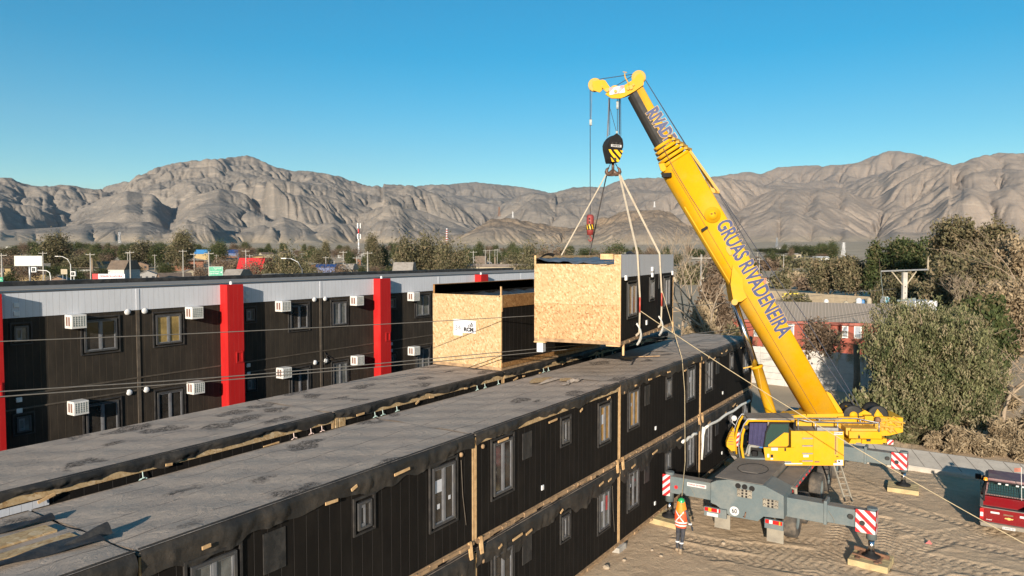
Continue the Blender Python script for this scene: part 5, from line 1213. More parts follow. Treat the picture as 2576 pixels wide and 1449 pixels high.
sheave(680, 130, .30, .35, .08); sheave(680, 130, .30, .6, .08); sheave(410, 285, .24, .3, .08); sheave(410, 285, .24, .5, .08); sheave(410, 285, .24, .7, .08); 
g = WB()
for off in (.30, .62): hp([(150, 175), (270, 155), (300, 165), (350, 240), (360, 285), (310, 300), (275, 262), (235, 302), (160, 275)], off, .05, g)
cw(g, 'jib_nose', M_yel, hd); sheave(180, 215, .29, .42, .10)
g = WB()
for x, y, q in ((320, 275, .09), (590, 245, .10), (560, 255, .08), (415, 288, .07), (262, 232, .03), (620, 215, .05)): c = Bp(*r1(x, y), .1); g.cyl(c, c-nA*.05, q, 8)
g.build; g.tube([Bp(*r1(590, 250), .1), Bp(*r1(560, 190), .08), Bp(*r1(525, 130), .1), Bp(*r1(520, 85), .1)], .03, 6); g.tube([Bp(*r1(500, 65), .1), Bp(*r1(545, 75), .1)], .02, 5); cw(g, 'head_sensor', M_yeld, hd)
g = WB(); c = Bp(1679, 441, .2); g.box(-.2, .2, -.15, .15, -.09, .09, Matrix.Translation(c)); cw(g, 'floodlight', M_bk, base)
g = WB(); g.prism([Bp(x, y, .15) for x, y in ((1657, 412), (1672, 410), (1678, 426), (1668, 432), (1662, 428))], nA*.15); cw(g, 'bracket_plate', M_yel, base)
# mast guide along the back of the boom and the hoist ropes
g = WB(); g.bar(Bp(1733, 376, .3), Bp(1808, 482, .3)-fA*.0, .06, .10); g.bar(Bp(1735, 378, .75), Bp(1800, 486, .75), .06, .10); g.bar(Bp(1808, 484, .25), Bp(1790, 482, .8), .08, .08); g.prism([Bp(x, y, .45) for x, y in ((1786, 470), (1810, 480), (1808, 487), (1790, 484))], nA*.12); cw(g, 'rope_guide', M_yeld)
g = WB()
RR = .017
for off, dx in ((.40, 0), (.62, 1.5)):
    g.tube([Bp(*r1(745, 140), off), Bp(1729+dx, 372, off), Bp(1804+dx, 480, off)], RR, 5)
    g.tube([Bp(1804+dx, 480, off), Bp(1895+dx*12, 640, off+.3), Bp(1990+dx*20, 790, off+.2), Bp(2160+dx*6, 1035, off)], RR, 5)
g.tube([Bp(*r1(200, 155), .47), Bp(*r1(630, 92), .47)], RR, 5); g.tube([Bp(*r1(415, 230), .5), Bp(*r1(615, 110), .5)], RR, 5)
for (xa, ya, xb, yb, off) in ((342, 368, 318, 822, .36), (346, 368, 332, 800, .5), (350, 368, 350, 790, .62), (462, 368, 462, 780, .5), (474, 368, 477, 800, .62), (455, 370, 458, 770, .36), (437, 370, 437, 745, .5), (338, 368, 325, 800, .7)):
    g.tube([Bp(*r1(xa, ya), off), Bp(*r1(xb, yb), off)], RR*.85, 5)
g.tube([Bp(*r1(355, 490), .45), Bp(*r1(425, 745), .45)], .012, 5)
g.tube([Bp(*r1(127, 225), .47), Bp(1484.7, 541, .47)], RR, 5); g.tube([Bp(*r1(147, 280), .47), Bp(*r1(137, 610), .47)], .012, 5)
cw(g, 'hoist_rope', M_rope)
g = WB()
for (x0, y0, x1, y1) in ((425, 400, 450, 488), (118, 610, 147, 675), (420, 742, 444, 768)): g.prism([Bp(*r1(x, y), .42) for x, y in ((x0, y0), (x1, y0), (x1, y1), (x0, y1))], nA*.1)
cw(g, 'rope_weight', M_acg)
# ---------------- hook block (hangs on the ropes)
BD = Bp(1544, 372, .5)
hb = empty('hook_block', tuple(BD), 0, 'black crane hook block with yellow hazard stripes hanging under the boom head', 'hook block')
hn = (nA*1.0-RT*.50).normalized()                     # cheek normal, turned a little
hx = UP.cross(-hn).normalized(); hx = hx if hx.dot(RT) > 0 else -hx
def h2(x, y): return (1507.8+x*.0793, 332.2+y*.0793)    # from the enlarged block view
def Hq(x, y, off=0.0): q = h2(x, y); return atpl(q[0], q[1], BD+hn*off, hn)
def hw(mb, name, m, par=None): return WB.build(mb, name, m, par or hb)
g = WB(); ck = [(550, 40), (640, 95), (735, 220), (760, 370), (755, 490), (720, 560), (745, 600), (720, 700), (690, 790), (620, 950), (395, 950), (360, 800), (300, 545), (285, 380), (330, 250), (420, 130)]
g.prism([Hq(x, y, -.25) for x, y in ck], hn*.05); g.prism([Hq(x, y, .45) for x, y in ck], hn*.05); hw(g, 'cheek_plate', M_bk)
g = WB(); g.prism([Hq(520+(x-520)*.9, 480+(y-480)*.93, -.19) for x, y in ck], hn*.63); hw(g, 'sheave_housing', M_grease)
g = WB()
for i in range(6): g.lathe([(0, 0), (.25, 0), (.27, .02), (.24, .045), (.27, .07), (0, .07)], Hq(520, 330, -.17+i*.095), 24, hn)
hw(g, 'block_sheave', M_grease)
g = WB(); g.prism([Hq(x, y, -.16) for x, y in ((330, 560), (700, 560), (610, 960), (400, 960))], hn*.58); hw(g, 'lower_body', M_bk)
g = WB()
for poly in ([(290, 548), (360, 548), (420, 650), (520, 760), (640, 900), (600, 952), (560, 945), (470, 830), (370, 700), (330, 640)], [(450, 560), (565, 560), (700, 730), (665, 815), (560, 700)], [(655, 580), (755, 590), (735, 650), (700, 650)], [(355, 790), (400, 830), (480, 940), (400, 945)]): g.prism([Hq(x, y, -.256) for x, y in poly], -hn*.006)
hw(g, 'hazard_stripe', pm('hazard_yellow', (0.78, 0.45, 0.01), .45))
g = WB(); g.cyl(Hq(500, 850, -.262), Hq(500, 850, -.29), .06, 12); g.cyl(Hq(420, 350, -.25), Hq(420, 350, -.29), .035, 8); g.cyl(Hq(660, 360, -.25), Hq(660, 360, -.29), .035, 8); g.cyl(Hq(540, 350, -.25), Hq(540, 350, -.29), .045, 8); hw(g, 'bolt', M_grease)
g = WB(); g.prism([Hq(x, y, -.258) for x, y in ((370, 385), (700, 410), (698, 490), (370, 462))], -hn*.006); o = hw(g, 'name_plate', M_whr)
g = WB(); c = Hq(535, 437, -.266); ux = (Hq(700, 450, -.266)-Hq(370, 424, -.266)).normalized(); text_mb('LIEBHERR', .095, g, lambda x, y: c+ux*x+UP*y, .003); hw(g, 'lettering', M_bk, o)
# hook
g = WB(); hk = lambda x, y: Hq(x, y, .1)
g.cyl(hk(430, 960), hk(430, 1240), .062, 14)
g.tube([hk(430, 1235), hk(330, 1330), hk(250, 1330), hk(225, 1260), hk(245, 1180), hk(300, 1130)], [.09, .11, .10, .08, .06, .03], 10); g.tube([hk(430, 1235), hk(530, 1330), hk(620, 1330), hk(650, 1260), hk(630, 1170), hk(575, 1120)], [.09, .11, .10, .08, .06, .03], 10)
g.prism([Hq(x, y, .02) for x, y in ((390, 1230), (475, 1230), (560, 1370), (480, 1392), (380, 1392), (290, 1375))], hn*.16); hw(g, 'double_hook', pm('worn_brown_steel', (0.13, 0.075, 0.05), .55, (0.07, 0.05, 0.04), 5, metal=.4))
g = WB(); g.tube([hk(350, 1010), hk(290, 1150)], .02, 5); g.tube([hk(510, 1000), hk(590, 1150)], .02, 5); hw(g, 'safety_latch', M_rope)
# auxiliary hook
AD = Bp(1484.7, 566, .47)
ax_ = empty('auxiliary_hook', tuple(AD), 0, 'small red hook weight with yellow hazard band hanging on a thin rope', 'hook')
sc_ = (AD-CAM).dot(F3)/FPX
g = MB(); k = sc_; g.lathe([(0, 26*k), (6*k, 26*k), (9.2*k, 22*k), (9.3*k, 3*k), (9.3*k, 0), (9.3*k, -12*k), (7.5*k, -25*k), (0, -26*k)], (0, 0, 0), 20); o = g.build('weight_body', pm('hook_red', (0.22, 0.030, 0.026), .6, (0.16, 0.025, 0.02), 5), ax_)
g = MB()
for i in range(8):
    q0 = 2*PI*i/8; P_ = [[Vector((9.5*k*math.cos(q0+.16*j+.4*v), 9.5*k*math.sin(q0+.16*j+.4*v), (1-12*v)*k)) for j in range(3)] for v in (0, .5, 1)]; g.grid(P_)
g.build('hazard_stripe', pm('hazard_yellow', (0.78, 0.45, 0.01), .45), o)
g = MB(); g.lathe([(9.38*k, 2*k), (9.4*k, 1.5*k), (9.4*k, -12*k), (9.3*k, -12.5*k)], (0, 0, 0), 20); g.build('black_band', M_bk, o)
g = MB()
for z in (15, 7): g.cyl(Vector((-3*k*RT.x, -3*k*RT.y, z*k))-Vector(FW)*8.7*k, Vector((-3*k*RT.x, -3*k*RT.y, z*k))-Vector(FW)*9.6*k, 2.2*k, 10)
g.build('opening', M_bk, o)
g = MB(); g.tube([Vector(RT)*x*k+Vector((0, 0, z*k)) for x, z in ((0, -25), (0, -29), (4, -33), (4, -38), (0, -41), (-4, -38), (-4.5, -35))], [1.8*k, 1.6*k, 1.5*k, 1.8*k, 1.8*k, 1.2*k, .6*k], 8); g.build('small_hook', pm('hook_red', (0.36, 0.035, 0.03), .5), ax_)
# ---------------- slings
M_sling = pm('beige_webbing', (0.36, 0.31, 0.235), .8, (0.28, 0.235, 0.18), 4); M_slingd = pm('dark_webbing', (0.05, 0.045, 0.045), .8); M_shack = pm('red_shackle', (0.40, 0.06, 0.04), .5)
def MW(lx, ly, lz): return Matrix.Translation(th.location) @ Matrix.Rotation(th.rotation_euler.z, 4, 'Z') @ Vector((lx, ly, lz))
hookL = Hq(245, 1290, .1); hookR = Hq(620, 1290, .1)
WDM = 3.40
def webbing(pts, w_, th_, mb):
    for a, b_ in zip(pts[:-1], pts[1:]):
        mb.bar(a, b_, w_, th_, up=nA)
def sling(name_lab, hook, ytop, side, m, w_=.08):
    t = empty('lifting_sling', tuple(hook), 0, name_lab, 'sling')
    x_out = .13 if side > 0 else -WDM-.1
    top_ = MW(x_out*.3 if side > 0 else x_out, ytop, HH+.03 if side > 0 else HH-.02); mid = MW(x_out+.02*side, ytop, 1.6); low = MW(x_out, ytop, .25); und = MW(-.2 if side > 0 else -WDM+.2, ytop, -.04)
    g = WB(); webbing([hook, top_], w_, .02, g); g.build('upper_strap', m, t)
    g = WB(); webbing([top_, mid], w_*.8, .02, g); g.build('side_strap', m, t)
    g = WB(); g.tube([mid+UP*.05, mid-UP*.55], .035, 6); g.build('shackle', M_shack, t)
    g = WB(); webbing([mid-UP*.5, low], w_*.8, .02, g); webbing([low, und], w_, .02, g); g.build('lower_strap', M_sling, t)
    if side > 0:
        g = WB(); P_ = [[MW(.03+.20*math.sin(v*PI*.9)+.04*math.sin(5*u), ytop-.30*(.35+.65*v)+.6*(.35+.65*v)*u, .60-.78*v+.05*math.sin(7*u+3*v)) for u in [i/6 for i in range(7)]] for v in [j/6 for j in range(7)]]; g.grid(P_); g.build('corner_padding', M_pvc, t)
    return t
yA = 2.05; yB = 6.1
slA = sling('beige sling down the right side of the hanging module, nearer of the two', hookR, 2.2, 1, M_sling)
slB = sling('beige sling down the right side of the hanging module, farther of the two', hookR+nA*.05, 5.9, 1, M_sling)
slC = sling('beige sling running left to the far roof edge of the hanging module', hookL, 3.2, -1, M_sling, .05)
slD = sling('dark sling behind the red hook weight, reaching the roof of the hanging module', hookL+nA*.05, 6.9, -1, M_slingd, .05)
# ---------------- tag lines
M_cord = pm('pale_cord', (0.42, 0.34, 0.21), .8)
def cord(label, pts, r_, m=None, sag=0.0, name='tag_line', n=24, group=None):
    a, b_ = Vector(pts[0]), Vector(pts[-1]); P_ = []
    for i in range(len(pts)-1):
        p, q = Vector(pts[i]), Vector(pts[i+1])
        for j in range(n): u = j/n; P_.append(p.lerp(q, u)-UP*(sag*4*u*(1-u)))
    P_.append(b_); t_ = P_[len(P_)//2]
    g = MB(); g.tube([p-t_ for p in P_], r_, 5); o = g.build(name, m or M_cord); o.location = t_
    return tag(o, label, 'rope' if name == 'tag_line' else 'cable', group)
tA = MW(.16, 2.2, 1.12); tB = MW(.16, 5.9, 1.75)
cord('pale tag line running from the hanging module down to the lower right of the picture', [tA, atd(2640, 1402, 21.5)], .014, sag=.25)
HAND = Vector((-8.55, 25.55, 1.62))
# ================================================================ vegetation
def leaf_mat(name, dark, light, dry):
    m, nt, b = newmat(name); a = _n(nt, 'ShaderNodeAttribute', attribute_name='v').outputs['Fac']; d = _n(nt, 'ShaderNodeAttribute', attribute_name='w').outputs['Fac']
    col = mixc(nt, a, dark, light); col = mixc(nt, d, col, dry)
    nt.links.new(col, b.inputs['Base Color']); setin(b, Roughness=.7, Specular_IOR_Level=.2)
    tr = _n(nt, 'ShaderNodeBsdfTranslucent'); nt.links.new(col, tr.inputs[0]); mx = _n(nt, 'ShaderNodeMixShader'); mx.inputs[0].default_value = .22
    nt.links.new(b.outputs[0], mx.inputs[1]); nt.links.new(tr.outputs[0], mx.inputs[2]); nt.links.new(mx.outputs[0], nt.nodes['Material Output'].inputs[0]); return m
LM = {'pepper': leaf_mat('pepper_tree_leaf', (0.036, 0.052, 0.016), (0.18, 0.18, 0.085), (0.29, 0.24, 0.15)),
      'green': leaf_mat('green_leaf', (0.020, 0.034, 0.010), (0.070, 0.088, 0.030), (0.15, 0.12, 0.06)),
      'olive': leaf_mat('dusty_olive_leaf', (0.045, 0.044, 0.022), (0.155, 0.14, 0.072), (0.23, 0.175, 0.105)),
      'dry': leaf_mat('dry_leaf', (0.17, 0.125, 0.075), (0.32, 0.25, 0.16), (0.38, 0.29, 0.18)),
      'brown': leaf_mat('brown_twig', (0.085, 0.058, 0.038), (0.17, 0.12, 0.08), (0.22, 0.16, 0.11)),
      'palm': leaf_mat('palm_leaf', (0.055, 0.065, 0.022), (0.16, 0.15, 0.06), (0.32, 0.24, 0.13))}
M_bark = pm('grey_brown_bark', (0.22, 0.165, 0.115), .9, (0.13, 0.095, 0.065), 3, bmp=.02, bsc=8)
M_barkp = pm('pale_bark', (0.28, 0.215, 0.15), .9, (0.19, 0.145, 0.10), 3, bmp=.02, bsc=8)
def leaf_cloud(blobs, n, size, seed, droop=.5, aspect=2.0, clump=14, dryf=.25, shell=.55, clr=.33):
    """quads spread through blobs (x, y, z, rx, ry, rz); clumps share a tint"""
    r = np.random.default_rng(seed); B = np.array(blobs, float); vol = (B[:, 3]*B[:, 4]*B[:, 5])**.72; nc = max(8, n//clump)
    k = r.choice(len(B), nc, p=vol/vol.sum()); d = r.normal(size=(nc, 3)); d /= np.linalg.norm(d, axis=1)[:, None]
    rad = (shell+(1-shell)*r.random(nc)**.7)*(1+.10*r.normal(size=nc)); C_ = B[k, :3]+d*rad[:, None]*B[k, 3:6]
    tb = r.normal(size=len(B))*.17; tv = np.clip(.46+.30*r.normal(size=nc)+.25*(d[:, 2])+tb[k], 0, 1); td = (r.random(nc) < dryf)*r.random(nc)  # clumps on the upper side of a blob tinted lighter, painting light from above
    cs = size*clump**.5*clr*1.9
    c = np.repeat(C_, clump, 0)+r.normal(size=(nc*clump, 3))*cs*np.array([.55, .55, .75]); N = len(c)
    ax = r.normal(size=(N, 3)); ax[:, 2] -= droop*1.6; ax /= np.linalg.norm(ax, axis=1)[:, None]
    up = r.normal(size=(N, 3)); sd_ = np.cross(ax, up); sd_ /= np.linalg.norm(sd_, axis=1)[:, None]+1e-9
    s_ = size*(.6+.8*r.random(N))[:, None]; L = ax*s_*aspect*.5; Wd = sd_*s_*.5
    V = np.stack([c-L, c+Wd*1.0, c+L, c-Wd*1.0], 1).reshape(-1, 3)
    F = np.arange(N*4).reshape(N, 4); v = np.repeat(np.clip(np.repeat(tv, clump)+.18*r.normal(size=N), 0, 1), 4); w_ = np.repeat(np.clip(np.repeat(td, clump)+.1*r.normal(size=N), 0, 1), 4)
    return V, F, v, w_
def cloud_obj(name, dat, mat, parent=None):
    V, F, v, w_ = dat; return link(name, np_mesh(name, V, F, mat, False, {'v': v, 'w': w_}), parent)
def branches(mb, p, d, L, r_, depth, rs, spread=.55, up=.15, n=3, tips=None, minr=.01):
    pts = [p]; q = p; dd = d.normalized(); k = 4
    for i in range(k): dd = (dd+Vector((rs.gauss(0, .13), rs.gauss(0, .13), rs.gauss(0, .10)+up*.3))).normalized(); q = q+dd*L/k; pts.append(q)
    mb.tube(pts, [r_*(1-.45*i/k) for i in range(k+1)], 6 if r_ > .05 else 4)
    if depth == 0:
        if tips is not None: tips.append(q)
        return
    for i in range(n):
        nd = (dd+Vector((rs.gauss(0, spread), rs.gauss(0, spread), rs.gauss(0, spread*.6)+up))).normalized()
        branches(mb, pts[-1-(i % 2)], nd, L*rs.uniform(.6, .82), max(minr, r_*.55), depth-1, rs, spread, up, n, tips, minr)
def crown_blobs(W_, D_, z0, z1, n, rs, top=.6):
    out = []; cz = (z0+z1)/2; hz = (z1-z0)/2
    for i in range(n):
        a = rs.uniform(0, 2*PI); rr_ = rs.uniform(.15, .78)**.7; zz = rs.uniform(-.75, .8)
        e = math.sqrt(max(0, 1-(zz*.85)**2)); s_ = rs.uniform(.26, .46)
        out.append((math.cos(a)*rr_*e*W_/2, math.sin(a)*rr_*e*D_/2, cz+zz*hz*(1-s_*.6), s_*W_/2, s_*D_/2, s_*hz*1.05))
    return out
def make_tree(seed, h, W_, kind, leaf, n, z0=.25, nb=16, aspect=2.2, clump=16, trunk_r=.22, tall=False, droop=.5, dry=.25, weep=False, pale=False, name='broad_tree', D_=None, shell=.55):
    rs = random.Random(seed); t = empty(name); g = MB(); tips = []
    g.tube([Vector((0, 0, -.3)), Vector((rs.uniform(-.1, .1)*h*.3, rs.uniform(-.1, .1)*h*.3, h*.25)), Vector((rs.uniform(-.1, .1)*h*.4, 0, h*.45))], [trunk_r*1.2, trunk_r, trunk_r*.7], 8)
    for i in range(5):
        a = 2*PI*i/5+rs.uniform(-.4, .4); branches(g, Vector((0, 0, h*rs.uniform(.2, .42))), Vector((math.cos(a)*.7, math.sin(a)*.7, .9)), h*.26, trunk_r*.45, 2, rs, .5, .12, 2, tips)
    g.build('trunk', M_barkp if pale else M_bark, t)
    bl = crown_blobs(W_, D_ or W_*.9, h*z0, h, nb, rs)
    if weep: bl += [(b[0]*1.05, b[1]*1.05, b[2]-b[5]*.9, b[3]*.5, b[4]*.5, b[5]*1.1) for b in bl[::2] if b[2]-b[5]*1.9 > 0]
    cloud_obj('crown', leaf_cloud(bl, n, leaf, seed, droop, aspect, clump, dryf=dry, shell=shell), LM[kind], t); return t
USED = set()
def place(proto, loc, sc=(1, 1, 1), rz=0.0, label=None, cat='tree', group=None):
    o = proto if proto.name not in USED else copy_tree(proto); USED.add(proto.name)
    o.location = loc; o.scale = sc; o.rotation_euler = (0, 0, rz); tag(o, label, cat, group); return o
def tree_at(px, ytop, d, wpx, kind, seed, label, n=9000, z0=.2, nb=16, leaf=None, group=None, **kw):
    """one tree built for its own place: picture column, top row, distance, width in the picture"""
    lat = (px-CX)/FPX*d; gz = float(plain_z(math.hypot(lat, d), 0)); top = CAMH-(ytop-640)/FPX*d; h = top-gz; W_ = wpx/FPX*d
    t = make_tree(seed, h, W_, kind, leaf or max(.12, d*.0034), n, z0, nb, **kw); t.location = wxy(lat, d, gz-.1); t.rotation_euler = (0, 0, seed*1.3)
    tag(t, label, kw.get('cat', 'tree'), group); return t
# ---- right side, near to far
tree_at(2350, 752, 43, 360, 'pepper', 1, 'large bushy pepper tree directly behind the crane counterweight', 135000, .03, 60, leaf=.065, trunk_r=.3, weep=True, droop=1.4, dry=.5, shell=.6, aspect=2.8, clump=40)
tree_at(2200, 985, 41.5, 130, 'pepper', 2, 'low shaded pepper bush at the left foot of the large pepper tree', 9000, .0, 14, leaf=.14, weep=True, droop=1.2, dry=.4)
tree_at(2480, 742, 56, 150, 'green', 3, 'green leaning tree behind the right shoulder of the large pepper tree', 16000, .35, 16, leaf=.17, droop=1.0, weep=True)
tree_at(2440, 536, 120, 190, 'olive', 4, 'tallest tree of the picture, olive crown at the upper right', 34000, .22, 34, leaf=.26, dry=.5, trunk_r=.4, pale=True)
tree_at(2310, 600, 150, 150, 'green', 5, 'dark green tree left of the tallest tree', 20000, .1, 22, leaf=.30)
tree_at(2225, 606, 158, 110, 'green', 6, 'dark rounded tree in the gap behind the pale utility pole top', 14000, .1, 18, leaf=.30)
tree_at(2290, 690, 125, 160, 'olive', 7, 'olive tree with dusty drooping foliage just right of the utility pole arm', 20000, .05, 22, leaf=.26, dry=.5, weep=True)
tree_at(2150, 640, 165, 120, 'olive', 8, 'dusty tree with pale trunks left of the utility pole', 15000, .18, 20, leaf=.30, dry=.6, pale=True)
tree_at(2085, 652, 172, 105, 'olive', 9, 'dusty tree with pale trunks, leftmost of the right-hand grove', 12000, .15, 18, leaf=.30, dry=.6, pale=True)
tree_at(2400, 640, 100, 140, 'olive', 10, 'olive tree with dusty foliage in front of the tallest tree', 20000, .05, 22, leaf=.26, dry=.5, weep=True)
tree_at(2560, 575, 78, 120, 'dry', 11, 'dry beige tree at the right picture edge under the mountains', 12000, .1, 20, leaf=.22, pale=True, shell=.3)
tree_at(2545, 700, 62, 130, 'dry', 12, 'dry twiggy tree at the right edge, middle height', 9000, .1, 18, leaf=.16, pale=True, shell=.3)
tree_at(2480, 650, 76, 110, 'olive', 13, 'olive dry tree between the tallest tree and the right edge', 14000, .1, 18, leaf=.22, dry=.8)
def bush(px, ytop, d, wpx, kind, seed, label, n=2500, leaf=.10, droop=.0, group=None, cat='bush', z0=.0, nb=9, flat=1.0, aspect=2.5):
    lat = (px-CX)/FPX*d; gz = float(plain_z(math.hypot(lat, d), 0)); h = CAMH-(ytop-640)/FPX*d-gz; W_ = wpx/FPX*d; rs = random.Random(seed)
    bl = crown_blobs(W_, W_*flat, -.1*h, h, nb, rs); o = cloud_obj('bush', leaf_cloud(bl, n, leaf, seed, droop, aspect=aspect, dryf=.3, shell=.25), LM[kind]); o.location = wxy(lat, d, gz); return tag(o, label, cat, group)
rs = random.Random(5)
for i, (px, yt, d, w_, kd) in enumerate(((2385, 1095, 39.5, 90, 'dry'), (2440, 1075, 39.0, 90, 'dry'), (2500, 1060, 38.6, 100, 'dry'), (2560, 1080, 38.0, 90, 'dry'), (2600, 1020, 39.5, 110, 'dry'), (2330, 1075, 41.0, 80, 'olive'), (2270, 1060, 42, 90, 'pepper'), (2450, 1000, 45, 110, 'dry'), (2520, 960, 48, 90, 'dry'), (2205, 1072, 43, 60, 'brown'))):
    bush(px, yt, d, w_, kd, 60+i, ['straw-coloured brush', 'straw-coloured brush', 'straw-coloured brush', 'straw-coloured brush', 'straw-coloured brush', 'dusty olive bush', 'green bush', 'pale dry bush', 'pale dry bush', 'brown dry bush'][i]+' beyond the concrete strip, '+['leftmost of the straw ones', 'second straw one from the left', 'middle straw one', 'fourth straw one from the left', 'at the right picture edge', 'below the large pepper tree', 'behind the counterweight', 'right below the pepper tree', 'under the bare branches', 'beside the counterweight plate'][i], 4200, .075, aspect=4.5)
# bare branches at the right edge
def bare(px, ybase, ytop, d, seed, label, mat=M_barkp, n=3, depth=4, lean=(0, 0), r_=.16, spread=.5, gz=None):
    rs = random.Random(seed); lat = (px-CX)/FPX*d; g0 = float(plain_z(math.hypot(lat, d), 0)) if gz is None else gz; h = CAMH-(ytop-640)/FPX*d-g0
    t = empty('bare_tree', tuple(wxy(lat, d, g0-.1)), 0, label, 'tree'); g = MB(); branches(g, Vector((0, 0, 0)), Vector((lean[0], lean[1], 1)), h*.42, r_, depth, rs, spread, .12, n, None, .012); g.build('trunk', mat, t); return t
bare(2535, 1030, 830, 46, 3, 'pale bare tree with tangled branches at the right edge', r_=.16, spread=.7)
bare(2490, 1000, 760, 52, 8, 'dark leaning bare trunk right of the large pepper tree', M_bark, 2, 4, (-.4, 0), .18, .6)
bare(2590, 1100, 880, 42, 14, 'pale bare branches at the lower right picture edge', r_=.13, spread=.75)
bare(2565, 900, 615, 72, 31, 'tall pale bare tree against the mountains at the right edge', r_=.16, spread=.6, depth=5)
bare(2495, 900, 690, 66, 33, 'pale bare branches in front of the tall olive tree', r_=.12, spread=.6, depth=5)
# behind the hanging module
bare(1712, 700, 588, 66, 21, 'tall bare tree with dark twigs above the hanging module', M_barkp, 3, 5, (-.05, 0), .15, .45)
bare(1762, 840, 640, 62, 22, 'pale forked trunk standing between the hanging module and the boom', M_barkp, 3, 3, (.1, 0), .22, .5)
tree_at(1775, 745, 63, 130, 'dry', 23, 'dry weeping willow between the hanging module and the crane boom', 12000, .02, 16, leaf=.13, weep=True, droop=2.5, pale=True, dry=.5)
tree_at(1800, 690, 74, 90, 'brown', 24, 'dark shaded tree behind the dry weeping willow', 9000, .0, 14, leaf=.2)
bush(1845, 800, 66, 60, 'olive', 25, 'low olive shrub left of the red building', 2500, .15)
# dry palm in front of the red building, twiggy tree by the wall
def palm(px, ybase_d, ytop, d, seed, label, fr=1.0, nf=22, kind='palm', name='palm_tree', tr=.22, leaf_n=26, dryf=.3, L=2.6):
    rs = random.Random(seed); lat = (px-CX)/FPX*d; gz = float(plain_z(math.hypot(lat, d), 0)); h = CAMH-(ytop-640)/FPX*d-gz-L*.35
    t = empty(name, tuple(wxy(lat, d, gz-.1)), 0, label, 'palm'); g = MB(); g.tube([Vector((0, 0, 0)), Vector((.1, 0, h*.5)), Vector((0, .05, h))], [tr*1.2, tr, tr*.9], 10); g.build('trunk', M_bark, t)
    Vs, Fs, vs, ws = [], [], [], []; k = 0
    for i in range(nf):
        a = 2*PI*i/nf*2.4+rs.uniform(-.2, .2); el = rs.uniform(-.25, 1.25); ln = L*rs.uniform(.8, 1.1); p = Vector((0, 0, h)); d_ = Vector((math.cos(a)*math.cos(el), math.sin(a)*math.cos(el), math.sin(el))); dr = rs.random() < dryf or el < -.1
        for j in range(leaf_n):
            d_ = (d_+Vector((0, 0, -.075*(1+j*.06)))).normalized(); p = p+d_*ln/leaf_n; s_ = d_.cross(Vector((0, 0, 1))).normalized(); ll = ln*.20*math.sin(PI*(j+2)/(leaf_n+3))**.6
            for sg in (-1, 1):
                tip = p+(s_*sg*.85+d_*.6+Vector((0, 0, -.35))).normalized()*ll; w_ = d_*ln*.010
                Vs += [p-w_, p+w_, tip+w_*.3, tip-w_*.3]; Fs.append((k, k+1, k+2, k+3)); k += 4; q = rs.random(); vs += [q]*4; ws += [.8*rs.random()+.2 if dr else .1]*4
    cloud_obj('crown', (np.array([tuple(v) for v in Vs]), np.array(Fs), vs, ws), LM[kind], t); return t
palm(2158, 0, 836, 50.5, 1, 'dry palm with hanging fronds in front of the white panel wall', nf=20, dryf=.7, L=2.3, leaf_n=24)
palm(2216, 0, 836, 49, 2, 'smaller dark palm beside the left edge of the large pepper tree', nf=18, dryf=.5, L=1.8)
tree_at(2075, 800, 58, 100, 'brown', 31, 'twiggy brown tree with few leaves in front of the red building', 3500, .2, 18, leaf=.13, shell=.2)
palm(1925, 0, 800, 66, 4, 'small green banana palm left of the boom by the red building', nf=12, dryf=.2, L=2.0)
palm(2035, 0, 845, 60, 5, 'small green palm just right of the boom', nf=10, dryf=.1, L=1.6)
# ---- mid plain
for i, (px, yt, d, w_, kd) in enumerate(((1985, 687, 215, 75, 'olive'), (2050, 689, 205, 70, 'olive'), (2010, 700, 190, 60, 'dry'), (1960, 702, 180, 55, 'olive'), (2040, 706, 172, 60, 'brown'), (2080, 700, 190, 50, 'brown'), (1860, 672, 260, 120, 'green'), (1790, 672, 270, 110, 'brown'), (1740, 690, 200, 70, 'olive'), (1930, 668, 300, 90, 'brown'), (2010, 664, 320, 110, 'olive'), (1740, 672, 240, 70, 'olive'), (1830, 690, 200, 50, 'brown'), (2000, 745, 120, 50, 'olive'))):
    bush(px, yt, d*(1.22 if d > 160 else 1), w_, kd, 90+i, 'rounded desert shrub on the plain, '+['left of the pair above the yellow racks', 'right of the pair above the yellow racks', 'low dry one between the pair', 'small one near the pale gate', 'brown one right of the pale gate', 'brown one by the grove', 'wide green one beside the boom', 'wide brown one left of the boom', 'olive one behind the bare trunk', 'brown one right of the boom', 'far olive one under the dark tree line', 'far olive one above the hanging module', 'brown one at the boom edge', 'near one behind the brown fence'][i], 1500, d*.0035, flat=.8, aspect=1.8)
# ---- town trees from a few models
PR = {}
for i, (k, kind, h, W_, n_, z0) in enumerate((('g0', 'green', 8, 8, 7000, .08), ('g1', 'green', 8, 6, 6000, .06), ('o0', 'olive', 8, 8, 7500, .06), ('o1', 'olive', 9, 7, 7000, .08), ('b0', 'brown', 6, 8, 3200, .2), ('p0', 'olive', 10, 7, 7000, .15), ('g2', 'green', 9, 5, 5000, .04), ('b1', 'brown', 6, 6, 2600, .15))):
    PR[k] = make_tree(200+i, h, W_, kind, .62 if kind != 'brown' else .45, n_, z0, 14, .3, dry=.3, name='far_tree', shell=.45 if kind != 'brown' else .2)
TG = 'trees of the town below the mountains'
TL = {'g0': 'dark green bushy tree among the town roofs', 'g1': 'dark green narrow tree among the town roofs', 'o0': 'broad olive tree among the town roofs', 'o1': 'tall olive tree among the town roofs', 'b0': 'broad leafless brown tree among the town roofs', 'p0': 'tall dusty eucalyptus tree among the town roofs', 'g2': 'slim dark tree among the town roofs', 'b1': 'small leafless brown tree among the town roofs'}
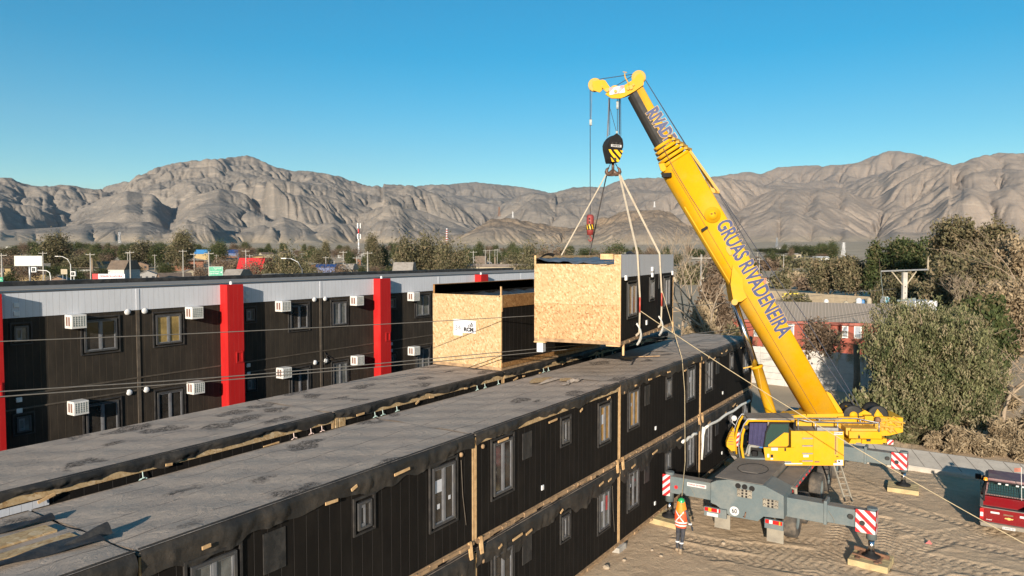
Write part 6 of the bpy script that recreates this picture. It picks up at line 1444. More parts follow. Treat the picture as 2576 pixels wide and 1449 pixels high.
HW = {'g0': (8, 8), 'g1': (8, 6), 'o0': (8, 8), 'o1': (9, 7), 'b0': (6, 8), 'p0': (10, 7), 'g2': (9, 5), 'b1': (6, 6)}
def tt(k, px, ytop, d, wpx, seed=0, lab=None):
    lat = (px-CX)/FPX*d; gz = float(plain_z(math.hypot(lat, d), 0)); h = max(2.0, CAMH-(ytop-640)/FPX*d-gz); W_ = wpx/FPX*d; H_, W0 = HW[k]
    return place(PR[k], wxy(lat, d, gz-.1), (W_/W0, W_/W0, h/H_), seed, lab or TL[k], 'tree', None if lab else TG)
spec = [('p0', 140, 597, 330, 78, 'largest eucalyptus of the town, behind the white billboard'), ('g0', 110, 628, 330, 60, 0), ('o1', 368, 608, 380, 72, 0), ('g0', 400, 622, 380, 50, 0), ('p0', 458, 590, 340, 62, 'tall eucalyptus left of the blue-roofed yellow building'), ('g0', 552, 612, 420, 48, 0), ('g1', 268, 628, 400, 50, 0), ('g0', 240, 634, 390, 60, 0), ('o0', 200, 645, 320, 70, 0), ('b0', 30, 640, 300, 80, 0), ('b0', 75, 655, 230, 70, 0), ('o0', 15, 625, 480, 60, 0), ('g0', 60, 618, 600, 60, 0), ('g1', 85, 615, 600, 40, 0), ('g0', 205, 625, 560, 60, 0), ('g2', 300, 618, 520, 50, 0), ('b1', 300, 620, 500, 45, 0), ('b0', 590, 642, 260, 90, 0), ('b0', 640, 655, 200, 70, 0), ('b1', 560, 662, 210, 70, 0), ('b0', 505, 665, 200, 60, 0), ('o0', 735, 642, 170, 78, 'olive tree right of the red warehouse'), ('o0', 690, 650, 175, 65, 'smaller olive tree touching the red warehouse'), ('o0', 770, 675, 150, 70, 0), ('b0', 820, 668, 160, 70, 0), ('b0', 870, 662, 170, 80, 0), ('p0', 819, 612, 420, 26, 'shaggy dead palm-like tree in mid town'), ('g0', 790, 628, 420, 50, 0), ('p0', 938, 598, 330, 42, 'tall dark tree right of the communications tower'), ('g0', 962, 622, 340, 36, 0), ('o1', 1012, 603, 210, 74, 'left of the two large rounded trees in mid town'), ('o0', 1085, 606, 215, 84, 'large rounded tree, middle of three, in mid town'), ('o0', 1135, 622, 205, 78, 'rightmost of the large rounded trees in mid town'), ('g0', 1060, 628, 240, 60, 0), ('g0', 1170, 640, 230, 50, 0), ('b0', 620, 620, 480, 60, 0), ('g0', 670, 625, 560, 50, 0), ('b0', 880, 622, 460, 60, 0), ('g1', 1207, 612, 520, 26, 0), ('g0', 1190, 625, 480, 40, 0), ('g1', 1290, 613, 500, 26, 0), ('g0', 1310, 622, 480, 40, 0), ('o0', 1300, 645, 240, 70, 0), ('o0', 1345, 625, 230, 70, 0), ('b0', 1385, 615, 210, 90, 'wide twiggy grey tree left behind the hanging module'), ('o0', 1330, 660, 200, 80, 0), ('o1', 1420, 628, 260, 60, 0), ('g0', 1480, 628, 400, 60, 0), ('b0', 1520, 628, 300, 90, 0), ('g0', 1550, 618, 330, 60, 0), ('g0', 1590, 628, 520, 50, 0), ('b0', 1640, 630, 480, 60, 0), ('g0', 1690, 640, 420, 50, 0), ('g0', 1760, 628, 520, 50, 0), ('b0', 1800, 640, 420, 60, 0), ('g0', 1930, 625, 700, 70, 0), ('g0', 1975, 628, 680, 60, 0), ('g1', 1972, 616, 700, 16, 0), ('g0', 2040, 625, 560, 60, 0), ('g0', 2078, 618, 480, 50, 0), ('g1', 2092, 610, 500, 26, 0), ('g0', 2020, 618, 620, 60, 0), ('b0', 1900, 655, 400, 60, 0), ('b0', 1850, 640, 500, 60, 0)]
for i, (k, px, yt, d, w_, lab) in enumerate(spec): tt(k, px, yt, d, w_, i*1.7, lab or None)
rs = random.Random(77)
keys = ['g0', 'g0', 'o0', 'b0', 'g1', 'b1', 'b0', 'g0']
for i in range(150):
    px = rs.uniform(-60, 1330) if i < 128 else rs.uniform(1330, 2100); d = rs.uniform(230, 800); k = rs.choice(keys); hh = rs.uniform(4.5, 10) if d > 330 else rs.uniform(3, 5.5)
    lat = (px-CX)/FPX*d; gz = float(plain_z(math.hypot(lat, d), 0)); yt = 640-(gz+hh-CAMH)/d*FPX
    tt(k, px, yt, d, rs.uniform(5, 10)/d*FPX, rs.uniform(0, 6))
palm(232, 0, 634, 260, 7, 'green date palm among the town roofs at the left', L=5.5, nf=30, leaf_n=14, dryf=.2, tr=.45)
palm(1245, 0, 640, 320, 8, 'small palm near the white gabled house', L=3.5, nf=18, leaf_n=10, dryf=.5, tr=.4)
# ================================================================ the town
def gz_at(px, d): lat = (px-CX)/FPX*d; return float(plain_z(math.hypot(lat, d), 0))
def lp(px, d, z=0): return wxy((px-CX)/FPX*d, d, z)
WC = [pm('wall_cream', (0.33, 0.28, 0.20), .8), pm('wall_white', (0.44, 0.43, 0.40), .8), pm('wall_brown', (0.20, 0.13, 0.085), .85), pm('wall_ochre', (0.36, 0.26, 0.12), .8), pm('wall_grey', (0.26, 0.25, 0.235), .85), pm('wall_terracotta', (0.22, 0.095, 0.055), .85)]
RC = [pm('roof_tin', (0.20, 0.165, 0.135), .8, (0.13, 0.095, 0.07), 1.0), pm('roof_brown', (0.11, 0.08, 0.058), .8, (0.17, 0.125, 0.09), 1.0), pm('roof_grey', (0.26, 0.235, 0.205), .8, (0.18, 0.155, 0.13), 1.0)]
M_dkw = pm('dark_opening', (0.03, 0.03, 0.032), .4)
def house_proto(wm, rm, w_, l_, h, gh, flat=False):
    t = empty('house'); g = MB(); g.box(-w_/2, w_/2, -l_/2, l_/2, -1, h)
    if not flat: g.prism([Vector((-w_/2, -l_/2, h)), Vector((w_/2, -l_/2, h)), Vector((0, -l_/2, h+gh))], (0, l_, 0))
    g.build('wall', wm, t); g = MB(); e = .35
    if flat: g.prism([Vector((-w_/2-e, -l_/2-e, h+.02)), Vector((w_/2+e, -l_/2-e, h+gh*.5)), Vector((w_/2+e, -l_/2-e, h+gh*.5+.12)), Vector((-w_/2-e, -l_/2-e, h+.14))], (0, l_+2*e, 0))
    else:
        k = gh/(w_/2)
        for s_ in (-1, 1): g.prism([Vector((0, -l_/2-e, h+gh+.02)), Vector((s_*(w_/2+e), -l_/2-e, h-e*k+.02)), Vector((s_*(w_/2+e), -l_/2-e, h-e*k+.16)), Vector((0, -l_/2-e, h+gh+.18))], (0, l_+2*e, 0))
    g.build('roof', rm, t)
    g = MB(); g.box(-.45, .45, -l_/2-.05, -l_/2-.01, 0, 2.0); g.build('door', M_dkw, t)
    for x in (-w_*.32, w_*.32): g = MB(); g.box(x-.55, x+.55, -l_/2-.05, -l_/2-.01, 1.0, 2.1); g.build('window', M_dkw, t)
    g = MB(); g.box(-w_/2-.05, -w_/2-.01, -1.2, .6, 1.0, 2.1); g.build('window', M_dkw, t)
    return t
HP_ = []; HN = ['cream', 'white', 'brown', 'ochre', 'grey', 'terracotta']; RN = ['rusty tin roof', 'brown roof', 'pale grey roof']
for i in range(12):
    wi, ri = i % 6, (i*5+i//6) % 3; HP_.append((house_proto(WC[wi], RC[ri], 6+(i % 3)*1.5, 8+(i % 4)*1.5, 2.6+(.4 if i % 2 else 0), 1.2+.2*(i % 3), i % 4 == 3), '%s house with %s in the town below the mountains' % (HN[wi], RN[ri]) if i < 6 else '%s %s house with %s in the town' % ('larger', HN[wi], RN[ri])))
rs = random.Random(31); nH = 0
for row, d in enumerate((205, 235, 262, 290, 320, 352, 388, 430, 480, 540, 620)):
    px = -40+rs.uniform(0, 40)
    while px < 1340:
        p_, lab = rs.choice(HP_)
        if rs.random() < .78 and not (d < 300 and 480 < px < 700):
            place(p_, lp(px, d+rs.uniform(-6, 6), gz_at(px, d)-.1), (.85, .85, rs.uniform(.75, 1.05)), rs.choice([0, PI/2, .1, -.15, 1.4])-YAW+rs.uniform(-.1, .3), lab, 'house', 'houses of the town'); nH += 1
        px += rs.uniform(13, 24)/d*FPX
for i in range(16):
    px = rs.uniform(1170, 1330); d = rs.uniform(380, 520); p_, lab = HP_[rs.choice([3, 1, 9, 0])]; place(p_, lp(px, d, gz_at(px, d)-.1), (1, 1, 1), rs.uniform(-.3, .3), lab, 'house', 'houses of the town')
print('houses', nH)
def bx_(t, x0, x1, y0, y1, z0, z1, nm, m): g = MB(); g.box(x0, x1, y0, y1, z0, z1); return g.build(nm, m, t)
def big_build(px0, px1, ytop, ybot, d, depth, wm, rm, label, name='warehouse', roofh=.25, rz=0.0, openings=True):
    xa, xb = (px0-CX)/FPX*d, (px1-CX)/FPX*d; g0 = gz_at((px0+px1)/2, d)-.3; top = CAMH-(ytop-640)/FPX*d
    t = empty(name, tuple(wxy((xa+xb)/2, d, g0)), YAW+rz, label, 'building'); h = top-g0; hw_ = (xb-xa)/2; rh_ = h*roofh
    bx_(t, -hw_, hw_, 0, depth, 0, h-rh_, 'wall', wm); g = MB(); g.prism([Vector((-hw_-.3, -.3, h-rh_+.01)), Vector((-hw_-.3, depth+.3, h-rh_+.01)), Vector((-hw_-.3, depth*.75, h)), Vector((-hw_-.3, depth*.25, h))], (2*hw_+.6, 0, 0)); g.build('roof', rm, t)
    if openings:
        for i in range(3): x = -hw_+hw_*2*(i+.5)/3; bx_(t, x-.8, x+.8, -.06, -.01, .3, min(2.6, (h-rh_)*.7), 'door' if i == 1 else 'window', M_dkw)
    return t
M_bluer = pm('blue_sheet_roof', (0.05, 0.20, 0.42), .5); M_dblue = pm('dark_blue_sheet', (0.02, 0.05, 0.16), .5); M_redwh = pm('red_sheet', (0.45, 0.02, 0.02), .5, (0.36, 0.02, 0.02), .5)
big_build(490, 526, 628, 650, 430, 10, WC[3], M_bluer, 'yellow building with bright blue roof in the town', roofh=.30)
big_build(563, 601, 628, 642, 520, 12, M_dblue, M_dblue, 'dark blue shed behind the leafless trees', roofh=.4)
big_build(594, 655, 649, 690, 215, 14, WC[1], M_redwh, 'white hall with large red sloping roof', roofh=.52)
big_build(563, 600, 678, 700, 160, 8, WC[1], RC[2], 'long low white building behind the green road sign', roofh=.2)
big_build(655, 690, 690, 705, 150, 8, WC[3], RC[2], 'ochre low building right of the green road sign', roofh=.2)
big_build(15, 38, 619, 640, 700, 12, WC[1], RC[2], 'white long building at the far left above the trees', roofh=.1)
big_build(272, 312, 655, 690, 210, 9, WC[1], RC[1], 'white gabled two-storey house left of mid town', name='gabled_house', roofh=.3)
big_build(990, 1035, 660, 680, 190, 8, WC[2], RC[2], 'brown shack with pale tin roof beside the large rounded trees', name='shack', roofh=.25)
big_build(860, 885, 664, 690, 170, 6, WC[0], RC[2], 'pale workshop with tin sheets in mid town', name='workshop', roofh=.15)
big_build(795, 842, 665, 690, 200, 7, M_dblue, M_dblue, 'dark blue container-like shed in mid town', roofh=.1)
big_build(1196, 1222, 644, 662, 330, 9, WC[1], RC[1], 'bright white gabled house with brown roof near the pylons', name='gabled_house', roofh=.5)
big_build(1175, 1330, 664, 690, 210, 3, WC[0], RC[0], 'long cream perimeter building behind the finished roof', roofh=.1, openings=False)
big_build(1575, 1605, 637, 650, 520, 10, WC[3], RC[2], 'ochre building far behind the hanging module')
big_build(1985, 2015, 637, 648, 520, 10, WC[0], RC[2], 'cream building far right of the boom'); big_build(2058, 2085, 645, 656, 420, 8, WC[1], M_acw, 'white trailer-like building far right of the boom', roofh=.15)
big_build(1945, 1980, 622, 632, 900, 14, WC[1], RC[2], 'white building at the foot of the right mountains')
# ---- poles
M_polec = pm('pole_concrete', (0.30, 0.28, 0.25), .85)
def upole(px, ytop, d, label, arm=True, r_=.16, group='utility poles of the town', lamp=False, h=None, m=M_polec, armw=1.1):
    g0 = gz_at(px, d)-.1; top = CAMH-(ytop-640)/FPX*d; t = empty('utility_pole' if not lamp else 'street_lamp', tuple(lp(px, d, g0)), YAW, label, 'utility pole' if not lamp else 'street lamp', group)
    H_ = top-g0; g = MB(); g.tube([Vector((0, 0, 0)), Vector((0, 0, H_))], [r_*1.2, r_*.75], 8); g.build('pole', m, t)
    if arm:
        g = MB(); g.box(-armw, armw, -.06, .06, H_-.5, H_-.38); g.build('crossarm', m, t)
        for x in (-armw*.9, 0, armw*.9): g = MB(); g.cyl((x, 0, H_-.38), (x, 0, H_-.15), .06, 6); g.build('insulator', M_acg, t)
    if lamp:
        g = MB(); g.tube([Vector((0, 0, H_-.1)), Vector((-.6, 0, H_+1.0)), Vector((-1.6, 0, H_+1.5)), Vector((-2.4, 0, H_+1.55))], .06, 6); g.build('arm', m, t)
        g = MB(); g.bevbox(-3.1, -2.3, -.15, .15, H_+1.48, H_+1.62, .03); g.build('lamp_head', M_acw, t)
    return t
for i, (px, yt, d) in enumerate(((5, 637, 150), (109, 633, 190), (228, 636, 180), (328, 631, 190), (322, 634, 300), (461, 628, 200), (489, 636, 205), (526, 633, 165), (619, 628, 210), (629, 640, 240), (864, 631, 210), (925, 632, 170), (898, 645, 200), (1191, 631, 230), (1221, 628, 330), (1232, 628, 335), (1245, 627, 340), (1251, 626, 330), (1316, 634, 300), (820, 645, 260), (760, 636, 300), (1857, 640, 420), (1870, 636, 400), (1884, 637, 390), (1905, 634, 380), (1910, 650, 300), (1971, 640, 330), (1600, 632, 400), (1572, 634, 300), (675, 648, 260), (390, 640, 330), (545, 640, 350), (418, 632, 380))):
    upole(px, yt, d, 'concrete utility pole with crossarm rising over the town roofs')
upole(1764, 640, 88, 'pale concrete utility pole between the hanging module and the boom', r_=.15, group=None, armw=1.25)
upole(178, 664, 150, 'curved street lamp right of the white billboard', arm=False, lamp=True, r_=.1, group='street lamps', m=M_acw)
upole(760, 676, 110, 'street lamp leaning over the finished roof in mid town', arm=False, lamp=True, r_=.08, group='street lamps', m=M_stl)
# ---- billboard, road signs, traffic signals, banner
def panel(px0, px1, y0, y1, d, name, label, cat, mat, frame=None, legs=2, thick=.12, ground=True, skew=0.0):
    xa, xb = (px0-CX)/FPX*d, (px1-CX)/FPX*d; zt = CAMH-(y0-640)/FPX*d; zb = CAMH-(y1-640)/FPX*d; g0 = gz_at((px0+px1)/2, d)-.2
    t = empty(name, tuple(wxy((xa+xb)/2, d, g0)), YAW+skew, label, cat); w_ = (xb-xa)/2
    g = MB(); g.box(-w_, w_, 0, thick, zb-g0, zt-g0); f = g.build('panel', mat, t)
    for i in range(legs): x = 0 if legs == 1 else (-w_*.6+w_*1.2*i/(legs-1)); g = MB(); g.cyl((x, thick+.1, 0), (x, thick+.1, zt-g0-.3), .09 if legs > 1 else .28, 8); g.build('post', M_stl, t)
    return t, f, w_, zb-g0, zt-g0
M_grn = pm('sign_green', (0.0, 0.23, 0.13), .45)
panel(39, 104, 643.5, 669, 200, 'billboard', 'blank white billboard on a thick post at the left', 'billboard', pm('billboard_white', (0.50, 0.50, 0.46), .7, (0.40, 0.41, 0.38), 1.2), legs=1, thick=.6, skew=.12)
t, f, w_, zb, zt = panel(525.5, 561, 670.5, 700, 120, 'road_sign', 'green motorway direction sign with white lettering', 'road sign', M_grn)
g = MB(); e = .04
for a in ((-w_, -w_+e, zb, zt), (w_-e, w_, zb, zt), (-w_+e, w_-e, zt-e, zt)): g.box(a[0]+.03*0, a[1], -.02, -.004, a[2], a[3])
g.build('border', M_whr, t)
for s_, x, z, sz in (('Tierra Amarilla', .25, .25, .21), ('C35', -.05, .50, .17), ('Paso San Francisco', -.22, .83, .21), ('Diego de Almagro', -.30, 1.12, .21), ('31', -.85, 1.36, .17), ('A Ruta 5', -.62, 1.68, .19)):
    g = MB(); text_mb(s_, sz, g, lambda a, b_: Vector((x+a, -.008, zt-z+b_)), .003); g.build('lettering', M_whr, t)
g = MB(); g.prism([Vector((w_-.45, -.006, zt-.92)), Vector((w_-.2, -.006, zt-.78)), Vector((w_-.2, -.006, zt-1.06))], (0, -.004, 0)); g.build('arrow', M_whr, t)
t, f, w_, zb, zt = panel(-22, 6.5, 697, 715, 120, 'road_sign', 'green road sign cut by the left picture edge', 'road sign', M_grn)
g = MB(); text_mb('Copiapo', .32, g, lambda a, b_: Vector((w_-.75+a, -.008, zt-.4+b_)), .003); g.build('lettering', M_whr, t)
panel(153, 169, 677, 690, 140, 'sign_back', 'cream back side of a square sign between the traffic lights', 'sign', WC[0])
def signal(px, y0, y1, d, label, arm_px=None):
    g0 = gz_at(px, d)-.1; z0, z1 = CAMH-(y1-640)/FPX*d, CAMH-(y0-640)/FPX*d; t = empty('traffic_light', tuple(lp(px, d, g0)), YAW, label, 'traffic light', 'traffic lights on the road'); w_ = .5
    g = MB(); g.bevbox(-w_, w_, 0, .3, z0-g0, z1-g0, .05); g.build('back_plate', M_whr, t); g = MB(); g.box(-w_*.62, w_*.62, -.04, -.005, z0-g0+.18, z1-g0-.18); hd_ = g.build('housing', M_bk, t)
    for i in range(3): g = MB(); zz = z0-g0+.45+(z1-z0-.9)*i/2; g.cyl((0, -.045, zz), (0, -.07, zz), .16, 10); g.build('lens', M_acg, hd_)
    if arm_px:
        x = (arm_px-px)/FPX*d; g = MB(); g.tube([Vector((0, .35, z1-g0-.6)), Vector((x*.75, .35, z1-g0-.7)), Vector((x*.95, .35, z1-g0-1.1)), Vector((x, .35, z1-g0-2)), Vector((x, .35, 0))], .08, 8); g.build('arm', M_acw, t)
    else: g = MB(); g.cyl((0, .35, 0), (0, .35, z0-g0), .07, 8); g.build('post', M_acw, t)
signal(84.5, 671.5, 685, 140, 'traffic light hanging from a curved white arm below the billboard', 124); signal(183, 682.5, 695, 140, 'traffic light on a straight post right of the curved street lamp')
t, f, w_, zb, zt = panel(231, 315, 689, 704, 95, 'banner', 'white banner with red lettering above the finished roof', 'banner', M_paper, legs=3, thick=.05, skew=-.06)
g = MB(); g.box(-w_, -w_+.75, -.02, -.004, zb, zt); g.build('red_corner', M_rdr, t)
g = MB(); text_mb('DESARROLLADORA', .36, g, lambda a, b_: Vector((.3+a*.95, -.01, zt-.32+b_)), .01); g.build('lettering', M_rdr, t)
# ---- communications tower, chimney, pylons
d = 620; g0 = gz_at(903, d); t = empty('communications_tower', tuple(lp(903, d, g0)), YAW, 'red and white communications mast with antennas over the town', 'tower'); H_ = CAMH-(565-640)/FPX*d-g0
for i in range(7): g = MB(); g.tube([Vector((0, 0, H_*i/7)), Vector((0, 0, H_*(i+1)/7))], .75-.05*i, 10); g.build('mast_section', M_whr if i % 2 == 0 or i < 5 else M_rdr, t)
for z in (H_*.96, H_*.62):
    for q in range(3): a = 2*PI*q/3+.3; g = MB(); g.box(-.3, .3, -.2, .2, -2.1, 2.1, Matrix.Translation((1.5*math.cos(a), 1.5*math.sin(a), z))); g.bar((0, 0, z), (1.5*math.cos(a), 1.5*math.sin(a), z), .2, .2); g.build('antenna', M_whr, t)
d = 1350; g0 = gz_at(1124, d); t = empty('chimney', tuple(lp(1124.5, d, g0)), 0, 'tall chimney with red and white rings in front of the hills', 'chimney'); H_ = CAMH-(575-640)/FPX*d-g0; n = 16
for i in range(n): g = MB(); g.cyl((0, 0, H_*i/n), (0, 0, H_*(i+1)/n), 2.4-.05*i, 12, 2.4-.05*(i+1)); g.build('ring', M_rst if i < 3 else (M_whr if i % 2 else pm('chimney_red', (0.30, 0.05, 0.035), .7)), t)
def pylon(px, ytop, ybase, d, label, m=M_stl, zb=None):
    z1 = CAMH-(ytop-640)/FPX*d; z0 = CAMH-(ybase-640)/FPX*d; t = empty('lattice_pylon', tuple(lp(px, d, z0)), YAW, label, 'pylon'); H_ = z1-z0; w0 = H_*.11; r_ = max(.05, d*.00022); g = MB()
    for sx in (-1, 1):
        for sy in (-1, 1): g.bar((sx*w0, sy*w0, 0), (sx*w0*.15, sy*w0*.15, H_), r_*2, r_*2)
    for i in range(8):
        z_ = H_*i/8; zn = H_*(i+1)/8; a = w0*(1-.85*i/8); b_ = w0*(1-.85*(i+1)/8)
        for sy in (-1, 1): g.bar((-a, sy*a, z_), (b_, sy*b_, zn), r_, r_); g.bar((a, sy*a, z_), (-b_, sy*b_, zn), r_, r_)
    g.build('lattice', m, t); g = MB()
    for z_ in (.75, .86, .97): g.bar((-w0*1.3*(1.3-z_*.6), 0, H_*z_), (w0*1.3*(1.3-z_*.6), 0, H_*z_), r_*2, r_*2)
    g.build('crossarm', m, t); return t
pylon(303, 584, 612, 900, 'lattice pylon left of mid town against the blue shaded plain'); pylon(1256, 521, 545, 2300, 'red and white lattice mast on the low rocky hill', M_rst); pylon(2121, 610, 655, 520, 'red and white lattice mast in front of the right mountains', M_whr)
pylon(1645, 508, 522, 2350, 'small lattice mast on the right top of the low rocky hill', M_whr); pylon(1953, 598, 622, 1300, 'thin lattice pylon at the foot of the right mountains'); pylon(1290, 533, 548, 2350, 'thin white mast on the low rocky hill', M_whr)
# ---------------------------------------------------------------- strip between the wall and the plain on the right
panel_wall(lp(1690, 262, gz_at(1690, 262)-.1), lp(1945, 245, gz_at(1945, 245)-.1), 1.9, 10, 'pale low block wall crossing the sand behind the boom', WC[0], 2)
M_blkw = pm('tan_block', (0.36, 0.285, 0.19), .9, (0.28, 0.22, 0.15), .8)
panel_wall(lp(1930, 176, GZ-.1), lp(2480, 128, GZ-.1), 2.1, 16, 'long tan block wall behind the red building roof', M_blkw, 3)
M_yb = pm('yellow_bars', (0.60, 0.47, 0.03), .5)
t = empty('steel_rack', tuple(lp(1998, 158, GZ-.1)), YAW, 'open yellow steel rack behind the red building roof', 'rack'); g = MB()
for x in np.linspace(-1.95, 1.95, 8): g.bar((x, 0, .0), (x, 0, 2.25), .09, .09); g.bar((x, 1.2, .0), (x, 1.2, 2.25), .09, .09)
for z in (.1, .8, 1.55, 2.25): g.bar((-1.95, 0, z), (1.95, 0, z), .10, .10); g.bar((-1.95, 1.2, z), (1.95, 1.2, z), .09, .09)
for x in (-1.95, 1.95): g.bar((x, 0, 2.25), (x, 1.2, 2.25), .09, .09)
g.build('frame', M_yb, t)
t, f, w_, zb, zt = panel(2228, 2253, 746, 763, 124, 'blue_cabin', 'small blue and white cabin with round white mark behind the red building', 'cabin', M_whr, legs=2, thick=1.6)
g = MB(); g.box(-w_+.08, w_-.08, -.02, -.004, zb+.02, zt-.12); o = g.build('blue_face', pm('cabin_blue', (0.13, 0.33, 0.42), .5), t); g = MB(); g.cyl((0, -.025, (zb+zt)/2-.05), (0, -.03, (zb+zt)/2-.05), .24, 18); g.build('round_mark', M_whr, o)
for i, (px, yt, w2, mm, nm) in enumerate(((2162, 749, 14, M_acw, 'white'), (2172, 753, 10, pm('tank_blue', (0.05, 0.16, 0.34), .5), 'blue'), (2188, 748, 12, WC[0], 'cream'), (2130, 757, 14, WC[0], 'low cream'), (2080, 752, 12, M_acw, 'small white'))):
    d = 124; g0 = GZ; zt_ = CAMH-(yt-640)/FPX*d; r_ = w2/FPX*d/2; t = empty('water_tank', tuple(lp(px, d, g0)), 0, '%s rounded tank top behind the red building roof' % nm, 'tank'); g = MB(); g.lathe([(0, zt_-g0), (r_*.5, zt_-g0-.03), (r_*.95, zt_-g0-.25), (r_, zt_-g0-.5), (r_, 0)], (0, 0, 0), 16); g.build('shell', mm, t)
t, f, w_, zb, zt = panel(2303, 2360, 757, 800, 80, 'white_container', 'plain white box container beside the large pepper tree top', 'container', M_paper, legs=2, thick=2.4)
g = MB(); g.box(-1.05, -.95, -.02, -.005, zb+.1, zt-.1); g.build('door_seam', M_acg, t)
big_build(1915, 1936, 697, 712, 246, 3, pm('brick_pink', (0.38, 0.17, 0.11), .85), RC[0], 'pink brick hut beside the pale gate on the sand', name='hut', roofh=.08, openings=False)
panel(1937, 1951, 697, 713, 245, 'pale_gate', 'pale sheet-metal gate right of the pink brick hut', 'gate', WC[0])
# ---- the big pole on the right with its crossarm
d = 52.0; g0 = gz_at(2276, d)-.1; PT = lp(2275.5, d, CAMH-(685-640)/FPX*d); t = empty('utility_pole', tuple(lp(2276, d, g0)), YAW, 'large concrete utility pole with wide crossarm standing by the large pepper tree', 'utility pole'); H_ = PT.z-g0
g = MB(); g.prism([Vector((-.15, -.12, 0)), Vector((.15, -.12, 0)), Vector((.15, .12, 0)), Vector((-.15, .12, 0))], (0, 0, H_)); g.build('pole', M_conc, t)
g = MB()
for z in np.arange(3.5, H_-.8, .45): g.box(-.035, .035, -.124, -.121, z, z+.07)
g.build('step_hole', M_bk, t)
s_ = d/FPX; g = MB(); g.bar((-60*s_, 0, H_+.08), (60*s_, 0, H_+.2), .08, .10); g.build('crossarm', M_stl, t)
for x0, x1 in ((-32, -3), (29, 3)): g = MB(); g.bar((x0*s_, 0, H_+.05+x0*.0005), (x1*s_, 0, H_-.95), .05, .08); g.build('brace', WC[0], t)
g = MB(); g.tube([Vector((-60*s_, 0, H_+.1)), Vector((-59*s_, 0, H_-.4)), Vector((-54*s_, 0, H_-1.4)), Vector((-52*s_, 0, H_-2.1))], .02, 5); g.build('dropper', M_acg, t)
g = MB(); g.lathe([(0, 0), (.07, 0), (.05, .15), (.08, .2), (.05, .35), (.07, .45), (.02, .9), (0, .95)], (58*s_, 0, H_+.2), 10); g.build('insulator', WC[0], t)
g = MB(); g.bar((-.6, -.2, H_-2.0), (.7, -.2, H_-1.85), .08, .12); g.build('cable_bracket', M_acg, t)
# ---- overhead wires
M_wire = pm('weathered_cable', (0.13, 0.12, 0.105), .7)
def wire(label, pts, r_):
    """pts: picture column, row, distance; smooth curve through them"""
    P_ = [atd(*p) for p in pts]; out = []
    for i in range(len(P_)-1):
        p0, p1, p2, p3 = P_[max(i-1, 0)], P_[i], P_[i+1], P_[min(i+2, len(P_)-1)]
        for j in range(14): u = j/14; out.append(0.5*((2*p1)+(p2-p0)*u+(2*p0-5*p1+4*p2-p3)*u*u+(3*p1-p0-3*p2+p3)*u**3))
    out.append(P_[-1]); c = out[len(out)//2]; g = MB(); g.tube([p-c for p in out], r_, 6); o = g.build('overhead_wire', M_wire); o.location = c; return tag(o, label, 'wire', 'wires crossing in front of the buildings')
wire('highest overhead wire, crossing the upper windows and both chipboard panels', [(-380, 872, 15.5), (0, 859, 17.5), (639, 832, 22), (1259, 799, 28), (1757, 768, 36), (2255, 726, 51)], .014)
wire('upper one of the paired overhead wires', [(-380, 1008, 15.5), (0, 985, 17.5), (639, 942, 22), (1278, 884, 28), (1757, 838, 36), (2100, 796, 44), (2262, 772, 51.5)], .016)
wire('lower one of the paired overhead wires', [(-380, 1025, 15.6), (0, 998, 17.6), (639, 950, 22), (1278, 893, 28), (1757, 846, 36), (2100, 802, 44), (2262, 776, 51.5)], .016)
# ================================================================ people
def skin_mesh(nodes, edges, name, mat, parent, sub=2):
    """nodes: (point, rx, ry)"""
    me = bpy.data.meshes.new(name); me.from_pydata([n[0] for n in nodes], edges, []); me.update(); o = bpy.data.objects.new(name, me); COL.objects.link(o)
    sk = o.modifiers.new('s', 'SKIN'); sk.use_smooth_shade = True; sv = me.skin_vertices[0].data
    for i, n in enumerate(nodes): sv[i].radius = (n[1], n[2]); sv[i].use_root = (i == 0)
    ss = o.modifiers.new('b', 'SUBSURF'); ss.levels = sub; ss.render_levels = sub
    dg = bpy.context.evaluated_depsgraph_get(); dg.update(); m2 = bpy.data.meshes.new_from_object(o.evaluated_get(dg)); m2.name = name; bpy.data.objects.remove(o)
    m2.materials.clear(); m2.materials.append(mat); m2.polygons.foreach_set('use_smooth', [True]*len(m2.polygons)); return link(name, m2, parent)
M_skin = pm('skin', (0.33, 0.17, 0.10), .6); M_navy = pm('navy_workwear', (0.018, 0.022, 0.035), .85, (0.07, 0.065, 0.06), 4, bmp=.01); M_vest = pm('orange_vest', (0.62, 0.075, 0.02), .6, (0.52, 0.06, 0.018), 4)
M_neck = pm('orange_neck_cover', (0.78, 0.20, 0.01), .6, (0.66, 0.15, 0.01), 5); M_helm = pm('green_helmet', (0.02, 0.30, 0.09), .3); M_boot = pm('dusty_boot', (0.28, 0.21, 0.14), .8); M_refl = pm('reflective_tape', (0.62, 0.62, 0.62), .35); M_glove = pm('dark_glove', (0.03, 0.035, 0.045), .8)
wp = Vector((-8.90, 24.95, 0)); wz = yard_z(wp.x, wp.y); hz_ = math.atan2(1, .15)-PI/2+.18
wk = empty('person', (wp.x, wp.y, wz), hz_, 'worker seen from behind in green helmet and orange reflective vest, holding a tag line', 'person'); wk.scale = (1.1, 1.06, 1.06)
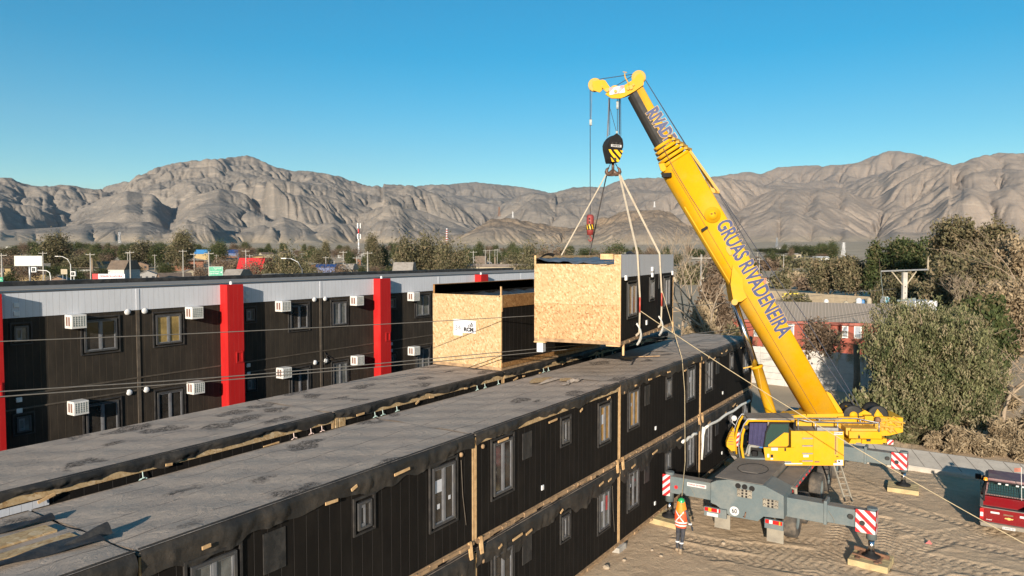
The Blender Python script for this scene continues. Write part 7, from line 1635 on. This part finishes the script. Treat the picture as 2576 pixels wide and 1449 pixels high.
# local frame: faces +y; x to the right
hipz = .92
def hand(base, d, curl, parent, mat, side=1, s_=1.0):
    """palm with four fingers and a thumb, each its own tapering chain"""
    d = Vector(d).normalized(); u, v = _perp(d); g = MB(); base = Vector(base)
    g.tube([base, base+d*.04*s_, base+d*.085*s_], [.026*s_, .040*s_, .034*s_], 8)
    for i, (off, L) in enumerate(((-.028, .068), (-.010, .078), (.010, .074), (.027, .058))):
        p = base+d*.08*s_+u*off*s_; pts = [p]; dd = d.copy()
        for k in range(3): dd = (dd+v*curl*(.45+.2*k)).normalized(); p = p+dd*L*s_/3; pts.append(p)
        g.tube(pts, [.0105*s_, .0098*s_, .0088*s_, .007*s_], 6)
    p = base+d*.03*s_+u*.034*s_*side; g.tube([p, p+(u*side*.6+d+v*.3).normalized()*.03*s_, p+(u*side*.3+d*1.1+v*.7*curl).normalized()*.058*s_], [.013*s_, .012*s_, .009*s_], 6)
    return g.build('hand', mat, parent)
N = [((0, 0, hipz), .15, .12), ((0, .0, 1.08), .145, .105), ((0, .0, 1.28), .165, .115), ((0, -.01, 1.43), .13, .10), ((0, .0, 1.50), .058, .058), ((0, .01, 1.56), .055, .06), ((0, .015, 1.64), .078, .092), ((0, .01, 1.72), .07, .085),
     ((-.085, 0, .88), .095, .10), ((-.10, .03, .50), .062, .066), ((-.115, -.02, .13), .042, .05), ((-.115, .06, .055), .045, .04), ((-.12, .17, .035), .035, .028),
     ((.085, 0, .88), .095, .10), ((.09, -.10, .52), .062, .066), ((.075, -.26, .16), .042, .05), ((.07, -.20, .075), .045, .04), ((.07, -.11, .04), .035, .028),
     ((-.19, 0, 1.40), .062, .062), ((-.27, .12, 1.22), .046, .046), ((-.16, .32, 1.36), .034, .034),
     ((.19, 0, 1.40), .062, .062), ((.26, -.03, 1.13), .046, .046), ((.33, .06, .90), .034, .034)]
E_ = [(0, 1), (1, 2), (2, 3), (3, 4), (4, 5), (5, 6), (6, 7), (0, 8), (8, 9), (9, 10), (10, 11), (11, 12), (0, 13), (13, 14), (14, 15), (15, 16), (16, 17), (3, 18), (18, 19), (19, 20), (3, 21), (21, 22), (22, 23)]
skin_mesh(N, E_, 'body', M_navy, wk)
hand((-.155, .335, 1.365), (.25, .7, .6), .9, wk, M_glove, 1); hand((.335, .065, .885), (.25, .25, -.95), .35, wk, M_glove, -1)
g = MB(); g.ball((0, .02, 1.655), .098, 14, (.88, 1.0, 1.15)); hd_ = g.build('head', M_skin, wk)
g = MB(); g.ball((0, .118, 1.645), .018, 8, (1, 1.2, 1.3)); g.tube([(-.03, .108, 1.605), (0, .114, 1.602), (.03, .108, 1.605)], .006, 5); g.build('nose_and_mouth', M_skin, hd_)
g = MB()
for x in (-.035, .035): g.ball((x, .104, 1.672), .011, 8)
g.build('eyes', M_bk, hd_)
g = MB(); g.lathe([(0, .125), (.05, .118), (.09, .085), (.112, .04), (.118, .0), (.130, -.005), (.118, -.012)], (0, .015, 1.70), 20, Vector((0, -.12, 1))); g.build('helmet', M_helm, wk)
P_ = [[Vector(((.118+.075*v+.01*math.sin(5*u))*math.sin(u), .015-(.115+.06*v)*math.cos(u)-.01, 1.69-.34*v-.03*math.sin(u*3))) for u in [-2.2+4.4*i/18 for i in range(19)]] for v in [j/7 for j in range(8)]]
g = MB(); g.grid(P_); g.build('neck_cover', M_neck, wk)
def torso_ring(z, e=0.0, n=24):
    t_ = (z-.84)/(1.46-.84); rx = .178+.03*math.sin(t_*PI*.9)+e; ry = .135+.02*math.sin(t_*PI)+e
    if z > 1.38: rx = rx-.02*(z-1.38)/.08
    return [Vector((rx*math.sin(2*PI*i/n), -ry*math.cos(2*PI*i/n)-.0, z)) for i in range(n+1)]
g = MB(); g.grid([torso_ring(z) for z in np.linspace(.84, 1.44, 9)]); g.grid([torso_ring(1.44), [p*Vector((.62, .75, 1)).x if False else Vector((p.x*.55, p.y*.75, 1.50)) for p in torso_ring(1.44)]]); vs_ = g.build('vest', M_vest, wk)
g = MB()
for z in (.90, 1.0): g.grid([torso_ring(z, .006), torso_ring(z+.05, .006)])
g.build('reflective_belt', M_refl, vs_)
g = MB()
for s_ in (-1, 1):
    pts = []
    for j in range(9):
        v = j/8; z = 1.40-.34*v; x = s_*(.13-.26*v); ry = .135+.02+.010; y = -ry*math.sqrt(max(.1, 1-(x/.2)**2)); pts.append(Vector((x, y, z)))
    g.grid([[p+Vector((0, 0, .028)) for p in pts], [p-Vector((0, 0, .028)) for p in pts]])
g.build('reflective_cross', M_refl, vs_)
for (c, r_) in (((-.108, .0, .33), .062), ((.082, -.19, .38), .062), ((.30, .01, 1.0), .05)):
    g = MB(); g.tube([Vector(c)+Vector((0, 0, -.025)), Vector(c)+Vector((0, 0, .025))], r_+.012, 14, False); g.build('reflective_band', M_refl, wk)
for x, y, z in ((-.118, .06, .05), (.07, -.20, .07)):
    g = MB(); g.bevbox(x-.05, x+.05, y-.10, y+.15, z-.05, z+.03, .02); g.tube([(x, y-.03, z), (x, y-.05, z+.13)], [.055, .052], 10); g.build('boot', M_boot, wk)
# second tag line, held by the worker
hw_ = Matrix.Translation(wk.location) @ Matrix.Rotation(hz_, 4, 'Z') @ Vector((-.14, .43, 1.53))
cord('pale tag line hanging down beside the wall to the worker in the orange vest', [tB, atd(1716, 903, 31.5), atd(1722.5, 985, 30.2), atd(1723.5, 1162, 28.2), hw_], .014, n=8)
# crane operator, seated behind the curtain
so = S(*s5(1560, 1225), .42); op = empty('person', tuple(so), math.atan2(fA.y, fA.x)-PI/2, 'crane operator sitting in the cab behind the blue curtain, grey trousers and light boots', 'person')
M_gtr = pm('grey_trousers', (0.24, 0.24, 0.22), .85); M_bsh = pm('blue_shirt', (0.03, 0.12, 0.35), .8)
k = .0
N = [((0, -.20, .50), .15, .12), ((0, -.26, .75), .14, .10), ((0, -.27, .95), .16, .11), ((0, -.25, 1.08), .055, .055), ((0, -.22, 1.20), .08, .09), ((-.10, -.10, .52), .085, .08), ((-.11, .24, .53), .062, .062), ((-.11, .28, .14), .045, .048), ((-.11, .40, .05), .036, .03), ((.10, -.10, .52), .085, .08), ((.11, .22, .53), .062, .062), ((.11, .34, .14), .045, .048), ((.11, .46, .05), .036, .03), ((-.19, -.24, .93), .055, .055), ((-.24, -.08, .70), .042, .042), ((-.16, .14, .66), .032, .032), ((.19, -.24, .93), .055, .055), ((.24, -.08, .70), .042, .042), ((.16, .14, .66), .032, .032)]
skin_mesh(N, [(0, 1), (1, 2), (2, 3), (3, 4), (0, 5), (5, 6), (6, 7), (7, 8), (0, 9), (9, 10), (10, 11), (11, 12), (2, 13), (13, 14), (14, 15), (2, 16), (16, 17), (17, 18)], 'body', M_gtr, op)
g = MB(); g.lathe([(.0, .55), (.13, .53), (.185, .40), (.17, .2), (.165, .0), (.17, -.05)], (0, -.25, .52), 18); g.build('shirt', M_bsh, op)
hand((-.155, .15, .66), (.1, 1, 0), .6, op, M_skin, 1); hand((.155, .15, .66), (-.1, 1, 0), .6, op, M_skin, -1)
for x, y in ((-.11, .36), (.11, .42)): g = MB(); g.bevbox(x-.05, x+.05, y-.10, y+.17, .0, .09, .03); g.tube([(x, y-.05, .05), (x, y-.07, .18)], .055, 10); g.build('boot', M_boot, op)
# ================================================================ red pickup
M_car = pm('pickup_red', (0.17, 0.004, 0.007), .25, (0.14, 0.006, 0.008), 1.5, coat=.7, fine=.05); M_card = pm('dusty_plastic', (0.20, 0.175, 0.14), .8, (0.12, 0.105, 0.09), 3); M_gold = pm('gold_emblem', (0.75, 0.50, 0.16), .35, metal=.4)
pk = empty('pickup_truck', (.05, 32.75, GZ+.0), 0, 'red pickup truck with open bed and amber beacon at the right picture edge', 'pickup truck')
PWd = 1.84
def side_prof(): return [(0.0, .52), (0.0, 1.04), (1.62, 1.06), (1.66, 1.08), (1.95, 1.60), (2.2, 1.68), (3.2, 1.68), (3.55, 1.60), (4.15, 1.12), (5.05, .98), (5.28, .80), (5.28, .42), (4.9, .32), (.4, .42)]
g = MB()
low = [(0.0, .50), (0.0, 1.02), (5.0, 1.0), (5.28, .80), (5.28, .42), (4.9, .32), (.4, .40)]
g.prism([Vector((0.0, y, z)) for y, z in [(0.02, .50), (0.02, 1.02), (1.62, 1.03), (1.62, .42)]], (.10, 0, 0)); g.prism([Vector((PWd-.10, y, z)) for y, z in [(0.02, .50), (0.02, 1.02), (1.62, 1.03), (1.62, .42)]], (.10, 0, 0))
g.prism([Vector((0.0, y, z)) for y, z in [(1.63, .36), (1.63, 1.03), (4.2, 1.06), (5.05, .96), (5.28, .78), (5.28, .40), (4.9, .32)]], (PWd, 0, 0)); bd = g.build('body', M_car, pk)
bm = bmesh.new(); bm.from_mesh(bd.data); bmesh.ops.bevel(bm, geom=bm.edges[:], offset=.03, segments=2, affect='EDGES'); bm.to_mesh(bd.data); bm.free()
g = MB(); c8 = []
lo_, hi_ = [(1.66, 1.05), (4.15, 1.07)], [(1.92, 1.70), (3.45, 1.70)]
vs = [Vector((.03, 1.66, 1.05)), Vector((PWd-.03, 1.66, 1.05)), Vector((PWd-.03, 4.2, 1.07)), Vector((.03, 4.2, 1.07)), Vector((.20, 1.90, 1.68)), Vector((PWd-.20, 1.90, 1.68)), Vector((PWd-.20, 3.4, 1.68)), Vector((.20, 3.4, 1.68))]
g.add(vs, [(0, 3, 2, 1), (4, 5, 6, 7), (0, 1, 5, 4), (1, 2, 6, 5), (2, 3, 7, 6), (3, 0, 4, 7)]); cb = g.build('cabin', pm('dusty_dark_red', (0.12, 0.035, 0.035), .4, (0.20, 0.14, 0.11), 2), pk)
bm = bmesh.new(); bm.from_mesh(cb.data); bmesh.ops.bevel(bm, geom=bm.edges[:], offset=.06, segments=2, affect='EDGES'); bm.to_mesh(cb.data); bm.free()
for nm, q in (('rear_glass', [(.22, 1.67, 1.12), (PWd-.22, 1.67, 1.12), (PWd-.30, 1.845, 1.58), (.30, 1.845, 1.58)]), ('windscreen', [(.25, 4.13, 1.13), (PWd-.25, 4.13, 1.13), (PWd-.3, 3.47, 1.62), (.3, 3.47, 1.62)]), ('side_glass', [(.036, 1.95, 1.12), (.036, 3.75, 1.14), (.165, 3.2, 1.6), (.165, 2.1, 1.6)]), ('side_glass', [(PWd-.036, 1.95, 1.12), (PWd-.036, 3.75, 1.14), (PWd-.165, 3.2, 1.6), (PWd-.165, 2.1, 1.6)])):
    g = MB(); c = sum((Vector(p) for p in q), Vector())/4; nn = (Vector(q[1])-Vector(q[0])).cross(Vector(q[3])-Vector(q[0])).normalized(); nn = nn if nn.dot(c-Vector((PWd/2, 2.7, 1.2))) > 0 else -nn
    g.prism([Vector(p)+nn*.004 for p in q], nn*.01); g.build(nm, M_tint, pk)
g = MB(); g.box(.1, PWd-.1, .05, 1.62, .62, .66); g.build('bed_floor', M_card, pk)
g = MB(); g.bevbox(.06, PWd-.06, -.02, .04, .50, 1.04, .015); tg = g.build('tailgate', M_car, pk)
g = MB(); g.bevbox(.02, PWd-.02, -.03, .05, 1.035, 1.06, .01); g.bevbox(-.01, .10, .05, 1.62, 1.03, 1.06, .01); g.bevbox(PWd-.10, PWd+.01, .05, 1.62, 1.03, 1.06, .01); g.build('bed_rail', M_card, pk)
for x0 in (.0, PWd-.12):
    g = MB(); g.bevbox(x0, x0+.12, -.045, .05, .60, 1.0, .015); tl = g.build('tail_lamp', M_redl, pk); g = MB(); g.bevbox(x0+.01, x0+.11, -.055, -.04, .70, .86, .008); g.build('white_lens', M_whr, tl)
g = MB(); g.bevbox(.02, PWd-.02, -.16, .02, .36, .52, .03); g.bevbox(.0, PWd, -.17, .0, .49, .515, .008); bp_ = g.build('bumper', M_card, pk)
g = MB(); g.bevbox(.72, 1.12, -.185, -.165, .37, .47, .006); np_ = g.build('number_plate', M_whr, bp_); g = MB(); text_mb('LWKR-25', .085, g, lambda x, y: Vector((.92+x, -.188, .42+y)), .001); g.build('lettering', M_bk, np_)
for a in ((.34, .62, .86, .93), (1.25, 1.5, .84, .92)): g = MB(); g.box(a[0], a[1], -.024, -.021, a[2], a[3]); g.build('white_sticker', M_whr, tg)
g = MB(); g.bevbox(.74, 1.05, -.03, -.018, .84, .90, .01); g.build('gate_handle', M_rst, tg)
g = MB(); c = (.92, .74); g.prism([Vector((c[0]+x, -.024, c[1]+y)) for x, y in ((-.14, .0), (-.115, .028), (-.045, .028), (-.045, .045), (.045, .045), (.045, .022), (.14, .022), (.115, -.022), (.045, -.022), (.045, -.045), (-.045, -.045), (-.045, -.018), (-.125, -.018))], (0, -.006, 0)); g.build('emblem', M_gold, tg)
g = MB(); text_mb('D-MAX', .055, g, lambda x, y: Vector((.30+x, -.022, .60+y)), .002, shear=.2); g.build('lettering', M_whr, tg)
g = MB()
for x in (.12, PWd-.12): g.tube([(x, .85, 1.05), (x, 1.3, 1.45), (x+(.06 if x < 1 else -.06), 1.5, 1.66), (x, 1.55, 1.05)], .035, 8)
g.tube([(.18, 1.5, 1.67), (PWd-.18, 1.5, 1.67)], .035, 8); g.build('roll_bar', M_bk, pk)
g = MB()
for i in range(17): x = .25+(PWd-.5)*i/16; g.tube([(x, 1.56, 1.08), (x, 1.58, 1.62)], .006, 4)
for z in np.linspace(1.1, 1.6, 6): g.tube([(.25, 1.565, z), (PWd-.25, 1.565, z)], .006, 4)
g.build('mesh_guard', M_bk, pk)
for x in (.62, .86, 1.2, 1.38): g = MB(); g.bevbox(x-.05, x+.05, 1.44, 1.49, 1.60, 1.66, .01); g.build('work_light', M_whr, pk)
g = MB(); g.lathe([(0, .12), (.06, .11), (.08, .0)], (.16, 1.48, 1.70), 12); g.build('beacon', M_org, pk)
g = MB(); g.tube([(1.35, 1.5, 1.1), (1.30, 1.45, 2.4)], .012, 5); pf = g.build('flag_pole', M_acw, pk); g = MB(); g.grid([[Vector((1.30-.22*u, 1.45-.03*math.sin(5*u), 2.38-.05*u-.16*v)) for u in (0, .33, .66, 1)] for v in (0, 1)]); g.build('flag', pm('faded_red_flag', (0.36, 0.14, 0.10), .8), pf)
g = MB(); g.bevbox(.02-.22, .02, 3.75, 3.95, 1.1, 1.3, .03); g.build('side_mirror', M_bk, pk)
g = MB(); g.bevbox(.16, .34, .35, .6, .66, .90, .02); g.build('small_box', WC[0], pk)
for y in (1.0, 4.35):
    for x, sg in ((.12, -1), (PWd-.12, 1)):
        g = MB(); ax = Vector((sg, 0, 0)); g.lathe([(.22, .10), (.33, .12), (.37, .08), (.38, .0), (.38, -.12), (.33, -.16), (.2, -.15)], (x, y, .37), 24, ax); w_ = g.build('wheel', M_tire, pk)
        g = MB(); g.lathe([(0, .06), (.08, .07), (.10, .04), (.19, .06), (.23, .10)], (x, y, .37), 16, ax); g.build('rim', M_stl, w_)
# small things in the yard
g = MB(); g.lathe([(.10, .0), (.16, .05), (.22, .05), (.27, .0)], (0, 0, 0), 18); o = g.build('rubber_ring', M_blk); q = atz(2520, 1296-20, GZ+.03); o.location = atz(2519.5, 1255.5, GZ+.02); tag(o, 'black rubber ring lying in the shade left of the pickup', 'ring')
rs = random.Random(9)
for i, (px, py, s_) in enumerate(((1803, 1385, .06), (1640, 1385, .06), (1663, 1400, .07), (1570, 1412, .07), (1525, 1430, .12), (1820, 1368, .08))):
    q = atz(px, py, GZ); bm = bmesh.new(); bmesh.ops.create_icosphere(bm, subdivisions=2, radius=s_)
    for v in bm.verts: v.co *= 1+.25*(rs.random()-.5); v.co.z *= .7
    me = bpy.data.meshes.new('stone'); bm.to_mesh(me); bm.free(); me.materials.append(M_stone); o = link('stone', me); o.location = (q.x, q.y, yard_z(q.x, q.y)+s_*.3); tag(o, 'small pale stone lying on the sandy yard near the building wall', 'stone', 'stones in the yard')
g = MB(); g.add([Vector((-.1, 0, 0)), Vector((.12, -.03, .02)), Vector((.04, .05, .14))], [(0, 1, 2)]); g.add([Vector((-.02, .0, 0)), Vector((.12, .08, .01)), Vector((.05, .05, .1))], [(0, 1, 2)]); o = g.build('plastic_scrap', pm('faded_pink_plastic', (0.50, 0.13, 0.12), .6)); q = atz(2335, 1369, GZ); o.location = (q.x, q.y, yard_z(q.x, q.y)+.01); tag(o, 'crumpled pink plastic scrap on the sand below the pickup', 'scrap')
# ================================================================ thin dusty air
hb_ = MB(); hb_.box(-14000, 14000, -2500, 14000, -60, 2500)
m = bpy.data.materials.new('haze_air'); m.use_nodes = True; nt = m.node_tree; nt.nodes.remove(nt.nodes['Principled BSDF'])
pv = nt.nodes.new('ShaderNodeVolumePrincipled'); pv.inputs['Color'].default_value = (0.72, 0.82, 1.0, 1); pv.inputs['Density'].default_value = 0.000023; pv.inputs['Anisotropy'].default_value = 0.2
nt.links.new(pv.outputs[0], nt.nodes['Material Output'].inputs['Volume'])
hz = tag(hb_.build('haze', m), kind='stuff')
